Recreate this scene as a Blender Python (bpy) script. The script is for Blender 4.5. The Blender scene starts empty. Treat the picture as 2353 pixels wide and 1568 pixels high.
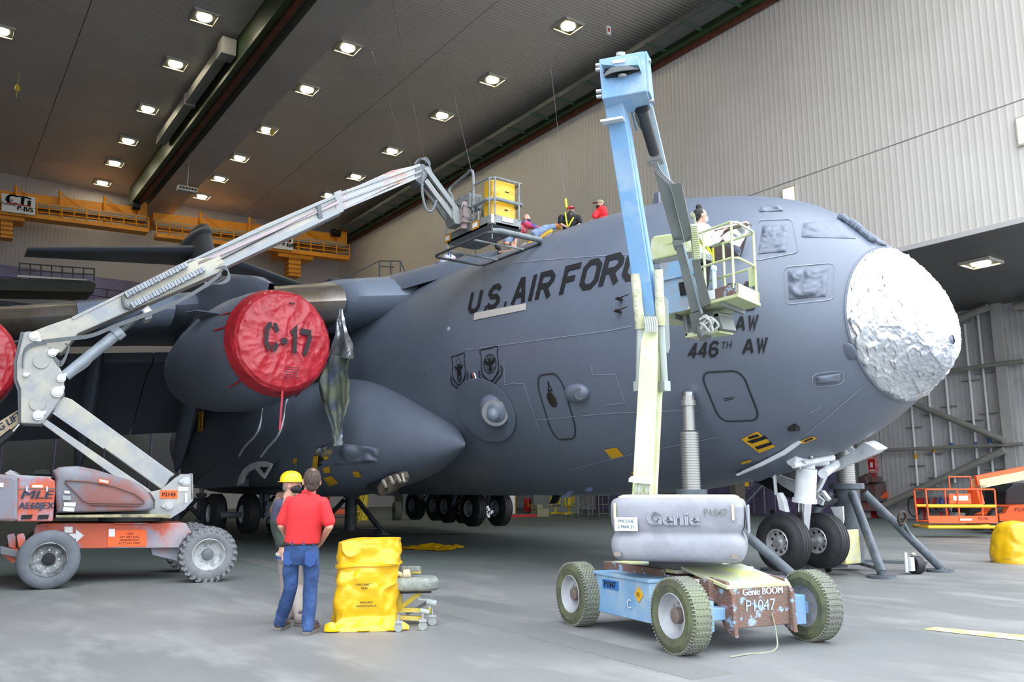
import bpy, bmesh, math, random
import numpy as np
from mathutils import Vector, Matrix, noise
R_ = random.Random(7)
PI = math.pi
COL = bpy.context.scene.collection
SC = bpy.context.scene
# ---------------------------------------------------------------- camera (eye height 1.6 m, looking up 10 degrees)
FPX, PIT, YAW, CH = 1950., math.radians(10.), math.radians(34.8), 1.6
cam = bpy.data.objects.new('camera', bpy.data.cameras.new('camera')); COL.objects.link(cam)
cam.data.sensor_width = 36; cam.data.lens = FPX/2353*36; cam.data.clip_end = 500
cam.location = (0, 0, CH); cam.rotation_euler = (PI/2+PIT, 0, -YAW)
SC.camera = cam
# ---------------------------------------------------------------- sky and exposure
w = bpy.data.worlds.new('sky'); SC.world = w; w.use_nodes = True
nt = w.node_tree; bg = nt.nodes['Background']
tc = nt.nodes.new('ShaderNodeTexCoord'); sep = nt.nodes.new('ShaderNodeSeparateXYZ'); rmp = nt.nodes.new('ShaderNodeValToRGB')
nt.links.new(tc.outputs['Generated'], sep.inputs[0]); nt.links.new(sep.outputs['Z'], rmp.inputs[0])
# overcast sky: about two and a half times brighter overhead than at the horizon
rmp.color_ramp.elements[0].color = (.395, .42, .455, 1); rmp.color_ramp.elements[1].color = (.9, .97, 1.07, 1)
nt.links.new(rmp.outputs[0], bg.inputs[0]); bg.inputs[1].default_value = 7.0
SC.view_settings.view_transform = 'Standard'; SC.view_settings.look = 'None'
SC.view_settings.exposure = -0.2; SC.view_settings.gamma = 1; SC.view_settings.use_curve_mapping = False
SC.cycles.max_bounces = 8; SC.cycles.diffuse_bounces = 5; SC.cycles.glossy_bounces = 3
SC.cycles.sample_clamp_indirect = 8
# ---------------------------------------------------------------- geometry of the view: a pixel and a plane give a point in the hangar
_f = np.array([math.sin(YAW)*math.cos(PIT), math.cos(YAW)*math.cos(PIT), math.sin(PIT)])
_r = np.array([math.cos(YAW), -math.sin(YAW), 0.]); _u = np.cross(_r, _f); CAM = np.array([0, 0, CH])
def ray(x, y): return _f+_r*(x-1176.5)/FPX+_u*(784-y)/FPX
def at(x, y, X=None, Y=None, Z=None, D=None, pl=None):
    d = ray(x, y)
    if X is not None: k = X/d[0]
    elif Y is not None: k = Y/d[1]
    elif Z is not None: k = (Z-CH)/d[2]
    elif pl is not None: k = ((np.array(pl[0])-CAM)@np.array(pl[1]))/(d@np.array(pl[1]))
    else: k = D
    return CAM+d*k
def V(*a): return np.array(a if len(a) > 1 else a[0], float)
def nrm(a): a = np.array(a, float); return a/(np.linalg.norm(a)+1e-12)
# ---------------------------------------------------------------- materials
def lin(c):
    if isinstance(c, str): c = [int(c[i:i+2], 16)/255 for i in (0, 2, 4)]
    return [((x+.055)/1.055)**2.4 if x > .04045 else x/12.92 for x in c]+[1.]
_M = {}
def M(name, col, rough=.6, metal=0., col2=None, sc=3., amt=.5, bump=0., bsc=None, emit=0., stretch=(1, 1, 1), col3=None, sc3=1., spec=.5, trans=0., coat=0., edge=(.42, .62)):
    if name in _M: return _M[name]
    m = bpy.data.materials.new(name); m.use_nodes = True; _M[name] = m; n = m.node_tree.nodes; L = m.node_tree.links; b = n['Principled BSDF']
    b.inputs['Base Color'].default_value = lin(col); b.inputs['Roughness'].default_value = rough; b.inputs['Metallic'].default_value = metal
    b.inputs['Specular IOR Level'].default_value = spec; b.inputs['Coat Weight'].default_value = coat
    if trans: b.inputs['Transmission Weight'].default_value = trans
    if emit: b.inputs['Emission Color'].default_value = lin(col); b.inputs['Emission Strength'].default_value = emit
    if col2 or bump:
        t = n.new('ShaderNodeTexCoord'); mp = n.new('ShaderNodeMapping'); mp.inputs['Scale'].default_value = stretch; L.new(t.outputs['Object'], mp.inputs[0])
    if col2:
        cur = None
        for c2, s_, e in ((col2, sc, edge), (col3, sc3, (.5, .7))):
            if not c2: continue
            nz = n.new('ShaderNodeTexNoise'); nz.inputs['Scale'].default_value = s_; nz.inputs['Detail'].default_value = 6; nz.inputs['Roughness'].default_value = .62; L.new(mp.outputs[0], nz.inputs[0])
            rp = n.new('ShaderNodeMapRange'); rp.inputs[1].default_value = e[0]; rp.inputs[2].default_value = e[1]; rp.inputs[4].default_value = min(1, amt*2); L.new(nz.outputs[0], rp.inputs[0])
            mx = n.new('ShaderNodeMix'); mx.data_type = 'RGBA'; L.new(rp.outputs[0], mx.inputs[0])
            if cur: L.new(cur, mx.inputs[6])
            else: mx.inputs[6].default_value = lin(col)
            mx.inputs[7].default_value = lin(c2); cur = mx.outputs[2]
        L.new(cur, b.inputs['Base Color'])
    if bump:
        nb = n.new('ShaderNodeTexNoise'); nb.inputs['Scale'].default_value = bsc or sc*4; nb.inputs['Detail'].default_value = 4; L.new(mp.outputs[0], nb.inputs[0])
        bm_ = n.new('ShaderNodeBump'); bm_.inputs['Strength'].default_value = bump; bm_.inputs['Distance'].default_value = .05; L.new(nb.outputs[0], bm_.inputs['Height']); L.new(bm_.outputs[0], b.inputs['Normal'])
    return m
def ribbed(name, col, rough, axis, period, strength=.35, metal=0., col2=None, sc=.5, amt=.5):
    m = M(name, col, rough, metal, col2=col2, sc=sc, amt=amt); n = m.node_tree.nodes; L = m.node_tree.links
    t = n.new('ShaderNodeTexCoord'); s = n.new('ShaderNodeSeparateXYZ'); L.new(t.outputs['Object'], s.inputs[0])
    k = n.new('ShaderNodeMath'); k.operation = 'MULTIPLY'; k.inputs[1].default_value = 2*PI/period; L.new(s.outputs[axis], k.inputs[0])
    c = n.new('ShaderNodeMath'); c.operation = 'SINE'; L.new(k.outputs[0], c.inputs[0])
    q = n.new('ShaderNodeMath'); q.operation = 'POWER'; a = n.new('ShaderNodeMath'); a.operation = 'ABSOLUTE'; L.new(c.outputs[0], a.inputs[0]); L.new(a.outputs[0], q.inputs[0]); q.inputs[1].default_value = 6
    bm_ = n.new('ShaderNodeBump'); bm_.inputs['Strength'].default_value = strength; bm_.inputs['Distance'].default_value = .02; L.new(q.outputs[0], bm_.inputs['Height']); L.new(bm_.outputs[0], n['Principled BSDF'].inputs['Normal'])
    return m
# ---------------------------------------------------------------- things and parts
def tag(o, label=None, cat=None, group=None, kind=None):
    if label: o['label'] = label
    if cat: o['category'] = cat
    if group: o['group'] = group
    if kind: o['kind'] = kind
    return o
def thing(name, label, cat, loc=(0, 0, 0), group=None):
    o = bpy.data.objects.new(name, None); COL.objects.link(o); o.location = tuple(float(v) for v in loc); o.empty_display_size = .2
    return tag(o, label, cat, group)
def wloc(o):
    l = Vector((0, 0, 0))
    while o: l += o.location; o = o.parent
    return l
class B:
    def __init__(s): s.v = []; s.f = []; s.sm = []
    def add(s, v, f, sm=False):
        k = len(s.v); s.v += [tuple(float(c) for c in p) for p in v]; s.f += [tuple(i+k for i in q) for q in f]; s.sm += [sm]*len(f); return s
    def box(s, c, d, ax=None):
        c = V(c); ax = np.eye(3) if ax is None else np.array(ax)
        v = [c+ax[0]*d[0]/2*i+ax[1]*d[1]/2*j+ax[2]*d[2]/2*k for i in (-1, 1) for j in (-1, 1) for k in (-1, 1)]
        return s.add(v, [(0, 1, 3, 2), (4, 6, 7, 5), (0, 4, 5, 1), (2, 3, 7, 6), (0, 2, 6, 4), (1, 5, 7, 3)])
    def beam(s, p, q, wd, ht, side=None, w2=None, h2=None):   # box from p to q, wd along side, ht across
        p, q = V(p), V(q); d = nrm(q-p); side = V(0, 0, 1.) if side is None else V(side)
        a = nrm(side-d*(side@d)) if abs(nrm(side)@d) < .999 else nrm(np.cross(d, V(0, 1, .1))); b = np.cross(d, a); v = []
        for e, ww, hh in ((p, wd, ht), (q, w2 or wd, h2 or ht)):
            v += [e+a*ww/2*i+b*hh/2*j for i, j in ((-1, -1), (1, -1), (1, 1), (-1, 1))]
        return s.add(v, [(0, 3, 2, 1), (4, 5, 6, 7)]+[(i, (i+1) % 4, (i+1) % 4+4, i+4) for i in range(4)])
    def cyl(s, p, q, r, n=12, r2=None, cap=True):
        p, q = V(p), V(q); d = nrm(q-p); a = nrm(np.cross(d, V(0, 0, 1) if abs(d[2]) < .9 else V(1, 0, 0))); b = np.cross(d, a); r2 = r if r2 is None else r2
        an = [2*PI*i/n for i in range(n)]
        v = [p+(a*math.cos(t)+b*math.sin(t))*r for t in an]+[q+(a*math.cos(t)+b*math.sin(t))*r2 for t in an]
        s.add(v, [(i, (i+1) % n, (i+1) % n+n, i+n) for i in range(n)], True)
        if cap: s.add(v, [tuple(range(n))[::-1], tuple(range(n, 2*n))])
        return s
    def tube(s, pts, r, n=8, closed=False):
        pts = [V(p) for p in pts]; m = len(pts); v = []; f = []; a = None
        for i, p in enumerate(pts):
            q0 = pts[(i-1) % m] if closed or i > 0 else p; q1 = pts[(i+1) % m] if closed or i < m-1 else p
            d = nrm(q1-q0); a = nrm(np.cross(d, V(0.13, .07, 1))) if a is None else nrm(a-d*(a@d)); b = np.cross(d, a)
            v += [p+(a*math.cos(2*PI*k/n)+b*math.sin(2*PI*k/n))*r for k in range(n)]
        for i in range(m if closed else m-1):
            j = (i+1) % m; f += [(i*n+k, i*n+(k+1) % n, j*n+(k+1) % n, j*n+k) for k in range(n)]
        s.add(v, f, True)
        if not closed: s.add(v[:n]+v[-n:], [tuple(range(n))[::-1], tuple(range(n, 2*n))])
        return s
    def lathe(s, prof, o, ax, n=28, cap=True):       # prof: (distance along axis, radius)
        o = V(o); d = nrm(ax); a = nrm(np.cross(d, V(0, 0, 1) if abs(d[2]) < .9 else V(1, 0, 0))); b = np.cross(d, a); v = []; f = []
        for h, r in prof: v += [o+d*h+(a*math.cos(2*PI*k/n)+b*math.sin(2*PI*k/n))*r for k in range(n)]
        for i in range(len(prof)-1): f += [(i*n+k, i*n+(k+1) % n, i*n+n+(k+1) % n, i*n+n+k) for k in range(n)]
        s.add(v, f, True)
        if cap: s.add(v[:n]+v[-n:], [tuple(range(n))[::-1], tuple(range(n, 2*n))])
        return s
    def prism(s, poly, dirv):                        # polygon of 3-D points pushed along dirv
        n = len(poly); a = [V(p) for p in poly]; b = [p+V(dirv) for p in a]
        return s.add(a+b, [tuple(range(n)), tuple(range(n, 2*n))[::-1]]+[(i, i+n, (i+1) % n+n, (i+1) % n) for i in range(n)])
    def grid(s, P, sm=True, cu=False, cv=False):       # P[i][j] points
        m, n = len(P), len(P[0]); v = [p for row in P for p in row]
        return s.add(v, [(i*n+j, ((i+1) % m)*n+j, ((i+1) % m)*n+(j+1) % n, i*n+(j+1) % n) for i in range(m if cu else m-1) for j in range(n if cv else n-1)], sm)
    def ell(s, c, r, n=14, m=9, ax=None):
        c = V(c); r = V(r) if hasattr(r, '__len__') else V(r, r, r); ax = np.eye(3) if ax is None else np.array(ax)
        P = [[c+ax.T@(r*V(math.sin(PI*i/m)*math.cos(2*PI*j/n), math.sin(PI*i/m)*math.sin(2*PI*j/n), math.cos(PI*i/m))) for j in range(n)] for i in range(m+1)]
        return s.grid(P, cv=True)
    def build(s, name, mat, parent=None, bevel=0., seg=2, fix=True, solid=0., sub=0, **kw):
        me = bpy.data.meshes.new(name); o = wloc(parent) if parent else Vector((0, 0, 0))
        v = [(x-o.x, y-o.y, z-o.z) for x, y, z in s.v]
        me.from_pydata(v, [], s.f); me.polygons.foreach_set('use_smooth', s.sm)
        if fix:
            bm = bmesh.new(); bm.from_mesh(me)
            bmesh.ops.remove_doubles(bm, verts=bm.verts, dist=1e-5)
            bmesh.ops.recalc_face_normals(bm, faces=bm.faces); bm.to_mesh(me); bm.free()
        if fix and any(s.sm): me.set_sharp_from_angle(angle=math.radians(42))
        ob = bpy.data.objects.new(name, me); COL.objects.link(ob); me.materials.append(mat)
        if parent: ob.parent = parent
        if solid: md = ob.modifiers.new('s', 'SOLIDIFY'); md.thickness = solid
        if bevel: md = ob.modifiers.new('b', 'BEVEL'); md.width = bevel; md.segments = seg; md.limit_method = 'ANGLE'; md.angle_limit = math.radians(40)
        if sub: md = ob.modifiers.new('u', 'SUBSURF'); md.levels = md.render_levels = sub
        return tag(ob, **kw)
def copy_tree(o, parent=None, off=None):
    c = o.copy(); COL.objects.link(c); c.parent = parent
    if off is not None: c.location = o.location+Vector([float(x) for x in off])
    for ch in list(o.children): copy_tree(ch, c)
    return c
def struct(o): o['kind'] = 'structure'; return o
def smooth_line(pts, n=6):
    P = [V(p) for p in pts]; out = []
    for i in range(len(P)-1):
        p0, p1, p2, p3 = P[max(i-1, 0)], P[i], P[i+1], P[min(i+2, len(P)-1)]
        for k in range(n):
            t = k/n; out.append(.5*(2*p1+(p2-p0)*t+(2*p0-5*p1+4*p2-p3)*t*t+(3*p1-p0-3*p2+p3)*t**3))
    return out+[P[-1]]
def slab(name, pix, pl, th, mat, parent, bevel=.0, **kw):   # profile on a plane in the hangar, given real thickness along the plane's normal
    n = nrm(pl[1]); P = [at(x, y, pl=pl) for x, y in pix]
    return B().prism(P, n*th).build(name, mat, parent, bevel=bevel, **kw)
def textmesh(s, size=1.):
    cu = bpy.data.curves.new('t', 'FONT'); cu.body = s; cu.size = size; cu.align_x = 'CENTER'; cu.align_y = 'CENTER'; cu.resolution_u = 3
    ob = bpy.data.objects.new('t', cu); COL.objects.link(ob); dg = bpy.context.evaluated_depsgraph_get(); me = ob.evaluated_get(dg).to_mesh()
    v = [tuple(x.co) for x in me.vertices]; f = [tuple(p.vertices) for p in me.polygons]; bpy.data.objects.remove(ob); bpy.data.curves.remove(cu)
    return v, f
def text(s, size, c, rt, up, mat, parent, name='lettering', sx=1., bold=0., **kw):
    c, rt, up = V(c), nrm(rt), nrm(up); nn = np.cross(rt, up); b = B()
    for k, ln in enumerate(s.split('\n')):
        v, f = textmesh(ln, size); lc = c-up*size*1.15*(k-(len(s.split('\n'))-1)/2)
        for dx in ((0,) if not bold else (-bold, 0, bold)): b.add([lc+rt*(x*sx+dx)+up*y+nn*.004 for x, y, z in v], f)
    return b.build(name, mat, parent, fix=False, **kw)
# palette
MD = dict(
 hull=M('aircraft grey paint', '666e7c', .4, col2='5d6573', sc=.5, amt=.35, bump=.02, bsc=30),
 black=M('black paint', '15171a', .6), steel=M('bare steel', 'b4b6b8', .35, .8), chrome=M('polished strut', 'e6e8ea', .12, 1.),
 rubber=M('tyre rubber', '1c1d20', .6, col2='26272a', sc=8), white=M('white enamel', 'dfe3e6', .4, col2='c9ccd0', sc=3), dark=M('dark cavity', '191b1e', .8),
 tape=M('yellow tape', 'd9a41c', .6), foil=M('crumpled foil', 'd6d9dc', .24, .95, bump=.7, bsc=7), jack=M('jack grey paint', '4a5158', .5, col2='5e656b', sc=4),
 paper=M('white label', 'e8eaea', .7), ink=M('label ink', '2a2a2c', .8), cable=M('grey cable sheath', '6a6f72', .6), redink=M('red print', 'c33228', .7))
# ================================================================ THE SETTING
XW, XB, HC, HA, YF, YB = 33.0, 47.6, 27.2, 11.57, 11.0, 78.
m_wall = ribbed('ribbed pale wall panel', 'e6e0d8', .42, 'Y', .6, .5, col2='dad4cc', sc=.12, amt=.5)
m_wall2 = ribbed('ribbed alcove wall', 'c3c2c3', .5, 'Y', .6, .5, col2='a7a6a6', sc=.2)
m_ceil = ribbed('ribbed ceiling panel', 'cdc5bd', .3, 'Y', .5, .5, col2='c2bbb4', sc=.1)
m_back = ribbed('ribbed back wall', 'b5afab', .5, 'X', .6, .5)
m_conc = M('hangar concrete', '797978', .55, col2='676a69', sc=.35, amt=.5, col3='8b8c88', sc3=1.3, bump=.05, bsc=20, stretch=(1, .35, 1))
# floor colour turns greener and darker further in
n = m_conc.node_tree.nodes; L = m_conc.node_tree.links; bs = n['Principled BSDF']; src = bs.inputs['Base Color'].links[0].from_socket
tcn = n.new('ShaderNodeTexCoord'); sp = n.new('ShaderNodeSeparateXYZ'); L.new(tcn.outputs['Object'], sp.inputs[0])
nz = n.new('ShaderNodeTexNoise'); nz.inputs['Scale'].default_value = .15; nz.inputs['Detail'].default_value = 5; L.new(tcn.outputs['Object'], nz.inputs[0])
ad = n.new('ShaderNodeMath'); ad.operation = 'MULTIPLY_ADD'; ad.inputs[1].default_value = 14.; L.new(nz.outputs[0], ad.inputs[0]); L.new(sp.outputs['Y'], ad.inputs[2])
mr = n.new('ShaderNodeMapRange'); mr.inputs[1].default_value = 19.; mr.inputs[2].default_value = 26.; mr.inputs[4].default_value = .75; L.new(ad.outputs[0], mr.inputs[0])
mx = n.new('ShaderNodeMix'); mx.data_type = 'RGBA'; L.new(mr.outputs[0], mx.inputs[0]); L.new(src, mx.inputs[6]); mx.inputs[7].default_value = lin('626d67'); L.new(mx.outputs[2], bs.inputs['Base Color'])
def box(name, a, b, mat, parent=None, **kw):
    a, b = V(a), V(b); return B().box((a+b)/2, np.abs(b-a), None).build(name, mat, parent, **kw)
struct(box('floor', (-60, -60, -.3), (60, 90, 0), m_conc))
XL = -30.
# ceiling in long panels with recessed joints
ce = struct(thing('ceiling', None, None, (0, 0, HC)))
gx = [XL, 5.2, 13.0, 22.9, XW+.1]
for i in range(4):
    box('ceiling_panel', (gx[i]+.02, YF, HC), (gx[i+1]-.02, YB, HC+.3), m_ceil, ce)
box('ceiling_backing', (XL, YF, HC+.32), (XW, YB, HC+.5), MD['dark'], ce)
# side wall above the alcove, two rows of panels
wr = struct(thing('wall_right', None, None, (XW, 0, HA)))
zs = at(2000, 352, X=XW)[2]
box('wall_panel', (XW, YF, HA), (XW+.3, YB, zs-.03), m_wall, wr)
box('wall_panel', (XW, YF, zs+.03), (XW+.3, YB, HC), m_wall, wr)
box('wall_joint', (XW+.06, YF, zs-.05), (XW+.28, YB, zs+.05), m_wall2, wr)
box('wall_edge_trim', (XW-.05, YF, HA-.12), (XW+.02, YB, HA+.08), M('edge trim', 'c9c7c4', .5), wr)
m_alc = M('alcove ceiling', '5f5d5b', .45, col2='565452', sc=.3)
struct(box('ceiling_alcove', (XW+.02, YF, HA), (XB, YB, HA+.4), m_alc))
wa = struct(thing('wall_alcove', None, None, (XB, 0, 0)))
ys = [YF, 14.5, 18.9, 29.6, 44, 60, YB]
for i in range(6):
    box('wall_panel', (XB, ys[i]+.03, 0), (XB+.3, ys[i+1]-.03, HA), m_wall2, wa)
box('wall_foundation', (XB+.35, YF, 0), (XB+.5, YB, HA), MD['dark'], wa)
m_col = M('column paint', 'b2b1ae', .5, col2='a5a4a1', sc=1)
for i, (px, py) in enumerate(((2310, 890), (1990, 1100), (1480, 1160))):
    y = at(px, py, X=XB-.3)[1]
    c = struct(thing('wall_column', None, None, (XB-.3, y, 0)))
    box('flange', (XB-.55, y-.28, 0), (XB-.48, y+.28, HA), m_col, c); box('web', (XB-.48, y-.05, 0), (XB-.04, y+.05, HA), m_col, c); box('flange', (XB-.05, y-.28, 0), (XB-.01, y+.28, HA), m_col, c)
# wall pipes and diagonal bracing
m_pipe = M('grey bracing pipe', '8f8d86', .4, col2='87857f', sc=2); m_wp = M('white service pipe', 'd8dadb', .35)
def wallpipe(name, a, b, r, mat, label, X=XB-.35, cat='pipe', group=None):
    p, q = at(*a, X=X), at(*b, X=X)
    t = thing(name, label, cat, (p+q)/2, group); B().cyl(p, q, r, 14).build('pipe_run', mat, t)
    for e in (p*.94+q*.06, p*.06+q*.94): B().beam(e, (XB+.02, e[1], e[2]), .16, .16).build('wall_bracket', mat, t)
    return t
wallpipe('bracing_pipe', (2075, 918), (2308, 1013), .17, m_pipe, 'thick grey bracing pipe sloping down right behind the foil-wrapped nose', XB-.9)
wallpipe('bracing_pipe', (2025, 1165), (2308, 1035), .19, m_pipe, 'thick grey bracing pipe rising from floor to right column', XB-.9)
wallpipe('bracing_pipe', (1900, 1041), (2353, 1021), .1, m_pipe, 'long level grey pipe along the wall just above the red fire sign', XB-.7)
wallpipe('bracing_pipe', (2140, 858), (2353, 829), .11, m_pipe, 'level grey pipe on the wall right of the nose, upper one', XB-.7)
wallpipe('bracing_pipe', (2195, 735), (2270, 706), .2, m_pipe, 'short grey pipe under the dark alcove ceiling beside the nose', XB-1.2)
wallpipe('bracing_pipe', (2330, 706), (2400, 688), .2, m_pipe, 'short grey pipe at the right edge under the alcove ceiling', XB-1.2)
P4 = [((2092, 930), (2112, 1132), 'leftmost'), ((2132, 890), (2153, 1118), 'second'), ((2172, 860), (2194, 1110), 'middle, brightest'), ((2214, 745), (2253, 1110), 'fourth'), ((2246, 722), (2284, 1100), 'rightmost')]
for a, b, wd in P4:
    p, q = at(*a, X=XB-.2), at(*b, X=XB-.2); p[1] = q[1] = (p[1]+q[1])/2
    t = thing('service_pipe', wd+' of the five thin white vertical pipes on the wall right of the nose', 'pipe', q, 'white vertical service pipes')
    B().cyl(p, q, .075, 10).build('pipe_run', m_wp, t)
    for z in (q[2]+.5, (p[2]+q[2])/2-1, (p[2]+q[2])/2+1.2): B().box((XB-.11, p[1], z), (.24, .9, .05)).build('bracket', m_pipe, t)
    B().cyl((p[0], p[1], q[2]+1.9), (p[0], p[1], q[2]+2.2), .09, 10).build('colour_band', MD['tape'] if wd in ('leftmost', 'second') else M('blue band', '4a6ea8', .6), t)
# back wall and the low screened bay at the left rear
struct(box('wall_back', (XL, YB, 0), (XB+1, YB+.3, HC+.6), m_back))
struct(box('wall_left', (XL-.3, YF, 0), (XL, YB, HC), m_back))
fr_ = struct(thing('wall_light_block', None, None, (XL, YF, 0)))  # unseen leaves added to block low sky light from the left
for k in range(6): box('light_block_leaf', (XL+k*4.5+.02, YF-.2-.3*(k % 2), 0), (XL+(k+1)*4.5-.02, YF+.1-.3*(k % 2), HC), m_back, fr_)
m_pur = M('mottled purple wall', '6a5f7c', .5, col2='7d78a0', sc=.4, amt=.5); m_cur = M('shade darkened curtain', '20231f', .35, col2='33382a', sc=.25, amt=.5, stretch=(1, 1, .4))  # wall and posts mottled in two purples
yb = 66.
zl = at(240, 940, Y=yb)[2]; zp0 = at(240, 700, Y=YB-1)[2]; zp1 = at(240, 640, Y=YB-1)[2]
cur = struct(thing('wall_screen', None, None, (0, yb, 0)))
for i in range(10):
    x0 = -14+i*3.1; box('curtain_panel', (x0+.05, yb, 0), (x0+3.05, yb+.08, zl-.4), m_cur, cur)  # curtain colour made near-black to stand in for shade behind the aircraft
    box('post', (x0-.06, yb-.1, 0), (x0+.06, yb+.02, zl-.4), m_pur, cur)
box('header', (-14, yb-.3, zl-.4), (17, yb+.3, zl), M('header sheet', 'a2a4a6', .5), cur)
struct(box('trim_1', (-14, YB-1.2, zp0), (30, YB-1, zp1), m_pur))
g = struct(thing('trim_2', None, None, (0, YB-2, zp0)))
box('walkway', (-20, YB-2.4, zp0-.9), (30, YB-1, zp0-.3), M('walkway grey', '8d8f90', .6), g)
b = B()
for i in range(24): b.cyl((-14+i*1.6, YB-2.4, zp0-.3), (-14+i*1.6, YB-2.4, zp0+1.), .03, 6)
for z in (.35, 1.): b.cyl((-14, YB-2.4, zp0+z), (24, YB-2.4, zp0+z), .03, 6)
b.build('railing', MD['dark'], g)
zr = at(1380, 1140, X=XB-.2)[2]
struct(box('trim_3', (XB-.06, 32, .0), (XB-.02, 56, 4.4), m_pur))
# big ceiling girder clad in panels, green and rust rails
gd = struct(thing('trim_4', None, None, (15.5, 0, HC)))
box('girder_cladding', (13.9, YF, 25.3), (16.2, YB, HC), M('girder cladding', 'b5afaa', .4, col2='aaa5a1', sc=.3), gd)
for k in range(5): B().cyl((16.5+.22*k, YF, HC-.12), (16.5+.22*k, YB, HC-.12), .03, 6).build('conduit', m_pipe, gd)
m_gr = M('green rail paint', '2c3d20', .5, col2='33482a', sc=1); m_ru = M('rust red rail', '5a2a1c', .7, col2='6b3a24', sc=2)
for k, (x, z, wd) in enumerate(((12.95, 25.6, 'left of the ceiling girder'), (XW-.35, 26.2, 'along the top of the pale side wall'))):
    t = struct(thing('trim_%d' % (5+k), None, None, (x, 0, z)))
    box('rail_web', (x-.25, 20, z-.2), (x+.2, YB-2.4, HC-.02), m_gr, t); box('rail_flange', (x-.45, 20, z-.45), (x+.4, YB-2.4, z-.2), m_gr, t); box('running_rail', (x-.05, 20, z-.62), (x+.25, YB-2.4, z-.45), m_ru, t)
# cable tray hung beside the wall rail
t = thing('cable_tray', 'long grey metal cable tray on green brackets high along the side wall', 'cable tray', (XW-1.5, 30, 25.7))
box('tray', (XW-2.1, 18, 25.95), (XW-1.0, 74, 26.05), M('galvanised tray', '6a6e6c', .5, .3), t); box('side_rail', (XW-2.14, 18, 25.95), (XW-2.08, 74, 26.25), M('galvanised tray', '6a6e6c', .5, .3), t)
box('side_rail', (XW-1.02, 18, 25.95), (XW-.96, 74, 26.25), M('galvanised tray', '6a6e6c', .5, .3), t)
m_gb = M('green bracket paint', '3e5a48', .5)
for i in range(20):
    y = 20.5+i*2.7
    B().box((XW-1.45, y, 25.9), (1.7, .12, .1)).box((XW-.75, y, 26.2), (.12, .12, .7)).build('bracket', m_gb, t)
# long white duct beside the left green rail
t = thing('ceiling_duct', 'long pale duct with boxed end beside the green ceiling rail', 'duct', (12.2, 55, 26))
m_du = M('duct paint', 'a8a7a4', .4)
box('duct', (11.9, 46.5, 26.2), (12.5, 62, 26.8), m_du, t); box('duct_end', (11.8, 45.6, 25.9), (12.6, 46.6, 26.9), m_du, t); box('duct_collar', (11.85, 54, 26.1), (12.55, 54.4, 26.9), m_du, t)
# ceiling lights
m_lf = M('light frame', '3a3b36', .5, .3); m_lt = M('light trim edge', 'b9b6a8', .5); m_em = M('lamp glow', 'fff3d0', .5, emit=60.)
pos = [(10.52, y, HC) for y in (44.65, 50.97, 58.45, 64.94, 70.18, 75.5)]+[(18.33, y, HC) for y in (43.21, 49.57, 57.19, 63.53, 68.91, 74.2)]+[(27.45, y, HC) for y in (34., 41.66, 47.95, 55.51, 62.05, 67.55)]+[(1.5, 52.6, HC), (.6, 57.9, HC), (37.7, 17.99, HA)]
def lights():
    rn = ['row left of the green rail', 'row right of the ceiling girder', 'row nearest the side wall']
    for i, (x, y, z) in enumerate(pos):
        if i < 18: lab = '%s ceiling downlight counting from the front, %s' % (['first', 'second', 'third', 'fourth', 'fifth', 'last'][i % 6], rn[i//6])
        else: lab = ['ceiling downlight at the upper left edge of the picture', 'half-hidden unlit downlight frame at the left edge of the ceiling', 'single downlight in the dark alcove ceiling right of the nose'][i-18]
        t = thing('ceiling_light', lab, 'ceiling light', (x, y, z), 'square recessed ceiling downlights')
        B().box((x, y, z-.05), (1.25, 1.25, .06)).build('frame', m_lf, t)
        b = B()
        for s in (-1, 1): b.box((x+s*.64, y, z-.08), (.07, 1.34, .14)).box((x, y+s*.64, z-.08), (1.34, .07, .14))
        b.build('frame_edge', m_lt, t)
        B().lathe([(0, .36), (.05, .40), (.1, .38)], (x, y, z-.05), (0, 0, -1), 24).build('lamp', m_em, t)
lights()
# drain grating strip in the floor
p0, p1 = at(560, 1283, Z=0), at(1640, 1556, Z=0)
dr = struct(thing('trim_7', None, None, ((p0+p1)/2)))
d = nrm(p1-p0); sd = V(-d[1], d[0], 0); Ld = np.linalg.norm(p1-p0)
m_dk = M('slot shadow iron', '6c6d6b', .8); m_gi = M('grating iron', '949594', .6, .2)
B().box((p0+p1)/2+V(0, 0, .001), (Ld, .5, .004), (d, sd, (0, 0, 1))).build('channel', m_dk, dr)
npl = int(Ld/.6)
base = None
for i in range(npl):
    c = p0+d*(i+.5)*Ld/npl
    b = B()
    for k in range(7): b.box(V(0, 0, .006)+sd*(-.21+.07*k), (Ld/npl-.03, .03, .008), (d, sd, (0, 0, 1)))
    for k in (-1, 0, 1): b.box(V(0, 0, .006)+d*k*(Ld/npl/2-.03), (.03, .46, .008), (d, sd, (0, 0, 1)))
    if base is None: base = b.build('grating', m_gi, dr, fix=False); base.location = Vector(c-V(wloc(dr)))
    else:
        o = base.copy(); COL.objects.link(o); o.parent = dr; o.location = Vector(c-V(wloc(dr)))
# yellow floor line at the right
q = [at(2120, 1447, Z=.004), at(2150, 1442, Z=.004), at(2370, 1462, Z=.004), at(2370, 1475, Z=.004)]
struct(B().prism(q, (0, 0, .003)).build('trim_8', M('worn yellow line', 'c8b060', .7, col2='a6a7a7', sc=3, amt=.4)))

for x, y, lb in ((1816, 457, 'small lit wall fixture peeking over the cockpit roof'), (2362, 298, 'lit wall fixture cut by the right edge of the picture')):
    p = at(x, y, X=XW); t = thing('wall_light', lb, 'wall light', p, 'lit fixtures on the side wall'); B().box(p+V(-.06, 0, 0), (.1, .75, 1.15)).build('frame', m_lt, t); B().box(p+V(-.12, 0, 0), (.03, .62, 1.0)).build('lamp', M('warm lamp panel', 'ffe9c0', .5, emit=2.), t)
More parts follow.
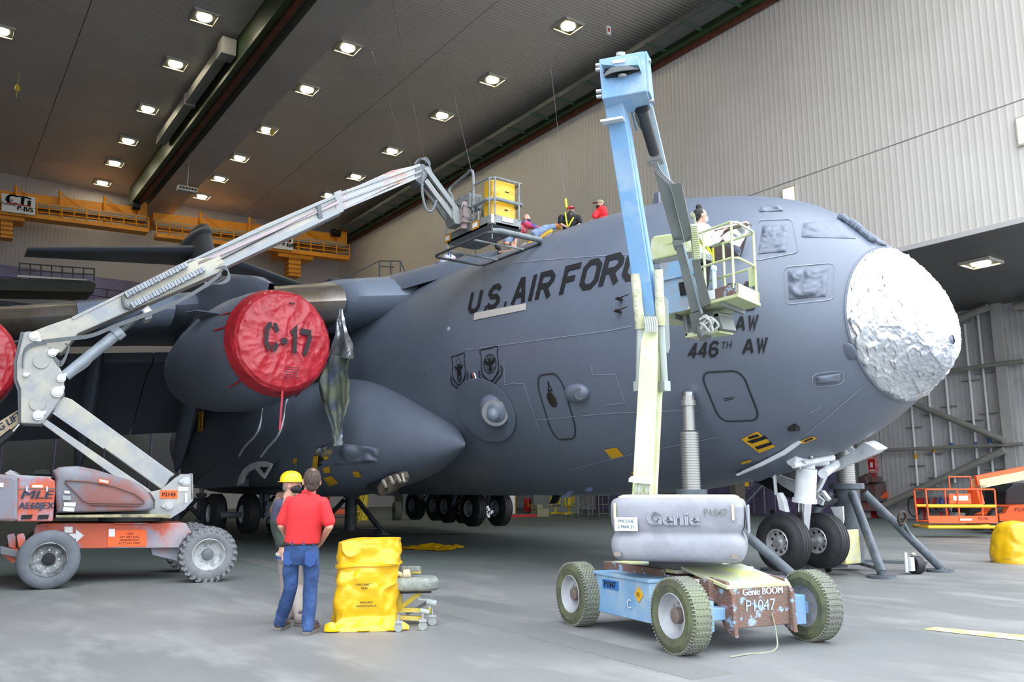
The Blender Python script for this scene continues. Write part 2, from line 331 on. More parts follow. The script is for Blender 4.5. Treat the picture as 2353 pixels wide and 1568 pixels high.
# ================================================================ THE AIRCRAFT (nose towards -Y, axis x = 13.5)
XA, YN = 13.5, 7.0
def pchip(x, y, q):
    x, y = np.array(x, float), np.array(y, float); h = np.diff(x); d = np.diff(y)/h; m = np.zeros(len(x))
    for i in range(1, len(x)-1):
        if d[i-1]*d[i] > 0: w1 = 2*h[i]+h[i-1]; w2 = h[i]+2*h[i-1]; m[i] = (w1+w2)/(w1/d[i-1]+w2/d[i])
    m[0] = d[0]; m[-1] = d[-1]; q = np.clip(q, x[0], x[-1]); k = np.clip(np.searchsorted(x, q)-1, 0, len(x)-2)
    t = (q-x[k])/h[k]; return (2*t**3-3*t**2+1)*y[k]+(t**3-2*t**2+t)*h[k]*m[k]+(-2*t**3+3*t**2)*y[k+1]+(t**3-t**2)*h[k]*m[k+1]
HT = [0, .12, .35, .7, 1.2, 1.8, 2.5, 3.3, 4.2, 5.2, 6.5, 8, 10, 12.5, 15, 20, 30, 35, 41, 47, 52]
HZT = [4.0, 4.58, 5.06, 5.5, 5.99, 6.54, 7.01, 7.33, 7.58, 7.79, 7.92, 8.0, 8.02, 8.08, 8.16, 8.24, 8.33, 8.33, 8.3, 8.1, 7.7]
HZB = [3.99, 3.68, 3.5, 3.25, 2.89, 2.55, 2.26, 1.99, 1.81, 1.66, 1.54, 1.49, 1.48, 1.48, 1.48, 1.48, 1.46, 2.0, 3.2, 4.8, 6.6]
HW = [.01, .45, .83, 1.21, 1.62, 1.99, 2.34, 2.64, 2.91, 3.13, 3.31, 3.41, 3.43, 3.43, 3.43, 3.43, 3.43, 3.3, 2.6, 1.5, .35]
_Q = np.concatenate([np.linspace(0, 1, 200)[:-1], np.linspace(1, 52, 800)]); _TT, _TB, _TW = (pchip(HT, k, _Q) for k in (HZT, HZB, HW))
def hsec(y):
    t = np.asarray(y, float)-YN; a, b, c = np.interp(t, _Q, _TT), np.interp(t, _Q, _TB), np.interp(t, _Q, _TW); return (a+b)/2, (a-b)/2, c
def hullpt(y, th, off=0.):
    zc, hh, ww = hsec(y); return V(XA-(float(ww)+off)*math.cos(th), float(y), float(zc)+(float(hh)+off)*math.sin(th))
def hullhit(px, py, off=.0):
    d = ray(px, py); ks = np.linspace(8, 40, 130); P = CAM+d*ks[:, None]
    def f(P): zc, hh, ww = hsec(P[:, 1]); r = np.sqrt(((P[:, 0]-XA)/(ww+off))**2+((P[:, 2]-zc)/(hh+off))**2); return np.where((P[:, 1] < YN) | (P[:, 1] > YN+52), 9, r-1)
    v = f(P); i = np.where(v < 0)[0]
    if not len(i): return None
    i = i[0]; a, b = ks[max(i-1, 0)], ks[i]
    for _ in range(14):
        m = (a+b)/2
        if f((CAM+d*m)[None])[0] < 0: b = m
        else: a = m
    return CAM+d*(a+b)/2
def hullnear(px, py, off):
    r = hullhit(px, py, off)
    return r if r is not None else hullhit(px+2, py+3, off)
ac = thing('transport_aircraft', 'huge grey four-engined military transport aircraft raised on jacks in the hangar', 'aircraft', (XA, 20, 0))
hull = MD['hull']
ts = list(np.concatenate([[0, .03, .08, .16, .26, .4, .55], np.linspace(.7, 10, 48), np.linspace(10.8, 53, 56)]))
b = B(); NR = 72
b.grid([[hullpt(YN+t, 2*PI*k/NR) for k in range(NR)] for t in ts], cv=True)
b.build('fuselage', hull, ac)
# --- homography from a unit cell to four picture points, laid on the hull
def homog(q):      # q: BL, BR, TR, TL
    s = [(0, 0), (1, 0), (1, 1), (0, 1)]; A = []; r = []
    for (u, v), (x, y) in zip(s, q): A += [[u, v, 1, 0, 0, 0, -x*u, -x*v], [0, 0, 0, u, v, 1, -y*u, -y*v]]; r += [x, y]
    h = np.append(np.linalg.solve(np.array(A, float), np.array(r, float)), 1).reshape(3, 3)
    def f(u, v): p = h@np.array([u, v, 1.]); return p[0]/p[2], p[1]/p[2]
    return f
def ribbon(b, pts, wd, f, off=.012, closed=False, sub=4):      # pts in cell units, wd half-width in cell units, f -> hull point
    P = [np.array(p, float) for p in pts]; n = len(P); Lf = []; Rt = []
    asp = f.asp
    for i, p in enumerate(P):
        a = P[(i-1) % n] if closed or i > 0 else None; c = P[(i+1) % n] if closed or i < n-1 else None
        S = np.array([asp, 1.])
        d1 = nrm((p-a)*S) if a is not None else nrm((c-p)*S); d2 = nrm((c-p)*S) if c is not None else d1
        n1 = np.array([-d1[1], d1[0]]); n2 = np.array([-d2[1], d2[0]]); mm = nrm(n1+n2); k = wd/max(.35, mm@n1)
        Lf.append(p+mm*k/S); Rt.append(p-mm*k/S)
    m = n if closed else n-1
    for i in range(m):
        j = (i+1) % n; row = []
        for k in range(sub+1):
            t = k/sub; row.append([f(*(Lf[i]*(1-t)+Lf[j]*t), off), f(*((Lf[i]+Rt[i])/2*(1-t)+(Lf[j]+Rt[j])/2*t), off), f(*(Rt[i]*(1-t)+Rt[j]*t), off)])
        if all(x is not None for r in row for x in r): b.grid(row, sm=False)
class HF:
    def __init__(s, q, asp=1.): s.h = homog(q); s.asp = asp
    def __call__(s, u, v, off=.012): x, y = s.h(u, v); return hullnear(x, y, off)
c_ = .28
GL = {   # block letters with clipped corners, cell 0..1 wide, 0..1.4 high
 'U': [[(0, 1.4), (0, c_), (c_, 0), (1-c_, 0), (1, c_), (1, 1.4)]], 'S': [[(1, 1.4-c_*.9), (1-c_, 1.4), (c_, 1.4), (0, 1.4-c_), (0, .98), (c_, .72), (1-c_, .72), (1, .46), (1, c_), (1-c_, 0), (c_, 0), (0, c_*.9)]],
 '.': [[(.4, 0), (.42, .0), (.6, 0)]], 'A': [[(0, -.12), (.42, 1.4), (.58, 1.4), (1, -.12)], [(.2, .42), (.8, .42)]], 'I': [[(.5, -.12), (.5, 1.52)]],
 'R': [[(0, -.12), (0, 1.4), (1-c_, 1.4), (1, 1.4-c_), (1, .92), (1-c_, .66), (0, .66)], [(.45, .66), (1, -.12)]], 'F': [[(0, -.12), (0, 1.4), (1.05, 1.4)], [(0, .72), (.8, .72)]],
 'O': [[(c_, 0), (1-c_, 0), (1, c_), (1, 1.4-c_), (1-c_, 1.4), (c_, 1.4), (0, 1.4-c_), (0, c_), 'c']], 'C': [[(1, 1.4-c_*.9), (1-c_, 1.4), (c_, 1.4), (0, 1.4-c_), (0, c_), (c_, 0), (1-c_, 0), (1, c_*.9)]],
 'E': [[(1.05, 1.4), (0, 1.4), (0, 0), (1.05, 0)], [(0, .7), (.8, .7)]], '4': [[(.72, -.12), (.72, 1.4), (.6, 1.4), (0, .36), (1.05, .36)]], '6': [[(1, 1.4-c_*.9), (1-c_, 1.4), (c_, 1.4), (0, 1.4-c_), (0, c_), (c_, 0), (1-c_, 0), (1, c_), (1, .72-c_), (1-c_, .72), (0.1, .72)]],
 'T': [[(-.05, 1.4), (1.05, 1.4)], [(.5, 1.4), (.5, -.12)]], 'H': [[(0, -.12), (0, 1.52)], [(1, -.12), (1, 1.52)], [(0, .7), (1, .7)]], 'W': [[(0, 1.52), (.27, 0), (.5, 1.2), (.73, 0), (1, 1.52)]],
 'N': [[(0, -.12), (0, 1.4), (1, 0), (1, 1.52)]], 'D': [[(0, 0), (1-c_, 0), (1, c_), (1, 1.4-c_), (1-c_, 1.4), (0, 1.4), 'c']], '1': [[(.2, 1.1), (.5, 1.4), (.5, -.12)]], '2': [[(0, 1.4-c_*.9), (c_, 1.4), (1-c_, 1.4), (1, 1.4-c_), (1, 1), (0, .1), (0, 0), (1.05, 0)]], '7': [[(-.05, 1.4), (1, 1.4), (.35, -.12)]], '-': [[(.1, .6), (.9, .6)]]}
GL['0'] = GL['O']
def hulltext(s, q, mat, wd=.165, adv=1.45, space=.55):
    tot = 0; xs = []
    for ch in s:
        xs.append(tot); tot += space if ch == ' ' else (.55 if ch in '.' else .75 if ch == 'I' else adv)
    tot -= adv-1
    f0 = HF(q, tot/1.4)
    class G:
        asp = 1.
        def __init__(s, x): s.x = x
        def __call__(s, u, v, off=.012): return f0((s.x+u)/tot, (v+.0)/1.4, off)
    for ch, x in zip(s, xs):
        if ch == ' ': continue
        b = B(); g = G(x-(.35 if ch == 'I' else .1 if ch == '.' else 0))
        for st in GL[ch]:
            cl = st[-1] == 'c'; ribbon(b, st[:-1] if cl else st, wd if ch != '.' else wd*1.1, g, closed=cl)
        b.build('letter', mat, ac, fix=False, solid=.004)
blk = MD['black']
hulltext('U.S. AIR FORCE', [(1077, 717), (1527, 622), (1546, 556), (1086, 672)], blk)
hulltext('446', [(1582, 822), (1647, 817), (1651, 786), (1588, 793)], blk, .15)
hulltext('TH', [(1657, 801), (1679, 799), (1681, 785), (1659, 787)], blk, .1)
hulltext('AW', [(1708, 811), (1760, 806), (1762, 778), (1711, 783)], blk, .15, 1.5)
hulltext('62', [(1578, 775), (1620, 769), (1624, 738), (1583, 744)], blk, .15)
hulltext('ND', [(1642, 753), (1664, 750), (1665, 735), (1643, 738)], blk, .11)
hulltext('AW', [(1690, 759), (1738, 754), (1741, 726), (1694, 731)], blk, .15, 1.5)
hulltext('106', [(1630, 718), (1738, 706), (1737, 650), (1628, 664)], blk, .15, 1.4)
# outlines and patches on the hull
line = M('seam line', '2b3036', .7); pale = M('pale seam sealant', '8a94a3', .5)
def hline(name, pts, wpx, mat, closed=False, off=.008, **kw):
    P = [hullnear(x, y, off) for x, y in pts]; b = B(); n = len(P); rows = []
    for i, p in enumerate(P):
        d = nrm(P[(i+1) % n if closed or i < n-1 else i]-P[(i-1) % n if closed or i > 0 else i]); zc, hh, ww = hsec(p[1])
        nn = nrm(V((p[0]-XA)/float(ww)**2, 0, (p[2]-float(zc))/float(hh)**2)); s = np.cross(nn, d)*wpx/2; rows.append([p+s, p-s])
    if closed: rows.append(rows[0])
    b.grid(rows, sm=False); return b.build(name, mat, ac, fix=False, solid=.004, **kw)
def rrect(q, r=.15, n=5):
    h = homog(q); pts = []
    for cx, cy, a0 in ((1-r, r, -90), (1-r, 1-r, 0), (r, 1-r, 90), (r, r, 180)):
        for k in range(n+1): a = math.radians(a0+90*k/n); pts.append(h(cx+r*math.cos(a), cy+r*math.sin(a)))
    out = []
    for i in range(len(pts)):
        p, q2 = np.array(pts[i]), np.array(pts[(i+1) % len(pts)]); m = max(1, int(np.linalg.norm(q2-p)/14)); out += [tuple(p+(q2-p)*k/m) for k in range(m)]
    return out
hline('crew_door_outline', rrect([(1272, 1012), (1330, 1008), (1286, 857), (1228, 864)], .28), .035, line, True)
hline('hatch_outline', rrect([(1655, 970), (1748, 966), (1704, 852), (1608, 857)], .22), .035, line, True)
def hseg(pts, n=8): return [tuple(np.array(pts[i])+(np.array(pts[i+1])-np.array(pts[i]))*k/n) for i in range(len(pts)-1) for k in range(n)]+[pts[-1]]
for pts in ([(1184, 880), (1160, 885), (1158, 830)], [(1184, 882), (1203, 882), (1214, 915), (1240, 992)], [(1231, 966), (1400, 950), (1605, 943)], [(1358, 840), (1362, 862), (1414, 860), (1436, 926), (1388, 932)], [(1060, 806), (1400, 760), (1450, 750)],
            [(1310, 1080), (1450, 1045), (1650, 1005)], [(1180, 604), (1260, 597), (1380, 588), (1456, 584)], [(1850, 1000), (1900, 960), (1978, 893)], [(1862, 948), (1880, 940), (1888, 932)]):
    hline('panel_seam', hseg(pts, 10), .014, pale)
def patch(name, q, n, m, mat, off, amp, seed=0, sc=3., parent=None, rim=0, thick=0, **kw):
    f = HF(q); rows = []
    for i in range(n+1):
        r = []
        for j in range(m+1):
            u, v = j/m, i/n; e = min(u, 1-u, v, 1-v)*8; k = min(1, max(0, e))
            p0 = f(u, v, off); z = abs(noise.noise(Vector((p0*sc).tolist())+Vector((seed, 0, 0))))*2
            zz = noise.noise(Vector((p0*sc*2.7).tolist())+Vector((seed, 3, 0)))
            r.append(f(u, v, off+amp*k*(z+.6*abs(zz))))
        rows.append(r)
    return B().grid(rows).build(name, mat, parent or ac, fix=False, solid=thick, **kw)
m_film = M('painted masking film', '69717e', .5, col2='616977', sc=1, bump=.3, bsc=5)
patch('masked_window', [(1742, 583), (1806, 578), (1812, 515), (1752, 518)], 26, 26, m_film, .012, .08, 1)
patch('masked_window', [(1813, 688), (1898, 681), (1905, 610), (1810, 622)], 26, 30, m_film, .012, .09, 5)
patch('masked_window', [(1744, 486), (1802, 484), (1790, 470), (1750, 472)], 10, 14, m_film, .01, .05, 8)
patch('masked_window', [(1842, 544), (1968, 548), (1928, 505), (1846, 512)], 14, 26, m_film, .01, .03, 9)
patch('masked_vent', [(1876, 884), (1930, 878), (1932, 858), (1874, 866)], 10, 20, m_film, .012, .06, 11)
hline('window_frame', rrect([(1732, 600), (1836, 580), (1820, 504), (1742, 506)], .12), .02, pale, True)
hline('window_frame', rrect([(1806, 700), (1915, 688), (1918, 604), (1800, 614)], .12), .02, pale, True)
hline('vent_frame', rrect([(1866, 890), (1938, 884), (1940, 852), (1868, 858)], .3), .02, pale, True)
# taped yellow squares and the striped tape near the nose gear
for q in ([(1405, 1055), (1433, 1048), (1417, 1029), (1388, 1034)], [(1452, 1091), (1458, 1090), (1456, 1084), (1450, 1085)]): patch('tape_square', q, 4, 4, MD['tape'], .01, 0)
t1 = patch('hazard_tape', [(1745, 1042), (1782, 1027), (1740, 992), (1703, 1010)], 6, 6, MD['tape'], .012, .0)
for q in ([(1722, 1010), (1746, 1003), (1740, 998), (1718, 1005)], [(1728, 1020), (1764, 1008), (1757, 1002), (1716, 1015)], [(1741, 1034), (1776, 1022), (1771, 1016), (1734, 1028)]): patch('hazard_stripe', q, 3, 6, blk, .018, 0, parent=t1)
t1 = patch('hazard_tape', [(1706, 1068), (1729, 1061), (1724, 1057), (1702, 1063)], 4, 4, MD['tape'], .012, 0)
t1 = patch('hazard_tape', [(1845, 1021), (1878, 1008), (1868, 1003), (1838, 1014)], 4, 4, MD['tape'], .012, 0); patch('hazard_stripe', [(1850, 1017), (1870, 1009), (1866, 1006), (1846, 1014)], 2, 4, blk, .018, 0, parent=t1)
patch('bare_strip', [(1088, 736), (1208, 712), (1209, 697), (1090, 719)], 4, 20, M('bare masking strip', 'b9b3ad', .6), .012, .0)
# emblems
def emblem(cx, cy, w_, h_, rich):
    q = [(cx-w_*.42, cy+h_*.55), (cx+w_*.58, cy+h_*.42), (cx+w_*.42, cy-h_*.55), (cx-w_*.5, cy-h_*.42)]
    em = hline('emblem', [homog(q)(u, v) for u, v in smooth2([(.08, .92), (.14, .98), (.5, .97), (.86, .98), (.92, .9), (.86, .82), (.88, .5), (.8, .3), (.5, .12), (.2, .3), (.12, .5), (.14, .82)])], .022, blk, True)
    f = HF(q, w_/h_)
    def seg(pts, wd, cl=False): b = B(); ribbon(b, pts, wd, f, closed=cl, sub=2); o = b.build('emblem_mark', blk, em, fix=False); return o
    if rich:
        seg([(.5+.27*math.cos(a), .56+.25*math.sin(a)) for a in np.linspace(0, 2*PI, 24, endpoint=False)], .008, True)
        for k in (-.14, 0, .14): seg([(.5+k*math.cos(a), .56+.25*math.sin(a)) for a in np.linspace(-PI/2, PI/2, 10)], .005)
        for k in (-.12, .02, .14): seg([(.25, .56+k), (.5, .53+k), (.75, .56+k)], .005)
    b = B()
    for s in (-1, 1): ribbon(b, [(.5, .56), (.5+s*.1, .6), (.5+s*.24, .66)], .022, f, sub=2); ribbon(b, [(.5+s*.03, .54), (.5+s*.14, .56), (.5+s*.2, .6)], .016, f, sub=2)
    ribbon(b, [(.5, .7), (.5, .42)], .035, f, sub=2); ribbon(b, [(.44, .4), (.56, .4)], .03, f, sub=2); b.build('eagle', blk, em, fix=False)
    if not rich:
        seg([(.5+.14*math.cos(a), .76+.1*math.sin(a)) for a in np.linspace(0, 2*PI, 14, endpoint=False)], .005, True); seg([(.42, .5), (.42, .3), (.5, .22), (.58, .3), (.58, .5)], .02)
    for s in (-1, 1): seg([(.5+s*.46, .44), (.5+s*.52, .34), (.5+s*.44, .22)], .012)
    seg([(.02, .22), (.2, .12), (.5, -.03), (.8, .12), (.98, .22)], .01); seg([(.06, .36), (.22, .24), (.5, .08), (.78, .24), (.94, .36)], .008)
    s = 'AIR MOBILITY COMMAND' if rich else 'AIR FORCE RESERVE COMMAND'
    v, fc = [], []
    bt = B(); n = len(s)
    for k, ch in enumerate(s):
        if ch == ' ': continue
        u = .08+.84*k/(n-1); vv = .0+.2*abs(u-.5)/.5+.035; vs, fs = textmesh(ch, .075)
        P = [f(u+x*.7*(h_/w_)**0, vv+y, .012) for x, y, z in vs]; bt.add(P, fs)
    bt.build('emblem_lettering', blk, em, fix=False)
def smooth2(p): return [tuple(x[:2]) for x in smooth_line([(a, b, 0) for a, b in p]+[(p[0][0], p[0][1], 0)], 3)][:-1]
emblem(1054, 855, 40, 84, False); emblem(1125, 843, 54, 92, True)
# blisters, lights and probes
def blister(name, px, py, L, H, D_, mat=hull, ang=0., **kw):
    p = hullnear(px, py, 0); zc, hh, ww = hsec(p[1]); nn = nrm(V((p[0]-XA)/float(ww)**2, 0, (p[2]-float(zc))/float(hh)**2)); y = V(0, 1, 0); u = np.cross(nn, y)
    return B().ell(p, (L, D_, H), 28, 16, (y, nn, u)).build(name, mat, ac, **kw), p, nn
blister('side_fairing', 1112, 944, 1.15, .78, .03)
o, p, nn = blister('sensor_housing', 1138, 944, .42, .4, .3)
B().ell(p+nn*.26+V(.05, -.22, 0), .16, 16, 10).build('sensor_ball', M('sensor grey', '6f7887', .35), o); B().lathe([(0, .3), (.05, .3)], p+nn*.14+V(0, -.2, 0), nrm(nn+V(0, -.8, 0)), 20).build('sensor_ring', MD['steel'], o)
o, p, nn = blister('side_pod', 1326, 904, .34, .2, .17)
B().lathe([(0, .12), (.03, .11)], p+nn*.11+V(.0, -.2, 0), nrm(nn+V(0, -1.2, 0)), 20).build('pod_lens', M('pod lens', '55585c', .3), o)
o, p, nn = blister('round_cap', 1948, 808, .15, .15, .035)
blister('side_light', 1089, 876, .13, .22, .05, MD['chrome'])
o, p, nn = blister('door_window', 1268, 919, .14, .17, .02, M('dark brown glass', '2f2a26', .15)); blister('lamp_spot', 1030, 757, .07, .07, .03, pale)
for px, py in ((1430, 689), (1427, 717)):
    p = hullnear(px, py, 0); B().cyl(p+V(-.02, 0, 0), p+V(-.14, -.02, 0), .035, 8).cyl(p+V(-.13, .04, 0), p+V(-.14, -.34, .02), .016, 8, .008).build('pitot_probe', M('probe metal', '3c3632', .4, .6), ac)
p = hullnear(1824, 983, 0); B().box(p, (.12, .16, .12)).build('probe', MD['dark'], ac)
for px, py in ((1268, 862), (1268, 888)): 
    p = hullnear(px, py, .01)
f = HF([(1256, 902), (1272, 900), (1266, 876), (1252, 878)]); bt = B(); ribbon(bt, [(.2, .1), (.5, .7), (.8, .1), (.2, .1)], .06, f, sub=2); ribbon(bt, [(.5, .7), (.5, 1)], .12, f, sub=2); bt.build('door_stencil', blk, ac, fix=False)
for q in ([(1662, 918), (1688, 915), (1688, 913), (1662, 916)], [(1664, 922), (1684, 919), (1684, 917), (1664, 920)]): patch('hatch_stencil', q, 1, 6, MD['ink'], .01, 0)
for px in (960, 980): hline('corner_marks', hseg([(px-4, 858), (px-4, 862)], 2), .02, blk)
# antennas on crown and belly
def blade(pts, X, th, mat=hull, name='antenna'):
    P = [at(x, y, X=X) for x, y in pts]; return B().prism(P, (th, 0, 0)).build(name, mat, ac, bevel=.01)
blade([(1499, 470), (1503, 444), (1513, 441), (1514, 469)], XA, .06)
blade([(1290, 1145), (1322, 1111), (1328, 1116), (1303, 1143)], 12.6, .05, M('blade antenna', '6f7f9e', .3)); blade([(1343, 1130), (1352, 1110), (1369, 1110), (1355, 1130)], 12.4, .05, M('blade antenna', '6f7f9e', .3))
blade([(1262, 1158), (1272, 1134), (1288, 1134), (1276, 1158)], 14.2, .08, MD['dark'])
blade([(1036, 600), (1050, 600), (1055, 588), (1068, 583), (1040, 584)], XA, .1, name='antenna_fin')
# ---------------- wing
def foil_sec(x, yle, z, ch, th, tw=0.):
    pr = [(0, 0), (.012, .035), (.05, .07), (.12, .1), (.25, .125), (.4, .13), (.6, .1), (.8, .055), (1, .008), (1, -.008), (.8, -.03), (.6, -.06), (.4, -.085), (.25, -.09), (.12, -.08), (.05, -.06), (.012, -.03)]
    return [V(x, yle+ch*a, z+th/.2*b_*1.0-math.sin(tw)*a*ch) for a, b_ in pr]
WS = [(13.5, 20.4, 7.35, 11.5, 1.7), (10.1, 21.9, 7.1, 10.2, 1.35), (6., 24.1, 6.75, 8.2, 1.05), (2., 26.3, 6.35, 6.6, .8), (-12.4, 34., 4.9, 2.6, .35)]
def wing(mir):
    rows = [[(p if not mir else V(2*XA-p[0], p[1], p[2])) for p in foil_sec(x, y, z, c, t)] for x, y, z, c, t in WS]
    b = B(); b.grid(rows, cv=True); b.add(rows[-1], [tuple(range(17))]); return b
wr_ = wing(False).build('wing', hull, ac); wl_ = wing(True).build('wing', hull, ac)
bz = M('bare leading edge metal', 'b8b0a8', .34, .85, col2='a08f7c', sc=.8)
def lesec(x):
    X0 = [s[0] for s in WS][::-1]; f = lambda k: float(np.interp(x, X0, [s[k] for s in WS][::-1])); return foil_sec(x, f(1)-.12, f(2), f(3), f(4)*1.12)
def slat(x0, x1, mat, name='slat'):
    b = B(); rows = []
    for k in range(7):
        x = x0+(x1-x0)*k/6; s = lesec(x); q = [s[3], s[2], s[1], s[0], s[16], s[15], s[14]]; rows.append([p+V(0, -.35, -.18) for p in q])
    b.grid(rows); b.add(rows[0], [tuple(range(7))]); b.add(rows[-1], [tuple(range(7))]); return b.build(name, mat, ac, fix=True, solid=-.03)
slat(9.45, 7.75, bz); slat(5.4, 3.2, M('slat grey', '737f90', .4)); slat(3.15, .2, bz)
# rounded wing root glove at the leading edge and centre fairing on the crown
gl = B(); rows = []
for k in range(9):
    x = 9.5+k*.22; s = lesec(x); sc_ = math.sqrt(max(0, 1-(1-k/8)**3*.0)); rows.append([p+V(0, -.45, -.1)+(V(0, .5, 0) if k == 0 else V(0, 0, 0)) for p in (s[4], s[3], s[2], s[1], s[0], s[16], s[15], s[14], s[13])])
gl.grid(rows).add(rows[0], [tuple(range(9))]).build('wing_glove', M('glove grey', '747f8f', .4), ac)
b = B(); rows = []
for y, w_, z0, hh in ((17.6, .3, 7.9, .3), (18.8, 1.4, 7.6, .7), (20.4, 2.4, 7.3, 1.05), (22.4, 3.2, 7.1, 1.3), (25, 3.7, 7.0, 1.45), (30, 3.7, 7.0, 1.5), (34, 3.0, 7.2, 1.3), (38, 1.2, 7.6, .8)):
    rows.append([V(XA+w_*math.cos(a), y, z0+hh*math.sin(a)) for a in np.linspace(0, PI, 25)])
b.grid(rows).build('wing_fairing', hull, ac)
# flaps hanging down behind the wing
for x0, x1 in ((9.6, 6.55), (6.5, .6), (0.55, -7)):
    b = B(); rows = []
    for x in (x0, x1):
        yl = float(np.interp(x, [-12.4, 2, 6, 10.1], [36, 32.4, 31.9, 31.6])); zl_ = float(np.interp(x, [-12.4, 10.1], [4.9, 6.9]))
        rows.append([V(x, yl-.2, zl_-.15), V(x, yl+.9, zl_-.25), V(x, yl+2.2, zl_-1.5), V(x, yl+2.9, zl_-2.9), V(x, yl+2.3, zl_-2.4), V(x, yl+.8, zl_-.95), V(x, yl-.2, zl_-.5)])
    b.grid(rows, cv=True).add(rows[0], [tuple(range(7))]).add(rows[1], [tuple(range(7))]).build('flap', hull, ac)
for x in (7.9, 4.6, -1.0):
    B().ell((x, 31.8, 4.5), (.28, .55, 2.6), 14, 12, ((1, 0, 0), (0, .86, .5), (0, -.5, .86))).build('flap_track_fairing', hull, ac)
# ---------------- engines
def engine(cx, y, cz, label=None):
    nac = B(); prof = [(a, r*.93) for a, r in [(0, 1.06), (-.02, 1.1), (.02, 1.16), (.2, 1.25), (.7, 1.37), (1.6, 1.44), (2.6, 1.42), (3.8, 1.28), (5.0, 1.05), (5.05, .95), (3.8, .85)]]
    nac.lathe(prof, (cx, y, cz), (-.08, 1, -.03), 56, cap=False); e = nac.build('engine_nacelle', hull, ac)
    B().lathe([(0, 1.0), (-.05, 1.02), (-.05, 1.06), (.12, 1.145)], (cx, y, cz), (-.08, 1, -.03), 56, cap=False).build('inlet_lip', MD['steel'], e)
    B().lathe([(3.5, .95), (5.0, .8), (6.2, .45), (6.9, .1)], (cx, y, cz), (0, 1, -.02), 32).build('exhaust_cone', M('exhaust metal', '5a534c', .4, .7), e)
    B().lathe([(.7, .95), (.75, .9)], (cx, y, cz), (0, 1, 0), 32).build('fan_face', MD['dark'], e)
    wz = float(np.interp(cx, [-12.4, 2, 6, 10], [4.9, 6.35, 6.75, 7.1])); yl = float(np.interp(cx, [-12.4, 2, 6, 10.1], [34, 26.3, 24.1, 21.9]))
    rows = []
    for t, (yy, z0, z1, w_) in enumerate(((y+.9, cz+1.35, cz+1.5, .08), (y+2., cz+1.3, cz+1.9, .26), (y+3.5, cz+1.2, cz+2.25, .34), (yl-.3, cz+.9, wz+.45, .36), (yl+1.2, cz+.8, wz+.55, .36), (yl+3, wz-.9, wz+.3, .3))):
        rows.append([V(cx-w_, yy, z0), V(cx-w_, yy, z1-.15), V(cx-w_*.6, yy, z1), V(cx+w_*.6, yy, z1), V(cx+w_, yy, z1-.15), V(cx+w_, yy, z0)])
    B().grid(rows, cv=True).build('engine_pylon', hull, ac)
    for s in (-1, 1):
        a = math.radians(90-s*62) if s > 0 else math.radians(90+62); ux, uz = math.cos(a), math.sin(a); r0, r1 = 1.3, 1.8
        B().prism([V(cx+ux*1.22, y+.5, cz+uz*1.22), V(cx+ux*1.36, y+1.9, cz+uz*1.36), V(cx+ux*r1, y+2.1, cz+uz*r1), V(cx+ux*1.7, y+1.5, cz+uz*1.7)], (-.03*uz, 0, .03*ux)).build('strake', hull, e)
    return e
EN = [(6.4, 18.15, 4.87), (.5, 21.7, 4.38)]
for e in EN: engine(*e)
# ---------------- tail
def surf(rows, name, mat=hull): b = B(); b.grid(rows, cv=True); b.add(rows[-1], [tuple(range(len(rows[0])))]); b.add(rows[0], [tuple(range(len(rows[0])))]); return b.build(name, mat, ac)
def fsec(y, z, ch, th): return [V(XA+th*k, y+ch*a, z) for a, k in ((0, 0), (.03, .5), (.12, .85), (.35, 1), (.7, .6), (1, .05), (1, -.05), (.7, -.6), (.35, -1), (.12, -.85), (.03, -.5))]
m_tail = M('aircraft grey paint aft', '6c7583', .5)
surf([fsec(44.5, 8., 11, .55), fsec(48.5, 13, 9, .5), fsec(52.4, 17.2, 7, .46), fsec(53.2, 18.2, 6, .4)], 'tail_fin', m_tail)
B().ell((XA, 56, 17.6), (.62, 3.6, .6), 20, 16).build('tail_bullet', m_tail, ac)
for s in (-1, 1):
    rows = []
    for k in range(6):
        t = k/5; x = XA+s*(.3+8.9*t); y = 53.9+4.2*t; ch = 5.2-2.9*t; z = 16.75-.55*t; th = .34-.18*t
        rows.append([V(x, y+ch*a, z+th*q) for a, q in ((0, 0), (.03, .5), (.12, .85), (.35, 1), (.7, .6), (1, .05), (1, -.05), (.7, -.6), (.35, -1), (.12, -.85), (.03, -.5))])
    surf(rows, 'tailplane', m_tail)
# ---------------- landing gear fairings (sponsons)
SY = [16.6, 16.8, 17.4, 18.4, 19.9, 21.5, 23.5, 26, 30, 34, 37, 40, 42]
SR = [.02, .12, .4, .8, 1.3, 1.75, 2.05, 2.15, 2.15, 2.1, 1.7, 1., .05]
SH = [.02, .12, .38, .75, 1.2, 1.53, 1.72, 1.75, 1.75, 1.75, 1.45, .9, .05]
SC_ = [2.62, 2.64, 2.7, 2.78, 2.95, 3.08, 3.15, 3.18, 3.2, 3.25, 3.5, 3.8, 4]
def sponson(s):
    rows = []
    for y in np.linspace(16.6, 42, 60):
        r, h, c = (float(pchip(SY, q, y)) for q in (SR, SH, SC_)); xc = XA-s*(3.25+.0*r)
        row = []
        for k in range(40):
            a = 2*PI*k/40; ca, sa = math.cos(a), math.sin(a); e = .85; z = c+h*abs(sa)**e*(1 if sa > 0 else -1); x = xc-s*r*abs(ca)**e*(1 if ca > 0 else -1)
            if s*ca > 0 or True:
                if sa > 0: x += s*.25*sa*r*.5
            row.append(V(x, y, z))
        rows.append(row)
    b = B().grid(rows, cv=True); return b.build('gear_fairing', hull, ac)
sponson(1); sponson(-1)
plx = lambda X: ((X, 0, 0), (1, 0, 0))
for q in ([(783, 1119), (812, 1119), (790, 1094), (765, 1104)],):
    pass
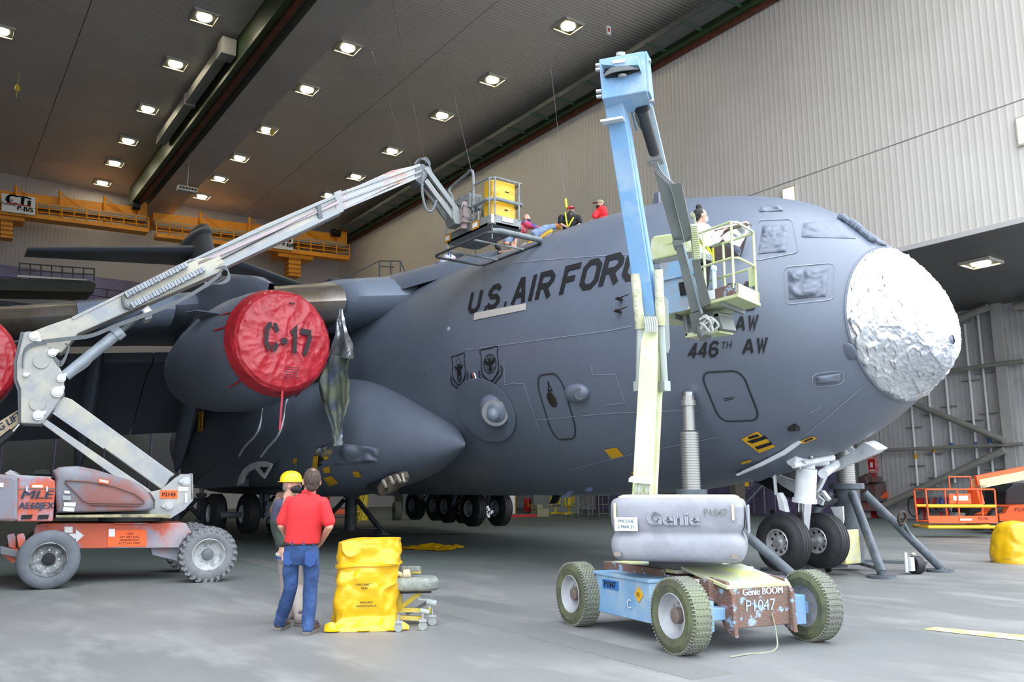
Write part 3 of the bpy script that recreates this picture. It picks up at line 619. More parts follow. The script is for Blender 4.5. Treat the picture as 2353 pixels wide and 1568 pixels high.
def sphit(px, py, off=.0):     # right fairing surface along a picture ray
    d = ray(px, py)
    for k in np.linspace(16, 40, 1200):
        p = CAM+d*k
        if not 16.4 < p[1] < 41: continue
        r, h, c = (float(np.interp(p[1], SY, q)) for q in (SR, SH, SC_))
        x = (p[0]-(XA-3.25))/(r+off); z = (p[2]-c)/(h+off)
        if z > 0: x = (p[0]-(XA-3.25)-.125*r*z)/(r+off)
        if abs(x)**(2/.85)+abs(z)**(2/.85) < 1: return p
    return None
def spatch(name, q, mat, off=.03, n=4, parent=None, amp=0., seed=0, **kw):
    h = homog(q); rows = []
    for i in range(n+1):
        r = []
        for j in range(n+1):
            x, y = h(j/n, i/n); p = sphit(x, y, off)
            if p is None: return None
            if amp: e = min(i, n-i, j, n-j, 3)/3; p = p+V(-1, -.4, .1)*amp*e*abs(noise.noise(Vector((p*2.5).tolist())+Vector((seed, 0, 0))))*2
            r.append(p)
        rows.append(r)
    return B().grid(rows, sm=amp > 0).build(name, mat, parent or ac, fix=False, **kw)
for q in ([(757, 1119), (778, 1111), (761, 1094), (742, 1099)], [(745, 1089), (759, 1086), (756, 1072), (741, 1077)], [(816, 1098), (831, 1097), (823, 1084), (809, 1085)], [(717, 1077), (729, 1077), (731, 1048), (720, 1049)], [(671, 1072), (680, 1073), (683, 1054), (674, 1054)], [(745, 1057), (754, 1056), (754, 1049), (741, 1050)]):
    spatch('tape_square', q, MD['tape'])
spatch('open_access_panel', [(722, 1078), (757, 1060), (752, 1040), (722, 1046)], MD['dark'], .015, 6)
spatch('masking_paper', [(738, 1049), (760, 1047), (766, 1034), (740, 1034)], M('tan masking paper', '9a8a68', .7), .05, 6, amp=.05)
spatch('foil_masking', [(722, 1048), (742, 1042), (762, 1018), (728, 1028)], MD['foil'], .06, 10, amp=.25, seed=3)
spatch('masking_film', [(765, 1070), (868, 1063), (872, 1030), (780, 1018)], m_film, .03, 24, amp=.12, seed=7)
spatch('masking_film_edge', [(900, 1008), (946, 1000), (910, 982), (903, 983)], M('panel recess', '565f6d', .5), .008, 4)
# ================================================================ COVERS, FOIL, LANDING GEAR, JACKS
def fbm(p, s, sd=0): return noise.noise(Vector((p*s).tolist())+Vector((sd, sd*.7, 0)))
def ridge(p, s, sd=0): return 1-abs(fbm(p, s, sd))*2.2
m_red = M('red waterproof cover', 'b02430', .42, col2='a01c28', sc=2, amt=.4, bump=.8, bsc=4, coat=.25)
def engine_cover(c, label, txt):
    ax = nrm(V(-.08, 1, -.03)); c = V(c)+ax*0; e1 = nrm(np.cross(V(0, 0, 1), ax)); e2 = np.cross(ax, e1)     # e1 to the left side of the face, e2 up
    t = thing('engine_cover', label, 'engine cover', c, 'red engine inlet covers'); rows = []
    prof = [(.0, -.2), (.15, -.2), (.3, -.19), (.45, -.18), (.6, -.17), (.75, -.16), (.9, -.14), (.98, -.12), (1.05, -.1), (1.1, -.04), (1.13, .04), (1.165, .16), (1.2, .28)]
    prof = [(np.interp(k, range(len(prof)), [p[0] for p in prof]), np.interp(k, range(len(prof)), [p[1] for p in prof])) for k in np.linspace(0, len(prof)-1, 46)]
    n = 150
    for r, h in prof:
        row = []
        for k in range(n):
            a = 2*PI*k/n; d = e1*math.cos(a)+e2*math.sin(a); p = c+d*r+ax*h
            pa = V(p[0], p[1], p[2]*.55); am = .03; w_ = 1.1*max(0, ridge(p, 1.1, 1))**2+.8*max(0, ridge(pa, 2.3, 5))**3+.45*max(0, ridge(p, 4.6, 2))**3+.25*max(0, ridge(pa, 9, 3))**3+.5*min(1, r)*abs(fbm(V(math.cos(a)*4, math.sin(a)*4, 0), 2.1, 5))
            row.append(p-ax*am*w_*1.25+d*(.02 if r > 1.1 else 0)+(ax*(.12*math.sin(a*3+1)+.1*math.sin(a*7)) if h > .28 else 0))
        rows.append(row)
    B().grid(rows, cv=True).build('cover_fabric', m_red, t)
    B().tube([c+(e1*math.cos(a)+e2*math.sin(a))*1.115+ax*.0 for a in np.linspace(0, 2*PI, 60, endpoint=False)], .018, 6, True).build('seam_cord', m_red, t)
    right = -e1
    if right[0] < 0: right = e1
    st = M('stencil black', '241a20', .7)
    if txt:
        g = {'C': [[(1, 1.05), (.78, 1.38), (.58, 1.4)], [(.42, 1.4), (.22, 1.38), (0, 1.1), (0, .3), (.22, .02), (.42, 0)], [(.58, 0), (.78, .02), (1, .35)]], '-': [[(.15, .55), (.72, .55)]], '1': [[(.25, 1.1), (.55, 1.35), (.55, -.1)]], '7': [[(0, 1.36), (1.05, 1.36)], [(1, 1.22), (.45, -.1)]]}
        for ch, x0 in (('C', -.49), ('-', -.19), ('1', .03), ('7', .29)):
            bb = B(); sz = .25
            class PF:
                asp = 1.
                def __call__(s, u, v, off=.01): return c+right*(x0+u*sz)+e2*(-.26+v*.36+(x0+u*sz)*-.06)-ax*.29
            for q in g[ch]: ribbon(bb, q, .19, PF(), sub=1)
            bb.build('stencil_letter', st, t, fix=False)
        bb = B()
        for k in range(5): bb.box(c+right*(.12+.0*k)+e2*(-.62-.055*k)-ax*.29, (.36-.03*(k % 2), .004, .012), (right, ax, e2))
        bb.box(c+right*(.08)+e2*.82-ax*.27, (.14, .004, .03), (right, ax, e2)); bb.build('stencil_line', st, t)
    for a, L_ in ((2.65, .35), (2.95, .35), (4.0, .3), (5.3, .3), (1.6, .1)):
        d = -right*0+e1*math.cos(a)*(1 if e1[0] < 0 else -1)+e2*math.sin(a); d = (right*math.cos(a)+e2*math.sin(a)); p = c+d*1.19+ax*.25
        B().tube(smooth_line([p, p+d*.06+ax*.3+V(0, 0, -.02), p+d*.1+ax*.5+V(0, 0, -.03)], 4), .02, 6).build('tie_strap', m_red, t)
    p = c-e2*1.13-ax*.1
    B().prism([p+right*.03, p-right*.02, p-right*.04-V(0, 0, .85), p+right*.0-V(0, 0, .86)], ax*.004).build('streamer', M('red streamer', 'b02a3a', .6), t)
    return t
engine_cover((6.4, 18.15, 4.87), 'crumpled red engine inlet cover stencilled C-17 on the inboard engine', True)
engine_cover((.5, 21.7, 4.38), 'red engine inlet cover cut off by the left edge of the picture', False)
# ---- foil wrap over the nose cone
t = thing('nose_foil_wrap', 'crumpled silver foil wrap taped over the nose cone of the aircraft', 'foil wrap', (XA, YN, 4))
rows = []; NA = 260
for i in range(110):
    q = (i/109)**1.5; row = []
    for k in range(NA):
        a = 2*PI*k/NA; tb = .93-.03*abs(math.sin(a)); y = YN+.0+q*tb
        p = hullpt(y, a, .02 if i < 109 else .004); w_ = .04*abs(fbm(p, 1.5, 4))+.03*max(0, ridge(p, 2.8, 9))**4+.03*max(0, ridge(p, 5.5, 2))**3+.018*max(0, ridge(p, 12, 3))**2
        e = min(1, (109-i)/6); row.append(hullpt(y, a, .02+w_*e if i < 109 else .004))
    rows.append(row)
B().grid(rows, cv=True).build('foil_sheet', M('silver foil', 'dcdddf', .3, .93, col2='c2c7ce', sc=1.2, bump=.6, bsc=6), t)
B().tube([hullpt(YN+.94-.03*abs(math.sin(a)), a, .012) for a in np.linspace(0, 2*PI, 80, endpoint=False)], .022, 6, True).build('tape_edge', m_film, t)
# wiper wrapped in film on the windscreen crown
t = thing('wrapped_wiper', 'grey film-wrapped windscreen wiper lying along the cockpit brow', 'wiper', hullnear(1980, 525, .1))
P = [hullnear(x, y, .07) for x, y in ((1934, 498), (1950, 508), (1970, 522), (1990, 538), (2006, 550))]
b = B(); b.tube(smooth_line(P, 5), .06, 7)
for k, p in enumerate(smooth_line(P, 3)): b.ell(p+V(R_.uniform(-.02, .02), 0, R_.uniform(-.02, .03)), R_.uniform(.055, .08), 8, 6)
b.build('wrapped_blade', m_film, t); B().tube(smooth_line([hullnear(2000, 545, .05), hullnear(2016, 556, .05), hullnear(2036, 564, .04)], 4), .03, 6).build('wrapped_arm', m_film, t)
# open side flap panel with foil by the woman
P0 = [(1642, 530), (1722, 512), (1660, 585), (1700, 590), (1640, 600)]
ev = V(-.25, 0, 0)
hp = hullnear(1640, 520, 0); 
patchq = [(1628, 606), (1702, 590), (1724, 514), (1640, 532)]
f = HF(patchq); hat = B().grid([[f(u, v, .02) for u in np.linspace(0, 1, 9)] for v in np.linspace(0, 1, 9)], sm=False).build('open_hatch', M('hatch brown interior', '352a24', .8), ac, fix=False, label='open dark hatch with torn foil beside the woman')
def floatsheet(pix, Dd, amp, sd, n=16):
    rows = []
    for i in range(n+1):
        rows.append([])
        for j in range(n+1):
            u, v = j/n, i/n; a, b_, c, d = [V(q[0], q[1], 0) for q in pix]; q = (a*(1-u)+b_*u)*(1-v)+(d*(1-u)+c*u)*v
            p = at(q[0], q[1], D=Dd); rows[-1].append(p-nrm(p-CAM)*amp*(abs(fbm(p, 4, sd))*2+.5*abs(fbm(p, 9, sd))))
    return rows
dh = (hullnear(1690, 560, 0)-CAM)@_f
B().grid(floatsheet([(1652, 548), (1700, 568), (1729, 516), (1676, 530)], dh-.3, .1, 3)).build('foil_flap', M('silver foil', ''), hat, fix=False)
B().grid(floatsheet([(1668, 562), (1702, 591), (1705, 562), (1690, 552)], dh-.2, .05, 5)).build('film_flap', m_film, hat, fix=False)
B().prism([hullnear(1640, 531, .03), hullnear(1722, 513, .03), hullnear(1721, 517, .03), hullnear(1640, 536, .03)], (-.06, 0, .03)).build('hatch_edge', M('pale cut edge', 'a89d92', .6), hat)
# ---- hanging foil from the wing root
t = thing('hanging_foil', 'long twisted sheet of foil and film hanging from the wing beside the red engine cover', 'foil sheet', at(786, 720, X=9.3))
Ls = [(784, 712), (780, 735), (776, 770), (764, 800), (754, 818), (742, 850), (736, 880), (741, 920), (757, 960), (768, 995), (774, 1012), (776, 1026)]
Rr = [(790, 712), (792, 735), (800, 765), (809, 790), (812, 818), (804, 850), (807, 880), (808, 920), (804, 950), (794, 985), (788, 1008), (786, 1024)]
def strip(i0, i1, mat, name, amp, sd):
    yy = np.linspace(i0, i1, int((i1-i0)*9)+1); rows = []
    for q in yy:
        l = [np.interp(q, range(12), [p[k] for p in Ls]) for k in (0, 1)]; r = [np.interp(q, range(12), [p[k] for p in Rr]) for k in (0, 1)]; row = []
        for u in np.linspace(0, 1, 22):
            x, y = l[0]+(r[0]-l[0])*u, l[1]+(r[1]-l[1])*u; p = at(x, y, X=9.0-.1*max(0, q-2))
            row.append(p+V(-1, -.5, 0)*amp*(math.sin(u*8+q*.35+sd)*.45+abs(fbm(V(u*4, q*.35, sd), 1.3, sd))*1.3+.3*fbm(V(u*9, q*.9, 1), 1, sd)))
        rows.append(row)
    B().grid(rows).build(name, mat, t, fix=False)
strip(0, 4.2, M('silver foil', ''), 'foil_twist', .1, 1); strip(4, 11, M('green grey film', 'a2a98f', .3, .35, col2='6e7b90', sc=1.1, amt=.5, bump=.4, bsc=3, edge=(.45, .6)), 'film_twist', .14, 4)
# white stencilled door arcs and opened small doors above the gear bay
for pts in ([(660, 915), (653, 960), (640, 1000), (615, 1030), (600, 1050)], [(606, 930), (600, 970), (588, 1000), (562, 1028), (550, 1048)]):
    P = [p for p in (sphit(x, y, .03) if sphit(x, y, .03) is not None else at(x, y, X=8.6) for x, y in pts)]
    B().tube(smooth_line(P, 5), .035, 6).build('door_edge_strip', MD['white'], ac)
for q in ([(593, 1008), (640, 995), (640, 990), (593, 1003)], [(545, 1010), (585, 1002), (586, 997), (545, 1006)]):
    P = [at(x, y, X=8.35) for x, y in q]; B().prism(P, (.5, 0, 0)).build('small_door', MD['white'], ac)
for x in (628, 573): p = at(x, 1013, X=8.6); B().box(p, (.3, .3, .28)).cyl(p, p+V(0, 0, -.35), .06).build('door_actuator', MD['steel'], ac)
# ---- wheels
m_rim = M('wheel rim silver', 'c6c8c9', .3, .5, col2='a9abab', sc=6)
def acwheel(c, R, W, par, ax=(1, 0, 0), rim=m_rim, name='wheel', grooves=4, mark=False):
    c, ax = V(c), nrm(ax); h = W/2
    pr = [(-h*.82, R*.46), (-h*.98, R*.56), (-h, R*.72), (-h*.86, R*.88), (-h*.6, R*.975)]
    for k in range(grooves):
        x = -h*.5+h*1.0*k/(grooves-1); pr += [(x-.02, R), (x-.008, R-.014), (x+.008, R-.014), (x+.02, R)]
    pr += [(h*.6, R*.975), (h*.86, R*.88), (h, R*.72), (h*.98, R*.56), (h*.82, R*.46)]
    w_ = B().lathe(pr, c, ax, 44, cap=False).build(name, MD['rubber'], par)
    for s in (-1, 1):
        B().lathe([(s*h*.84, R*.47), (s*h*.88, R*.44), (s*h*.5, R*.40), (s*h*.45, R*.25), (s*h*.7, R*.2), (s*h*.7, R*.001)], c, ax, 36, cap=False).build('rim', rim, w_)
    a1 = nrm(np.cross(ax, V(0, 0, 1))); a2 = V(0, 0, 1)
    for k in range(9): a = 2*PI*k/9; d = a1*math.cos(a)+a2*math.sin(a); B().cyl(c-ax*h*.52+d*R*.32, c-ax*h*.44+d*R*.32, R*.05, 8).build('rim_hole', MD['dark'], w_)
    return w_
# nose gear
ng = V(13.5, 10.1, 0)
for x in (12.98, 14.1): acwheel((x, 10.1, .68), .51, .44, ac, grooves=4)
B().cyl((12.75, 10.1, .68), (14.3, 10.1, .68), .07, 14).build('axle', MD['steel'], ac)
B().cyl((13.52, 10.1, .62), (13.5, 9.98, 1.45), .13, 20).build('strut_piston', MD['chrome'], ac)
s = B().cyl((13.5, 9.98, 1.4), (13.5, 9.9, 2.0), .19, 20).cyl((13.5, 9.99, 1.38), (13.5, 9.98, 1.46), .22, 20).cyl((13.5, 9.9, 2.0), (13.5, 9.86, 2.5), .15, 16).build('strut_cylinder', MD['white'], ac)
B().cyl((13.0, 9.85, 2.15), (14.0, 9.85, 2.15), .11, 14).cyl((12.98, 9.8, 2.05), (13.9, 9.6, 2.2), .06, 10).cyl((13.7, 9.7, 1.9), (14.4, 9.9, 2.1), .09, 12).build('steering_jack', MD['white'], ac)
b = B()
for x, y, a, c2 in ((1778, 1082, 1783, 1138), (1795, 1062, 1840, 1050), (1830, 1020, 1838, 1078)): b.cyl(at(x, y, X=13.3), at(a, c2, X=13.3), .035, 8)
for k in range(14): p = V(13.5+R_.uniform(-.4, .5), 9.85+R_.uniform(-.2, .2), 2.2+R_.uniform(-.25, .3)); b.cyl(p, p+V(R_.uniform(-.2, .2), R_.uniform(-.2, .2), R_.uniform(-.2, .2)), .03, 8)
b.build('hydraulic_fittings', MD['steel'], ac, kind='stuff')
P = [at(x, y, X=13.2) for x, y in ((1783, 1135), (1790, 1172), (1806, 1178), (1800, 1150), (1790, 1132))]; B().prism(P, (.12, 0, 0)).build('torque_link', MD['white'], ac, bevel=.01)
def doorslab(pix, X, th, mat, name='gear_door', tilt=None): 
    P = [at(x, y, X=X) for x, y in pix]; return B().prism(P, V(th) if hasattr(th, '__len__') else (th, 0, 0)).build(name, mat, ac, bevel=.012)
d1 = doorslab([(1690, 1090), (1718, 1072), (1760, 1050), (1800, 1030), (1838, 1010), (1836, 1020), (1800, 1044), (1750, 1072), (1705, 1092)], 12.75, (.5, 0, -.12), hull)
P = [at(x, y, X=12.7) for x, y in ((1694, 1091), (1750, 1064), (1800, 1038), (1838, 1012), (1843, 1018), (1804, 1046), (1752, 1072), (1698, 1094))]; B().prism(P, (-.05, 0, 0)).build('door_edge', MD['white'], d1)
P = [at(x, y, X=12.72) for x, y in ((1762, 1052), (1826, 1016), (1830, 1012), (1800, 1026), (1768, 1042))]; B().prism(P, (-.02, 0, 0)).build('hazard_tape', MD['tape'], d1)
d2 = doorslab([(1870, 1086), (1898, 1070), (1956, 1040), (1984, 1017), (1996, 1022), (2017, 1035), (2000, 1046), (1960, 1062), (1890, 1093)], 14.5, (.35, 0, .05), MD['white'])
P = [at(x, y, X=14.45) for x, y in ((1930, 1019), (1936, 1018), (1962, 1034), (1950, 1040))]; B().prism(P, (.1, 0, 0)).build('door_hinge', MD['white'], d2)
d3 = doorslab([(1716, 1090), (1765, 1080), (1800, 1102), (1840, 1140), (1892, 1160), (1890, 1168), (1850, 1158), (1790, 1136), (1740, 1110)], 14.6, (.5, 0, .1), MD['dark'])
P = [at(x, y, X=14.5) for x, y in ((1765, 1076), (1800, 1094), (1850, 1112), (1896, 1150), (1892, 1162), (1846, 1144), (1800, 1116), (1760, 1086))]; B().prism(P, (-.06, 0, 0)).build('door_lining', MD['white'], d3)
b = B()
for a, c2 in (((1838, 1104), (1880, 1128)), ((1880, 1126), (1900, 1085)), ((1855, 1138), (1890, 1134)), ((1905, 1150), (1890, 1130))): b.beam(at(*a, X=14.42), at(*c2, X=14.42), .06, .1)
b.build('door_bracket', MD['white'], d3)
P = [at(x, y, X=15.0) for x, y in ((1908, 1166), (1936, 1164), (1938, 1196), (1934, 1210), (1926, 1210), (1920, 1190))]; B().prism(P, (.04, 0, 0)).build('gear_door', MD['white'], ac)
B().cyl(at(1878, 1028, X=13.8), at(1924, 1012, X=13.8), .1, 12).cyl(at(1850, 1045, X=13.8), at(1920, 1022, X=13.8), .05, 8).build('drag_brace', MD['white'], ac)
# main gear, near side and far side
for x, y, z in ((8.25, 29., .86), (9.02, 28., .86), (10.15, 28.4, .8)): acwheel((x, y, z), .64, .52, ac, rim=M('painted rim', 'a6abad', .45))
m_gear = M('gear grey paint', '5a626c', .45)
b = B().cyl((9.6, 28.2, .7), (9.7, 28.2, 2.4), .14, 14).cyl((9.4, 28.0, 1.0), (9.3, 27.6, 2.2), .06, 10).cyl((9.62, 28., 1.6), (10.6, 28., 2.0), .12, 12).cyl((8.2, 28.3, .82), (10.3, 28.3, .82), .1, 12).box((9.62, 27.9, 1.0), (.22, .3, .5)).cyl((9.55, 27.7, .62), (9.8, 27.7, .62), .08)
for k in range(8): b.box((9.6+R_.uniform(-.12, .12), 27.75, .6+k*.12), (.1, .12, .09))
b.build('main_strut', m_gear, ac, bevel=.01)
for px, py, D_ in ((955, 1168, 38), (1003, 1172, 37), (1030, 1170, 34.5), (1066, 1180, 34), (1087, 1183, 31), (1147, 1184, 31.3)):
    p = at(px, py, D=D_); p[2] = .95; acwheel(p, .64, .52, ac, rim=M('painted rim', ''))
b = B()
for a, c2, r in (((1120, 1172), (1125, 1132), .12), ((1120, 1168), (1060, 1138), .08), ((1118, 1150), (1096, 1135), .07), ((975, 1150), (985, 1132), .08), ((1040, 1160), (1050, 1132), .08), ((1075, 1183), (1150, 1183), .09)): b.cyl(at(*a, D=31.5), at(*c2, D=31.5), r, 10)
b.build('main_strut', m_gear, ac, kind='stuff')
b = B()
for k in range(9): p = at(1122+R_.uniform(-5, 9), 1174+k*2.6-8, D=30.9); b.box(p, (.1, .1, .1))
b.build('brake_line', MD['steel'], ac)
# gear bay doors: long dark skirt, white arc frame, open gold-brown panel under the fairing nose
sk = doorslab([(443, 1122), (452, 1108), (478, 1086), (505, 1070), (540, 1064), (640, 1058), (628, 1066), (590, 1064), (562, 1078), (548, 1100), (546, 1118), (470, 1124)], 8.25, (.35, 0, 0), hull, 'bay_door')
A0 = [(548, 1117), (552, 1098), (562, 1080), (578, 1067), (596, 1061), (612, 1061), (628, 1067), (622, 1080), (610, 1100), (603, 1094), (590, 1078), (574, 1084), (564, 1098), (560, 1110)]
P = [at(x, y, X=8.2) for x, y in A0[:9]+A0[9:]]; B().prism(P, (-.05, 0, 0)).build('door_frame', MD['white'], sk)
P = [at(x, y, X=8.14) for x, y in ((597, 1074), (616, 1074), (607, 1088))]; B().prism(P, (-.01, 0, 0)).build('frame_cutout', MD['dark'], sk)
P = [at(x, y, X=8.9) for x, y in ((560, 1112), (572, 1086), (600, 1070), (632, 1068), (636, 1100), (640, 1126), (560, 1126))]; B().prism(P, (.8, 0, 0)).build('wheel_well', MD['dark'], ac)
gold = M('gold brown primer', '7c7263', .45, .3, col2='4e463c', sc=4, amt=.6, bump=.5, bsc=3)
d4 = doorslab([(866, 1118), (884, 1098), (904, 1088), (926, 1084), (931, 1096), (928, 1108), (900, 1128), (880, 1140), (872, 1138)], 9.2, (.12, 0, 0), gold, 'bay_door')
b = B()
for x, y in ((880, 1104), (896, 1096), (912, 1092)): b.beam(at(x, y, X=9.15), at(x+8, y+16, X=9.15), .05, .06)
b.beam(at(924, 1088, X=9.12), at(929, 1108, X=9.12), .03, .05); b.build('door_stiffener', M('pale stiffener', '9a958a', .5), d4)
P = [at(x, y, X=9.6) for x, y in ((836, 1124), (850, 1112), (870, 1108), (905, 1086), (866, 1120), (870, 1140), (858, 1134))]; B().prism(P, (.6, 0, 0)).build('bay_lining', MD['dark'], ac)
for q, X in (([(456, 946), (466, 946), (464, 992), (454, 992)], 8.2), ([(472, 996), (480, 996), (485, 1018), (476, 1018)], 8.6)):
    o = doorslab(q, X, (.03, 0, 0), MD['tape'], 'hazard_tag'); b = B()
    for k in range(4): y = q[0][1]+5+k*(q[2][1]-q[0][1])/4.4; b.box(at((q[0][0]+q[1][0])/2, y, X=X-.01), (.01, .06, .12))
    b.build('hazard_mark', blk, o)
# ---- jacks
m_thr = M('threaded screw steel', 'a2a19c', .4, .55)
def jack(cx, cy, ztop, zf, label, feet, r=.18, rs=.09, sc_r=.12, ln=1.7, brace=True):
    t = thing('aircraft_jack', label, 'jack', (cx, cy, 0), 'tripod aircraft jacks'); J = MD['jack']
    b = B().cyl((cx, cy, .12), (cx, cy, zf), r, 24).cyl((cx, cy, zf-.12), (cx, cy, zf), r*1.35, 24); b.build('cylinder', J, t, bevel=.01)
    if ztop > zf+.9:
        zm = zf+(ztop-zf)*.58; pr = []
        for k in range(int((zm-zf)/.045)): pr += [(zf+k*.045, sc_r), (zf+k*.045+.03, sc_r), (zf+k*.045+.034, sc_r*.93), (zf+k*.045+.043, sc_r*.93)]
        B().lathe([(a-zf, q) for a, q in pr], (cx, cy, zf), (0, 0, 1), 24).build('threaded_ram', m_thr, t)
        B().cyl((cx, cy, zm), (cx, cy, ztop-.12), rs, 20).cyl((cx, cy, ztop-.3), (cx, cy, ztop-.2), rs*1.25).build('inner_ram', m_thr, t)
        B().lathe([(0, rs), (.06, rs*1.1), (.12, rs*.4)], (cx, cy, ztop-.12), (0, 0, 1), 16).build('jack_head', MD['chrome'], t)
    else: B().cyl((cx, cy, zf), (cx, cy, ztop), sc_r, 16).build('threaded_ram', m_thr, t)
    F = []
    for a in feet:
        d = V(math.cos(a), math.sin(a), 0); f_ = V(cx, cy, 0)+d*ln; F.append(f_)
        B().cyl(V(cx, cy, zf-.2)+d*r*1.3, f_+V(0, 0, .1), .085, 16).build('leg', J, t); B().cyl(f_+V(0, 0, 0), f_+V(0, 0, .05), .26, 24).cyl(f_+V(0, 0, .04), f_+V(0, 0, .14), .07, 12).build('foot_pad', J, t)
    if brace:
        for f_ in F: B().beam(V(cx, cy, .18)+(f_-V(cx, cy, 0))*.1, f_*.86+V(cx, cy, 0)*.14+V(0, 0, .16-.14*0), .06, .08).build('base_brace', J, t)
    return t
jh = hullnear(1585, 895, .02)
jack(jh[0]-.05, jh[1], jh[2], 1.62, 'tall grey tripod jack with ribbed silver ram under the fuselage behind the green boom', [math.radians(a) for a in (-38, 82, 202)], r=.2, sc_r=.16, rs=.105, ln=1.75)
t = jack(15.95, 10.75, 3.3, 1.75, 'big grey tripod jack standing right of the nose wheels', [math.radians(a) for a in (-128, -50, 150)], r=.26, sc_r=.19, rs=.14, ln=1.65)
# the towing eye, handle and caster of the right jack
B().tube([V(16.5, 9.9, 1.05)+V(math.cos(a)*.13, -math.sin(a)*.02, math.sin(a)*.13) for a in np.linspace(0, 2*PI, 16, endpoint=False)], .03, 6, True).build('tow_eye', M('rusty eye', '4a3c34', .6, .5), t)
B().tube(smooth_line([(16.55, 9.9, .95), (16.75, 9.75, .5), (17.2, 9.5, .06)], 5), .03, 6).build('tow_bar', MD['jack'], t)
B().cyl((16.15, 9.55, .17), (16.3, 9.5, .17), .17, 18).build('caster_wheel', MD['rubber'], t)
B().box((16.0, 9.5, .2), (.12, .1, .26)).cyl((15.85, 9.5, .05), (15.85, 9.5, .42), .03).build('hand_pump', MD['white'], t)
jack(12.3, 31., 1.75, 1.45, 'grey tripod jack under the belly, left one of the two behind the man in red', [0.4, 2.5, 4.6], r=.22, ln=1.3)
jack(13.6, 30.2, 1.75, 1.45, 'grey tripod jack under the belly, right one of the two behind the man in red', [0.2, 2.3, 5.3], r=.22, ln=1.4)
jack(8.0, 33., 4.3, 1.5, 'slim jack with long silver ram under the tail, left of the near main wheels', [0.4, 2.5, 3.9], r=.14, sc_r=.08, rs=.06, ln=1.7)
jack(9.0, 33.6, 4.4, 1.5, 'slim jack with long silver ram under the tail, partly behind the near main wheels', [0.4, 2.5, 4.6], r=.14, sc_r=.08, rs=.06, ln=1.2)
# yellow wheel dolly behind the nose wheels
t = thing('tow_dolly', 'pale yellow low dolly box between the nose wheels and the jack', 'dolly', (14.9, 11.2, 0))
P = [at(x, y, X=14.7) for x, y in ((1900, 1296), (1902, 1286), (1920, 1222), (1938, 1218), (1944, 1290), (1944, 1298))]; B().prism(P, (.5, 0, 0)).build('body', M('faded yellow paint', 'd8d08a', .5, col2='c0c2b0', sc=5), t, bevel=.02)
B().beam(at(1812, 1304, X=13.6), at(1945, 1298, X=15.2), .1, .07).build('draw_bar', MD['jack'], t)
p = at(1868, 1308, X=14.2)
for q in (p, p+V(.9, .3, 0)): B().cyl((q[0]-.03, q[1], .07), (q[0]+.03, q[1], .07), .07, 14).build('caster', MD['rubber'], t)
# ================================================================ BOOM LIFTS
def px(p): d = V(p)-CAM; z = d@_f; return 1176.5+FPX*(d@_r)/z, 784-FPX*(d@_u)/z
def qd(pts): return [at(x, y, D=D) for x, y, D in pts]
def plate(name, pts, push, mat, par, bevel=0., **kw): return B().prism(qd(pts), V(push)).build(name, mat, par, bevel=bevel, **kw)
def rrbox(c, d, z0, z1, ax, r, prof, n=6):
    rows = []; c = V(c)
    for f_, ins in prof:
        z = z0+(z1-z0)*f_; hx, hy = d[0]/2-ins, d[1]/2-ins; rr = min(r, hx, hy); row = []
        for sx, sy, a0 in ((1, 1, 0), (-1, 1, 90), (-1, -1, 180), (1, -1, 270)):
            for k in range(n+1):
                a = math.radians(a0+90*k/n); x = sx*(hx-rr)+rr*math.cos(a); y = sy*(hy-rr)+rr*math.sin(a); row.append(V(c[0], c[1], z)+V(ax[0])*x+V(ax[1])*y)
        rows.append(row)
    b = B(); b.grid(rows, cv=True); b.add(rows[0], [tuple(range(len(rows[0])))]); b.add(rows[-1], [tuple(range(len(rows[0])))]); return b
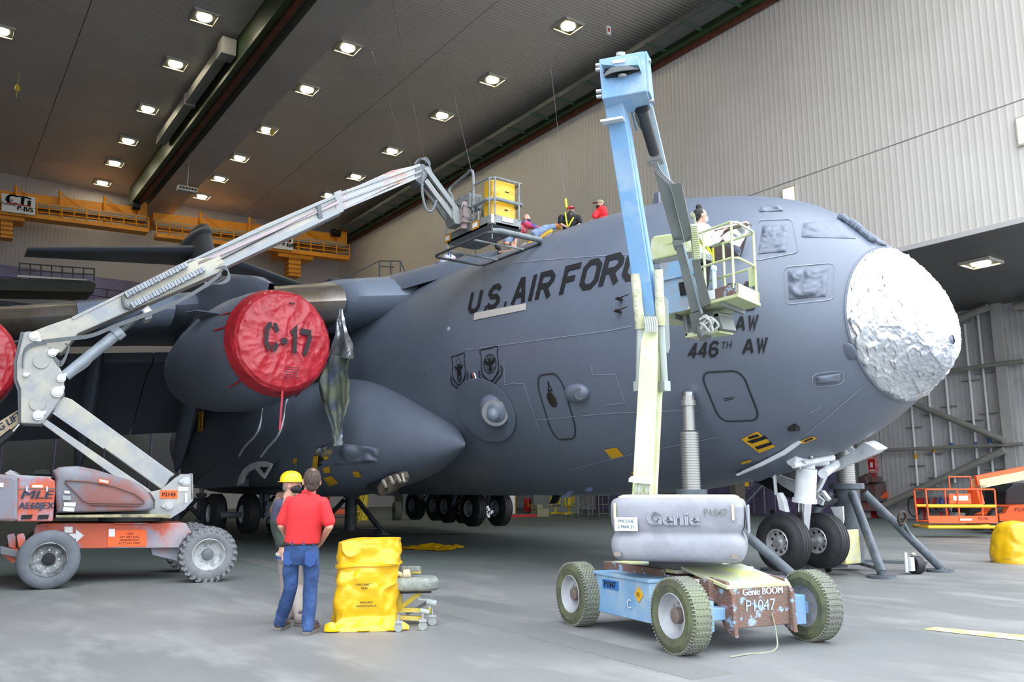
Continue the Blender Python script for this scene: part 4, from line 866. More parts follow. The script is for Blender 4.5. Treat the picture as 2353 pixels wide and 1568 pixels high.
def liftwheel(c, R, W, ax, par, tyre, rim, hubm, kind='zig', dish=.5, out=-1, name='wheel'):
    c, ax = V(c), nrm(ax); h = W/2; w_ = None
    pr = [(-h*.9, R*.58), (-h, R*.66), (-h*1.0, R*.82), (-h*.88, R*.93), (-h*.74, R*.985)]
    if kind == 'zig': 
        for k in range(5):
            x = -h*.62+h*1.24*k/4; pr += [(x-.02, R), (x-.006, R-.012), (x+.006, R-.012), (x+.02, R)]
    else: pr += [(-h*.6, R), (0, R*1.003), (h*.6, R)]
    pr += [(h*.74, R*.985), (h*.88, R*.93), (h, R*.82), (h, R*.66), (h*.9, R*.58)]
    if kind == 'zig':      # tread band with zigzag grooves, darker side walls apart
        a1 = nrm(np.cross(ax, V(0, 0, 1))); a2 = np.cross(ax, a1); n = 216; tr = [q for q in pr if abs(q[0]) < h*.8]; rows = []
        for x, r in tr: rows.append([c+ax*(x+(.011*(1 if (k//3) % 2 else -1) if abs(x) < h*.7 else 0))+(a1*math.cos(2*PI*k/n)+a2*math.sin(2*PI*k/n))*r for k in range(n)])
        w_ = B().grid(rows, sm=False, cv=True).build(name, tyre, par, fix=False)
        for sg in (-1, 1): B().lathe([(sg*h*.74, R*.985), (sg*h*.88, R*.93), (sg*h*.99, R*.85), (sg*h*1.0, R*.8), (sg*h*1.02, R*.79), (sg*h, R*.78), (sg*h, R*.66), (sg*h*.9, R*.58)], c, ax, 56, cap=False).build('side_wall', M('olive side wall', '4c4f3e', .8, col2='5f6548', sc=5), w_)
    else: w_ = B().lathe(pr, c, ax, 56, cap=False).build(name, tyre, par)
    o = ax*out
    B().lathe([(h*.9, R*.6), (h*.96, R*.57), (h*.8, R*.545), (h*(1-dish*1.2), R*.5), (h*(1-dish*1.5), R*.42), (h*(1-dish*1.5), .001)], c, o, 44, cap=False).build('rim', rim, w_)
    B().lathe([(h*.9, R*.6), (h*.2, R*.5), (0, .001)], c, -o, 30, cap=False).build('rim', rim, w_)
    B().lathe([(h*(1-dish*1.6), R*.22), (h*(1-dish*.7), R*.2), (h*(1-dish*.6), R*.15), (h*(1-dish*.6), .001)], c, o, 24, cap=False).build('hub', hubm, w_)
    a1 = nrm(np.cross(ax, V(0, 0, 1))); a2 = np.cross(ax, a1)
    for k in range(8): a = 2*PI*k/8; d = a1*math.cos(a)+a2*math.sin(a); B().cyl(c+o*h*(1-dish*1.5)+d*R*.32, c+o*h*(1-dish*1.3)+d*R*.32, R*.035, 8).build('wheel_nut', MD['steel'], w_)
    if kind == 'lug':
        b = B(); n = 26
        for k in range(n):
            for s in (-1, 1):
                a = 2*PI*(k+.25*s)/n; d = a1*math.cos(a)+a2*math.sin(a); tn = np.cross(ax, d)
                b.box(c+d*(R*1.005)+ax*s*h*.5, (h*.92, R*.11, R*.07), (nrm(ax+tn*s*.35), nrm(tn-ax*s*.35), d)).box(c+d*(R*.93)+ax*s*h*.97, (h*.12, R*.11, R*.14), (ax, tn, d))
        b.build('tread_lugs', tyre, w_, kind='stuff')
    if kind == 'zig':
        b = B(); n = 60
        for k in range(n):
            for s in (-1, 1): a = 2*PI*(k+.5)/n; d = a1*math.cos(a)+a2*math.sin(a); b.box(c+d*R*.965+ax*s*h*.83, (h*.26, R*.03, R*.05), (nrm(ax-d*s*.4), np.cross(d, ax), nrm(d+ax*s*.4)))
        b.build('shoulder_ribs', tyre, w_, kind='stuff')
    return w_
# ---------------------------------------------------------------- left lift (orange chassis, grey overspray)
OJ = V(3.0, 17.3, 0); JU = V(.99, -.139, 0); JV = V(.139, .99, 0)
def J(u, v, z): return OJ+JU*u+JV*v+V(0, 0, z)
def jp(v): return (J(0, v, 0), JV)
jl = thing('boom_lift', 'large articulated boom lift with dusty orange chassis reaching its platform over the aircraft roof', 'boom lift', (3, 17.3, 0))
org = M('faded orange overspray', 'c0583c', .6, col2='8b8fa0', sc=1.3, amt=.5, col3='a8aab0', sc3=.8, edge=(.47, .6)); org2 = M('bright orange decal', 'f0662a', .6)
grs = M('grey overspray', '95989b', .55, col2='b3b0a2', sc=2, amt=.5, edge=(.4, .65), bump=.1); crm = M('cream boom paint', 'b3af9d', .45, col2='92979c', sc=1.2, amt=.5, edge=(.42, .6))
hood = M('overspray hood', '7c7d86', .6, col2='92635c', sc=1.3, amt=.5, col3='8d9398', sc3=.9, edge=(.46, .6), bump=.08); dgr = M('dark grey steel', '5d6266', .5); rub2 = M('dusty tyre', '76787a', .75, col2='67696b', sc=4)
S = lambda n, pix, v, th, m, par=None, bev=.01: slab(n, pix, jp(v), th, m, par or jl, bevel=bev)
ch = S('chassis_frame', [(82, 1206), (100, 1203), (427, 1203), (447, 1235), (440, 1259), (60, 1262), (76, 1232)], -.62, 1.24, org)
S('frame_gusset', [(346, 1259), (416, 1259), (414, 1292), (400, 1288), (350, 1276)], -.45, .5, org); S('frame_cap', [(262, 1202), (340, 1202), (338, 1206), (262, 1206)], -.68, 1.3, org)
S('axle_beam', [(0, 1262), (40, 1262), (52, 1290), (30, 1296), (0, 1272)], -.9, 1.8, org)
for x in (24, 46): S('tie_down_bracket', [(x-8, 1232), (x-4, 1228), (x+8, 1226), (x+12, 1236), (x+12, 1262), (x-4, 1258)], -.95+(46-x)*.01, .06, org2 if 0 else org)
S('steering_box', [(0, 1256), (42, 1268), (46, 1284), (0, 1274)], -1.0, .3, dgr)
jw = []
for u, v, k in ((-.89, -1.1, 'flat'), (1.62, -1.1, 'lug'), (1.58, 1.1, 'lug'), (-.95, 1.25, 'flat')):
    jw.append(liftwheel(J(u, v, .475), .475, .38, JV, jl, rub2 if k == 'lug' else M('smooth dusty tyre', '63676e', .75, col2='585c62', sc=3), M('worn white rim', 'b2b5b4', .5, col2='8d9090', sc=8, edge=(.55, .6)) if k == 'lug' else M('scraped rim', '6d7072', .45, .4, col2='a3a6a6', sc=9), dgr if k == 'lug' else MD['dark'], k if k == 'lug' else 'flat', dish=.55))
B().cyl(J(-.89, -1.1, .475), J(-.95, 1.25, .475), .08).cyl(J(1.62, -1.1, .475), J(1.58, 1.1, .475), .1).build('axle', dgr, jl)
# turntable
B().cyl(J(.35, 0, 1.05), J(.35, 0, 1.25), .52, 40).build('slew_ring', dgr, jl)
S('turntable_deck', [(128, 1190), (392, 1190), (392, 1184), (350, 1182), (128, 1184)], -.95, 1.9, M('deck yellowed', 'a9a27c', .6, col2='6c6a58', sc=5))
S('counterweight', [(-60, 1094), (0, 1090), (28, 1092), (42, 1100), (41, 1194), (36, 1200), (-60, 1196)], -1.05, 2.1, hood, bev=.05)
bx_ = S('battery_box', [(42, 1098), (110, 1096), (126, 1106), (127, 1122), (121, 1199), (38, 1199)], -1.02, 2.04, org, bev=.02)
for x in (66, 104): S('fork_pocket', [(x-16, 1184), (x+9, 1183), (x+6, 1193), (x-18, 1194)], -1.035, .03, MD['dark'], bx_, 0)
S('box_lid_line', [(43, 1123), (126, 1122), (126, 1124), (43, 1125)], -1.03, .02, dgr, bx_, 0)
for x in (62, 108): S('latch', [(x-2, 1118), (x+2, 1118), (x+2, 1130), (x-2, 1130)], -1.05, .03, MD['steel'], bx_, 0)
S('battery_cover', [(10, 1088), (24, 1080), (40, 1092), (118, 1096), (118, 1100), (30, 1101)], -.9, 1.7, crm)
# rounded hood
hp_ = [(130, 1180), (124, 1130), (126, 1098), (120, 1082), (134, 1074), (150, 1072), (180, 1071), (215, 1078), (262, 1092), (300, 1104), (330, 1120), (346, 1136), (354, 1154), (353, 1172), (340, 1175), (200, 1179)]
hb = B(); ring0 = [at(x, y, pl=jp(-1.0)) for x, y in hp_]; cc = sum(ring0)/len(ring0); rows = []
for v, sc_ in ((0, .9), (.02, .955), (.07, .985), (.15, 1), (1.85, 1), (1.95, .97), (2.0, .9)): rows.append([cc+(p-cc)*sc_+JV*v for p in ring0])
hb.grid(rows, cv=True).add(rows[0], [tuple(range(len(ring0)))]).add(rows[-1], [tuple(range(len(ring0)))]); hd = hb.build('hood', hood, jl)
ln_ = M('panel groove', '6b4a44', .7)
P = [at(x, y, pl=jp(-1.03)) for x, y in ((150, 1105), (200, 1107), (260, 1118), (310, 1136), (331, 1152), (330, 1158), (205, 1157), (190, 1150), (150, 1110))]; B().tube(P, .012, 5, True).build('hood_groove', ln_, hd)
P = [at(x, y, pl=jp(-1.03)) for x, y in ((210, 1161), (322, 1163))]; B().tube(P, .012, 5).build('hood_groove', ln_, hd)
S('hood_opening', [(74, 1090), (80, 1081), (100, 1079), (112, 1081), (118, 1092)], -.6, 1.0, MD['dark'])
def lab(pix, v, mat, par, name='label'): return S(name, pix, v-.006, .006, mat, par, 0)
lab([(144, 1139), (163, 1140), (164, 1150), (144, 1149)], -1.04, M('worn plate', '8f9496', .4, .4), hd); lab([(147, 1155), (174, 1155), (173, 1165), (147, 1164)], -1.04, MD['paper'], hd); lab([(146, 1166), (172, 1167), (170, 1176), (145, 1175)], -1.04, MD['paper'], hd)
lab([(226, 1101), (252, 1104), (250, 1113), (226, 1110)], -1.04, org2, hd); lab([(229, 1102), (249, 1106), (248, 1111), (229, 1107)], -1.05, MD['paper'], hd); lab([(148, 1128), (160, 1129), (160, 1135), (148, 1134)], -1.04, MD['paper'], hd)
lab([(70, 1112), (102, 1112), (102, 1123), (70, 1122)], -1.03, org2, bx_); lab([(74, 1115), (98, 1115), (98, 1121), (74, 1121)], -1.04, MD['paper'], bx_)
lab([(-20, 1110), (8, 1110), (8, 1120), (-20, 1119)], -1.06, MD['paper'], bx_)
xl = M('stencil navy grey', '454a5c', .7)
def jtext(s, x, y, v, size, mat, par, sx=1., up=(0, 0, 1), rt=None, bold=0.): return text(s, size, at(x, y, pl=jp(v)), JU if rt is None else rt, up, mat, par, sx=sx, bold=bold)
jtext('MLE', 86, 1138, -1.04, .2, xl, bx_, 1.35, up=nrm(V(0, 0, 1)+JU*.25), bold=.01); jtext('AE60JEX', 84, 1163, -1.04, .15, xl, bx_, .95, bold=.008)
lab([(247, 1219), (337, 1218), (336, 1257), (247, 1257)], -.63, org2, ch); jtext('USAF\nLIFT 60FT ELEC\n4940020016769\nACCT NO 7305E', 298, 1238, -.64, .048, M('label ink', ''), ch)
lab([(250, 1216), (264, 1216), (264, 1234), (250, 1234)], -.645, MD['paper'], ch); lab([(148, 1211), (167, 1211), (167, 1225), (148, 1225)], -.64, MD['paper'], ch)
S('arrow_decal', [(158, 1227), (174, 1227), (174, 1217), (193, 1231), (175, 1247), (174, 1239), (158, 1239)], -.64, .01, MD['white'], ch, 0); S('arrow_decal', [(132, 1228), (141, 1217), (142, 1226), (158, 1227), (158, 1238), (150, 1238)], -.638, .01, MD['dark'], ch, 0)
# tower base plates, tower arms, knuckle, main boom: all in one upright plane of the machine
bp = S('tower_base_plate', [(344, 1131), (372, 1125), (402, 1099), (416, 1090), (443, 1090), (444, 1150), (424, 1172), (392, 1192), (337, 1190), (337, 1172), (355, 1170), (356, 1150)], -.42, .05, grs, bev=.004)
S('tower_base_plate', [(344, 1131), (372, 1125), (402, 1099), (416, 1090), (443, 1090), (444, 1150), (424, 1172), (392, 1192), (337, 1190), (337, 1172)], .32, .05, grs)
S('tower_base_plate', [(436, 1088), (443, 1088), (444, 1150), (438, 1150)], -.42, .78, dgr)
lab([(368, 1127), (408, 1127), (408, 1146), (367, 1146)], -.425, org2, bp); jtext('P2143', 388, 1137, -.44, .1, M('label ink', ''), bp, .95, bold=.004)
lab([(410, 1119), (432, 1119), (432, 1129), (410, 1129)], -.425, MD['paper'], bp); lab([(425, 1134), (431, 1134), (430, 1156), (425, 1156)], -.425, MD['paper'], bp)
def pin(x, y, v, r, par, ang=0): 
    p = at(x, y, pl=jp(v)); q = p+(JU*math.cos(ang)+V(0, 0, math.sin(ang)))*r*1.9
    return B().cyl(p+JV*.02, p-JV*.02, r*1.5, 20).beam(p-JV*.012, q-JV*.012, .03, r*1.3, side=JV).cyl(p, p-JV*.06, r, 18).cyl(q, q-JV*.04, r*.4, 10).build('pivot_pin', MD['steel'], par)
for x, y, a in ((427, 1107, 3.1), (388, 1162, 3.2)): pin(x, y, -.43, .055, bp, a)
S('tower_arm', [(130, 925), (147, 912), (165, 918), (402, 1091), (390, 1100), (376, 1124), (372, 1126), (122, 946)], -.26, .42, crm, bev=.015)
S('tower_link', [(95, 973), (106, 964), (341, 1124), (350, 1132), (330, 1134), (316, 1134)], -.3, .2, crm); S('tower_link_cover', [(120, 950), (124, 946), (240, 1028), (238, 1032)], -.3, .05, crm, bev=0)
kp = [(56, 763), (70, 761), (107, 790), (147, 863), (147, 904), (121, 944), (98, 972), (92, 975), (47, 973), (47, 895), (38, 872), (38, 832), (54, 765)]
kn = S('knuckle', kp, -.36, .72, grs, bev=.02)
S('knuckle_back', [(47, 763), (56, 763), (54, 800), (40, 835), (40, 872), (49, 895), (49, 973), (42, 974), (40, 900), (31, 874), (31, 832)], -.3, .6, dgr)
for x, y, a, r in ((80, 773, -.7, .06), (121, 811, .4, .05), (141, 870, .9, .05), (132, 901, .8, .065), (88, 955, .5, .06), (60, 862, .3, .03)): pin(x, y, -.37, r, kn, a)
for x, y in ((95, 831), (87, 928)): p = at(x, y, pl=jp(-.37)); B().lathe([(0, .13), (.012, .128), (.014, .001)], p, -JV, 28).build('cover_disc', grs, kn)
S('lower_left_arm', [(-70, 1010), (0, 968), (45, 940), (46, 972), (0, 1006), (-70, 1050)], .1, .3, M('tan boom paint', 'c9b38c', .5, col2='a99c86', sc=3)); jtext('JLG LIFT', 16, 973, .09, .17, xl, jl, .9, rt=nrm(at(36, 958, pl=jp(.1))-at(-4, 985, pl=jp(.1))), up=nrm(V(0, 0, 1)-JU*.55), bold=.008)
B().cyl(at(30, 992, pl=jp(.0)), at(-30, 1040, pl=jp(.0)), .07, 14).build('tower_cylinder', MD['black'], jl); B().cyl(at(46, 973, pl=jp(.0)), at(28, 994, pl=jp(.0)), .025, 10).build('cylinder_rod', MD['chrome'], jl)
mb = S('main_boom_base', [(70, 764), (110, 748), (170, 728), (230, 700), (281, 674), (440, 596), (506, 588), (520, 612), (500, 628), (286, 720), (179, 767), (140, 812), (108, 800), (82, 800)], -.22, .44, crm, bev=.02)
S('boom_top_plate', [(165, 729), (281, 673), (440, 594), (438, 599), (281, 679), (168, 735)], -.24, .48, grs, mb, 0)
mm = S('boom_mid_section', [(420, 606), (600, 520), (772, 446), (782, 490), (700, 530), (500, 622)], -.18, .36, grs, bev=.01)
for a, b_, c2, m in (((430, 604), (772, 450), 6, M('pale rail', '8d9294', .4, .3)), ((455, 606), (778, 464), 8, M('rose stained rail', 'aa9c9f', .5)), ((500, 616), (780, 484), 12, M('pale rail', '')), ((500, 600), (775, 461), 2, MD['dark'])):
    S('boom_rail', [(a[0], a[1]-c2/2), (b_[0], b_[1]-c2/2), (b_[0], b_[1]+c2/2), (a[0], a[1]+c2/2)], -.22, .06, m, mm, 0)
mt = S('boom_inner_section', [(770, 450), (900, 392), (968, 377), (980, 392), (976, 402), (900, 428), (780, 484)], -.13, .26, M('orange worn boom', 'b07a68', .5, col2='a8acad', sc=1.2, amt=.5, edge=(.4, .52)), bev=.01)
for a, b_, w2 in (((770, 449), (965, 379), 7), ((776, 466), (970, 392), 4), ((780, 484), (975, 401), 5)): S('boom_rail', [(a[0], a[1]-w2/2), (b_[0], b_[1]-w2/2), (b_[0], b_[1]+w2/2), (a[0], a[1]+w2/2)], -.16, .05, grs, mt, 0)
S('boom_collar', [(728, 474), (738, 470), (742, 500), (733, 504)], -.24, .48, dgr, mm, .01); S('boom_collar', [(768, 442), (784, 436), (790, 486), (774, 492)], -.2, .4, grs, mm, .01)
# energy chain: two runs of links along the boom base
ec = S('chain_tray', [(281, 678), (290, 700), (300, 708), (300, 712), (284, 706), (278, 684)], -.3, .2, dgr)
ca = M('chain link grey', '9fa4aa', .6, col2='868b92', sc=9)
for (x0, y0), (x1, y1), nn in (((288, 680), (430, 608), 20), ((302, 704), (470, 618), 24)):
    for k in range(nn):
        a = at(x0+(x1-x0)*(k+.08)/nn, y0+(y1-y0)*(k+.08)/nn, pl=jp(-.3)); c2 = at(x0+(x1-x0)*(k+.92)/nn, y0+(y1-y0)*(k+.92)/nn, pl=jp(-.3))
        B().beam(a, c2, .13, .09 if k % 2 else .105, side=JV).build('chain_link', ca, ec)
# cables along the boom
def cable(pts, r, par, mat=None, name='hose', n=6): return B().tube(smooth_line(pts, 6), r, n).build(name, mat or MD['cable'], par)
for o in range(4):
    cable([at(x, y+o*2.4, pl=jp(-.38-.01*o)) for x, y in ((52, 840), (58, 800), (90, 784), (150, 776), (210, 768), (270, 744), (330, 722), (400, 694), (455, 664), (500, 632), (510, 615))], .0095, jl)
for o in range(4):
    cable([at(495+o*3, 618-o, pl=jp(-.3)), at(518+o*2, 612+o*4, pl=jp(-.32)), at(524+o, 634+o*3, pl=jp(-.32)), at(508, 650+o, pl=jp(-.32)), at(470, 655-o*2, pl=jp(-.3))], .013, jl)
for o in range(3): cable([at(120, 812+o*2, pl=jp(-.36)), at(140, 832+o*5, pl=jp(-.36)), at(158, 800, pl=jp(-.36)), at(150, 790, pl=jp(-.34))], .014, jl)
B().cyl(at(150, 864, pl=jp(-.2)), at(276, 762, pl=jp(-.2)), .105, 22).cyl(at(264, 772, pl=jp(-.2)), at(279, 760, pl=jp(-.2)), .13, 22).build('lift_cylinder', M('blue grey cylinder', '9aa3ab', .35, col2='848d94', sc=2), jl)
B().cyl(at(274, 764, pl=jp(-.2)), at(338, 716, pl=jp(-.2)), .06, 16).build('cylinder_rod', M('oily rod', '54595a', .4, .5, bump=.6, bsc=30), jl)
cable([at(160, 868, pl=jp(-.36)), at(200, 842, pl=jp(-.36)), at(220, 818, pl=jp(-.36)), at(280, 768, pl=jp(-.36))], .014, jl)
lg = S('cylinder_lug', [(326, 712), (340, 702), (352, 716), (348, 732), (334, 736)], -.3, .4, crm); pin(339, 717, -.31, .04, lg)
# jib
jm = M('jib grey', '838886', .5, col2='a8685a', sc=1.3, amt=.4, edge=(.56, .66))
def jbeam(a, b_, v0, v1, w_, h, mat=jm, name='jib_arm'): return B().beam(at(*a, pl=jp(v0)), at(*b_, pl=jp(v1)), w_, h, side=JV).build(name, mat, jl, bevel=.008)
jbeam((977, 386), (1048, 482), -.12, -.12, .1, .12); jbeam((977, 415), (1047, 510), -.12, -.12, .1, .12); jbeam((964, 418), (1034, 516), .2, .2, .08, .1)
B().cyl(at(975, 425, pl=jp(.05)), at(1022, 478, pl=jp(.05)), .05, 12).build('jib_cylinder', dgr, jl)
S('boom_nose', [(955, 384), (972, 376), (984, 386), (980, 410), (966, 424), (955, 414)], -.15, .4, dgr)
S('jib_end_bracket', [(1040, 476), (1054, 478), (1066, 496), (1064, 516), (1046, 514), (1040, 500)], -.2, .45, jm)
cable([at(x, y, pl=jp(-.25)) for x, y in ((972, 392), (970, 440), (978, 478), (990, 486), (1000, 470), (1002, 460))], .03, jl)
for o in range(6): cable([at(952+o, 378, pl=jp(-.1+o*.03)), at(962+o*3, 366-o*.8, pl=jp(-.1)), at(978+o*2, 370+o, pl=jp(-.1)), at(990-o, 388, pl=jp(-.1)), at(990-o, 405, pl=jp(-.1))], .013, jl)
# platform of the left lift, axis aligned with the aircraft
bx0 = at(1128, 513, X=9.95); bX, bY, bZ = bx0; LW, LD = 2.0, .9
gr = M('platform grey paint', '74797a', .5, col2='8a8f8c', sc=3, amt=.5); fo = M('grey rail foam', '6f7678', .7, col2='7f8688', sc=6)
def BP(x, y, z): return V(bX+x, bY+y, bZ+z)
def rr2(x0, y0, x1, y1, z, r=.14, n=4):
    o = []
    for cx, cy, a0 in ((x1-r, y0+r, -90), (x1-r, y1-r, 0), (x0+r, y1-r, 90), (x0+r, y0+r, 180)):
        for k in range(n+1): a = math.radians(a0+90*k/n); o.append(BP(cx+r*math.cos(a), cy+r*math.sin(a), z))
    return o
B().prism(rr2(0, 0, LD, LW, 0), (0, 0, .05)).build('platform_floor', gr, jl)
rows = [rr2(0, 0, LD, LW, .0), rr2(0, 0, LD, LW, .22)]; tb = B().grid(rows, cv=True, sm=False).build('toe_board', gr, jl, solid=.02)
for y in (.62, 1.86):
    a = BP(-.015, y-.14, .03); B().box(BP(-.02, y, .11), (.01, .3, .19)).build('warning_label', M('amber decal', 'c98a22', .5), tb); B().box(BP(-.03, y, .11), (.01, .18, .11)).build('warning_label', MD['paper'], tb)
B().box(BP(.45, -.012, .15), (.3, .01, .1)).build('name_label', MD['paper'], tb); B().box(BP(.04, -.01, .11), (.07, .02, .2)).build('name_label', MD['paper'], tb)
for z, r in ((1.1, .022), (.6, .045)): B().tube(rr2(0, 0, LD, LW*.36, z)[0:3]+[BP(LD, LW*.36, z)], r, 8).build('guard_rail', fo if r > .03 else gr, jl); B().tube([BP(LD, LW*.3, z), BP(LD-.1, 0.03, z), BP(.14, 0, z), BP(0, .14, z), BP(0, LW*.36, z)], r, 8).build('guard_rail', fo if r > .03 else gr, jl)
for x, y in ((.02, .1), (LD*.85, 0), (.1, 0), (0, .72), (LD, .6), (LD, 1.3), (0, 1.95), (LD, 1.95)): B().cyl(BP(x, y, .2), BP(x, y, 1.1), .022, 8).build('guard_post', gr, jl)
B().tube(smooth_line([BP(0, .75, .5), BP(0, .75, 1.3), BP(0, .85, 1.5), BP(.05, 1.2, 1.5), BP(.05, 1.75, 1.42), BP(0, 1.85, 1.3), BP(0, 1.7, 1.1), BP(0, 1.65, .7)], 5), .035, 8).build('entry_arch', fo, jl)
B().box(BP(.12, 1.25, .78), (.34, .85, .36)).build('control_box', gr, jl, bevel=.02); B().box(BP(.3, .5, .5), (.22, .4, .26)).build('tool_tray', gr, jl, bevel=.02)
for y in (1.0, 1.2, 1.45): B().cyl(BP(.1, y, .96), BP(.1, y, 1.05), .025, 8).build('joystick', MD['dark'], jl)
B().cyl(BP(-.08, 1.0, .1), BP(-.08, 1.0, .75), .09, 14).box(BP(-.1, 1.0, .4), (.2, .3, .35)).build('platform_rotator', M('rotator rose grey', '978886', .5), jl)
for k in range(14):
    a = BP(-.05+R_.uniform(-.1, .1), 1.1+R_.uniform(-.1, .3), R_.uniform(.3, .7)); cable([a, a+V(-.1, -.2+R_.uniform(-.2, .2), R_.uniform(-.1, .2)), a+V(.1, -.4, R_.uniform(-.25, .1)), a+V(.1, -.55, .1)], .011, jl)
# bumper frame hung under the platform
fx0, fx1, fy0, fy1, fz = -.25, 1.2, -.35, 2.15, -.32
B().tube(rr2(fx0, fy0, fx1, fy1, fz, .2), .03, 8, True).build('bumper_frame', M('dark frame', '4e5254', .6), jl)
B().tube([BP(fx0+.1, fy0+.05, fz+.04), BP(fx0+.25, fy0-.02, fz+.05), BP(fx1-.1, fy0, fz+.04), BP(fx1, fy0+.15, fz+.04)], .06, 10).build('foam_sleeve', fo, jl)
for y in (.4, 1.5): B().cyl(BP(fx0, y, fz), BP(fx1, y, fz), .025, 8).build('frame_bar', gr, jl)
for x, y in ((0.1, .1), (.8, .1), (.1, 1.9), (.8, 1.9)): B().cyl(BP(x, y, 0), BP(x, y, fz), .015, 6).build('frame_hanger', gr, jl)
# yellow sack hanging in the platform
m_yb = M('yellow plastic bag', 'dfae10', .3, col2='d6a40c', sc=2, bump=.6, bsc=4, spec=.6)
t = thing('yellow_waste_bag', 'yellow plastic waste bag hanging inside the raised platform of the left lift', 'bag', BP(.45, .3, .1), 'yellow waste bags'); rows = []
for i in range(26):
    z = .16+.93*i/25; row = []
    for k in range(50):
        a = 2*PI*k/50; ca, sa = math.cos(a), math.sin(a); e = .5; x = .45+(.36-.0*z)*abs(ca)**e*(1 if ca > 0 else -1); y = .32+.2*abs(sa)**e*(1 if sa > 0 else -1); p = BP(x, y, z); am = .035*min(1, (25-i)/4); d = V(ca, sa, 0); row.append(p+d*am*(fbm(p, 3, 1)+.6*fbm(p, 7, 4)))
    rows.append(row)
B().grid(rows, cv=True).add(rows[0], [tuple(range(50))]).build('bag_film', m_yb, t); B().box(BP(.5, .1, .85), (.12, .004, .03)).box(BP(.5, .1, .42), (.12, .004, .03)).build('bag_print', MD['ink'], t)
# ---------------------------------------------------------------- right lift (blue boom, grey counterweight)
OG = V(7.43, 7.17, 0); GW = V(.987, -.163, 0); GL_ = V(.163, .987, 0)
def G(a, b, z): return OG+GW*a+GL_*b+V(0, 0, z)
gl_ = thing('boom_lift', 'smaller blue articulated boom lift with rounded grey counterweight, overspray yellow green, carrying a woman', 'boom lift', (7.43, 7.17, 0))
blu = M('worn blue paint', '6f9cc4', .5, col2='98b0c2', sc=2.2, amt=.5, col3='4d86bf', sc3=1.1, edge=(.42, .6)); ygr = M('yellow green overspray', 'bcc594', .55, col2='cdd1b2', sc=3, amt=.5, col3='b9c48e', sc3=1.4)
rust = M('rusted primer', '6f5a50', .75, col2='8fa6bc', sc=9, amt=.5, col3='835240', sc3=5, bump=.3, edge=(.56, .6)); cwt = M('counterweight grey', '868890', .6, col2='9699a1', sc=3, amt=.5, col3='7f8286', sc3=1.5, bump=.12, bsc=14)
tyg = M('tyre with green overspray', '757770', .75, col2='7f866c', sc=3, amt=.5, col3='62645d', sc3=6)
gax = (GW, GL_, (0, 0, 1))
def gb(name, a0, a1, b0, b1, z0, z1, mat, par=None, bev=.008): return B().box(G((a0+a1)/2, (b0+b1)/2, (z0+z1)/2), (a1-a0, b1-b0, z1-z0), gax).build(name, mat, par or gl_, bevel=bev)
for a, b_, o in ((-.86, 1.0, -1), (-.84, -1.02, -1), (.9, -1.0, 1), (.86, 1.0, 1)): liftwheel(G(a, b_, .37), .375, .25, GW, gl_, tyg, M('grey rim paint', '96999d', .5, col2='a8abae', sc=5), M('hub rust', '6e635c', .7), 'zig', dish=.6, out=o)
gb('chassis_beam', -.42, -.3, -.95, 1.0, .45, .68, rust); gb('chassis_beam', .38, .5, -.95, 1.0, .45, .68, rust)
fp = gb('front_plate', -.3, .45, -1.16, -1.12, .22, .62, rust); P = [G(-.42, -1.2, .16), G(-.3, -1.2, .16), G(-.3, -1.2, .62), G(-.42, -1.0, .68), G(-.42, -1.0, .3)]
for a in (-.33, .45): B().prism([G(a, -1.22, .14), G(a, -1.2, .56), G(a, -1.1, .68), G(a, -.6, .72), G(a, -.6, .5), G(a, -.95, .46), G(a, -1.05, .2)], GW*.05).build('front_cheek', rust, gl_, bevel=.01)
B().prism([G(-.36, -1.16, .64), G(.48, -1.16, .64), G(.48, -.4, .78), G(-.36, -.4, .78)], (0, 0, -.03)).build('top_deck', M('dusted deck', 'a9aea8', .6, col2='c3c87e', sc=2, amt=.6), gl_)
gb('top_deck', -.42, .66, -.4, .95, .7, .74, M('dusted deck', '')); gb('side_flange', -.5, -.42, -.2, 1.0, .5, .74, rust)
gb('axle_beam', -.8, .8, -1.08, -.92, .3, .42, blu); gb('axle_beam', -.8, .8, .92, 1.08, .3, .42, blu)
for a in (-.6, .62): gb('steering_knuckle', a-.1, a+.1, -1.12, -.9, .2, .5, blu)
sb = gb('side_box', -.78, -.42, -.4, .72, .2, .62, blu); gb('box_lid', -.8, -.4, -.42, .74, .62, .66, blu, sb); gb('side_box', .5, .8, -.4, .6, .25, .62, blu); gb('rounded_tank', -.74, -.5, .72, .86, .3, .6, blu, None, .04)
gtx = lambda s, a, b_, z, sz, mat, par, rt=None, bold=.0, sx=1.: text(s, sz, G(a, b_, z), GW if rt is None else rt, (0, 0, 1), mat, par, bold=bold, sx=sx)
gtx('Genie BOOM', .1, -1.165, .57, .1, MD['white'], fp, bold=.004, sx=.95); gtx('P1047', .06, -1.165, .43, .16, M('worn stencil blue', '9fb6cc', .6), fp)
B().box(G(-.786, .38, .53), (.01, .34, .1), gax).build('number_patch', M('strong blue patch', '2f6fb0', .5), sb); gtx('P1047', -.795, .38, .53, .1, MD['ink'], sb, rt=-GL_, bold=.003); B().box(G(-.786, -.2, .48), (.006, .12, .12), (GW, nrm(GL_+V(0, 0, 1)), nrm(V(0, 0, 1)-GL_))).build('diamond_label', MD['tape'], sb); gtx('EE', -.795, -.2, .48, .06, MD['ink'], sb, rt=-GL_)
gtx('C', -.795, -.02, .36, .14, MD['white'], sb, rt=-GL_)
for k in range(3): B().box(G(-.44, -.55-.11*k, .6), (.006, .09, .16), gax).build('warning_label', MD['paper'], gl_)
B().cyl(G(0, 0, .72), G(0, 0, .9), .42, 32).build('slew_ring', dgr, gl_)
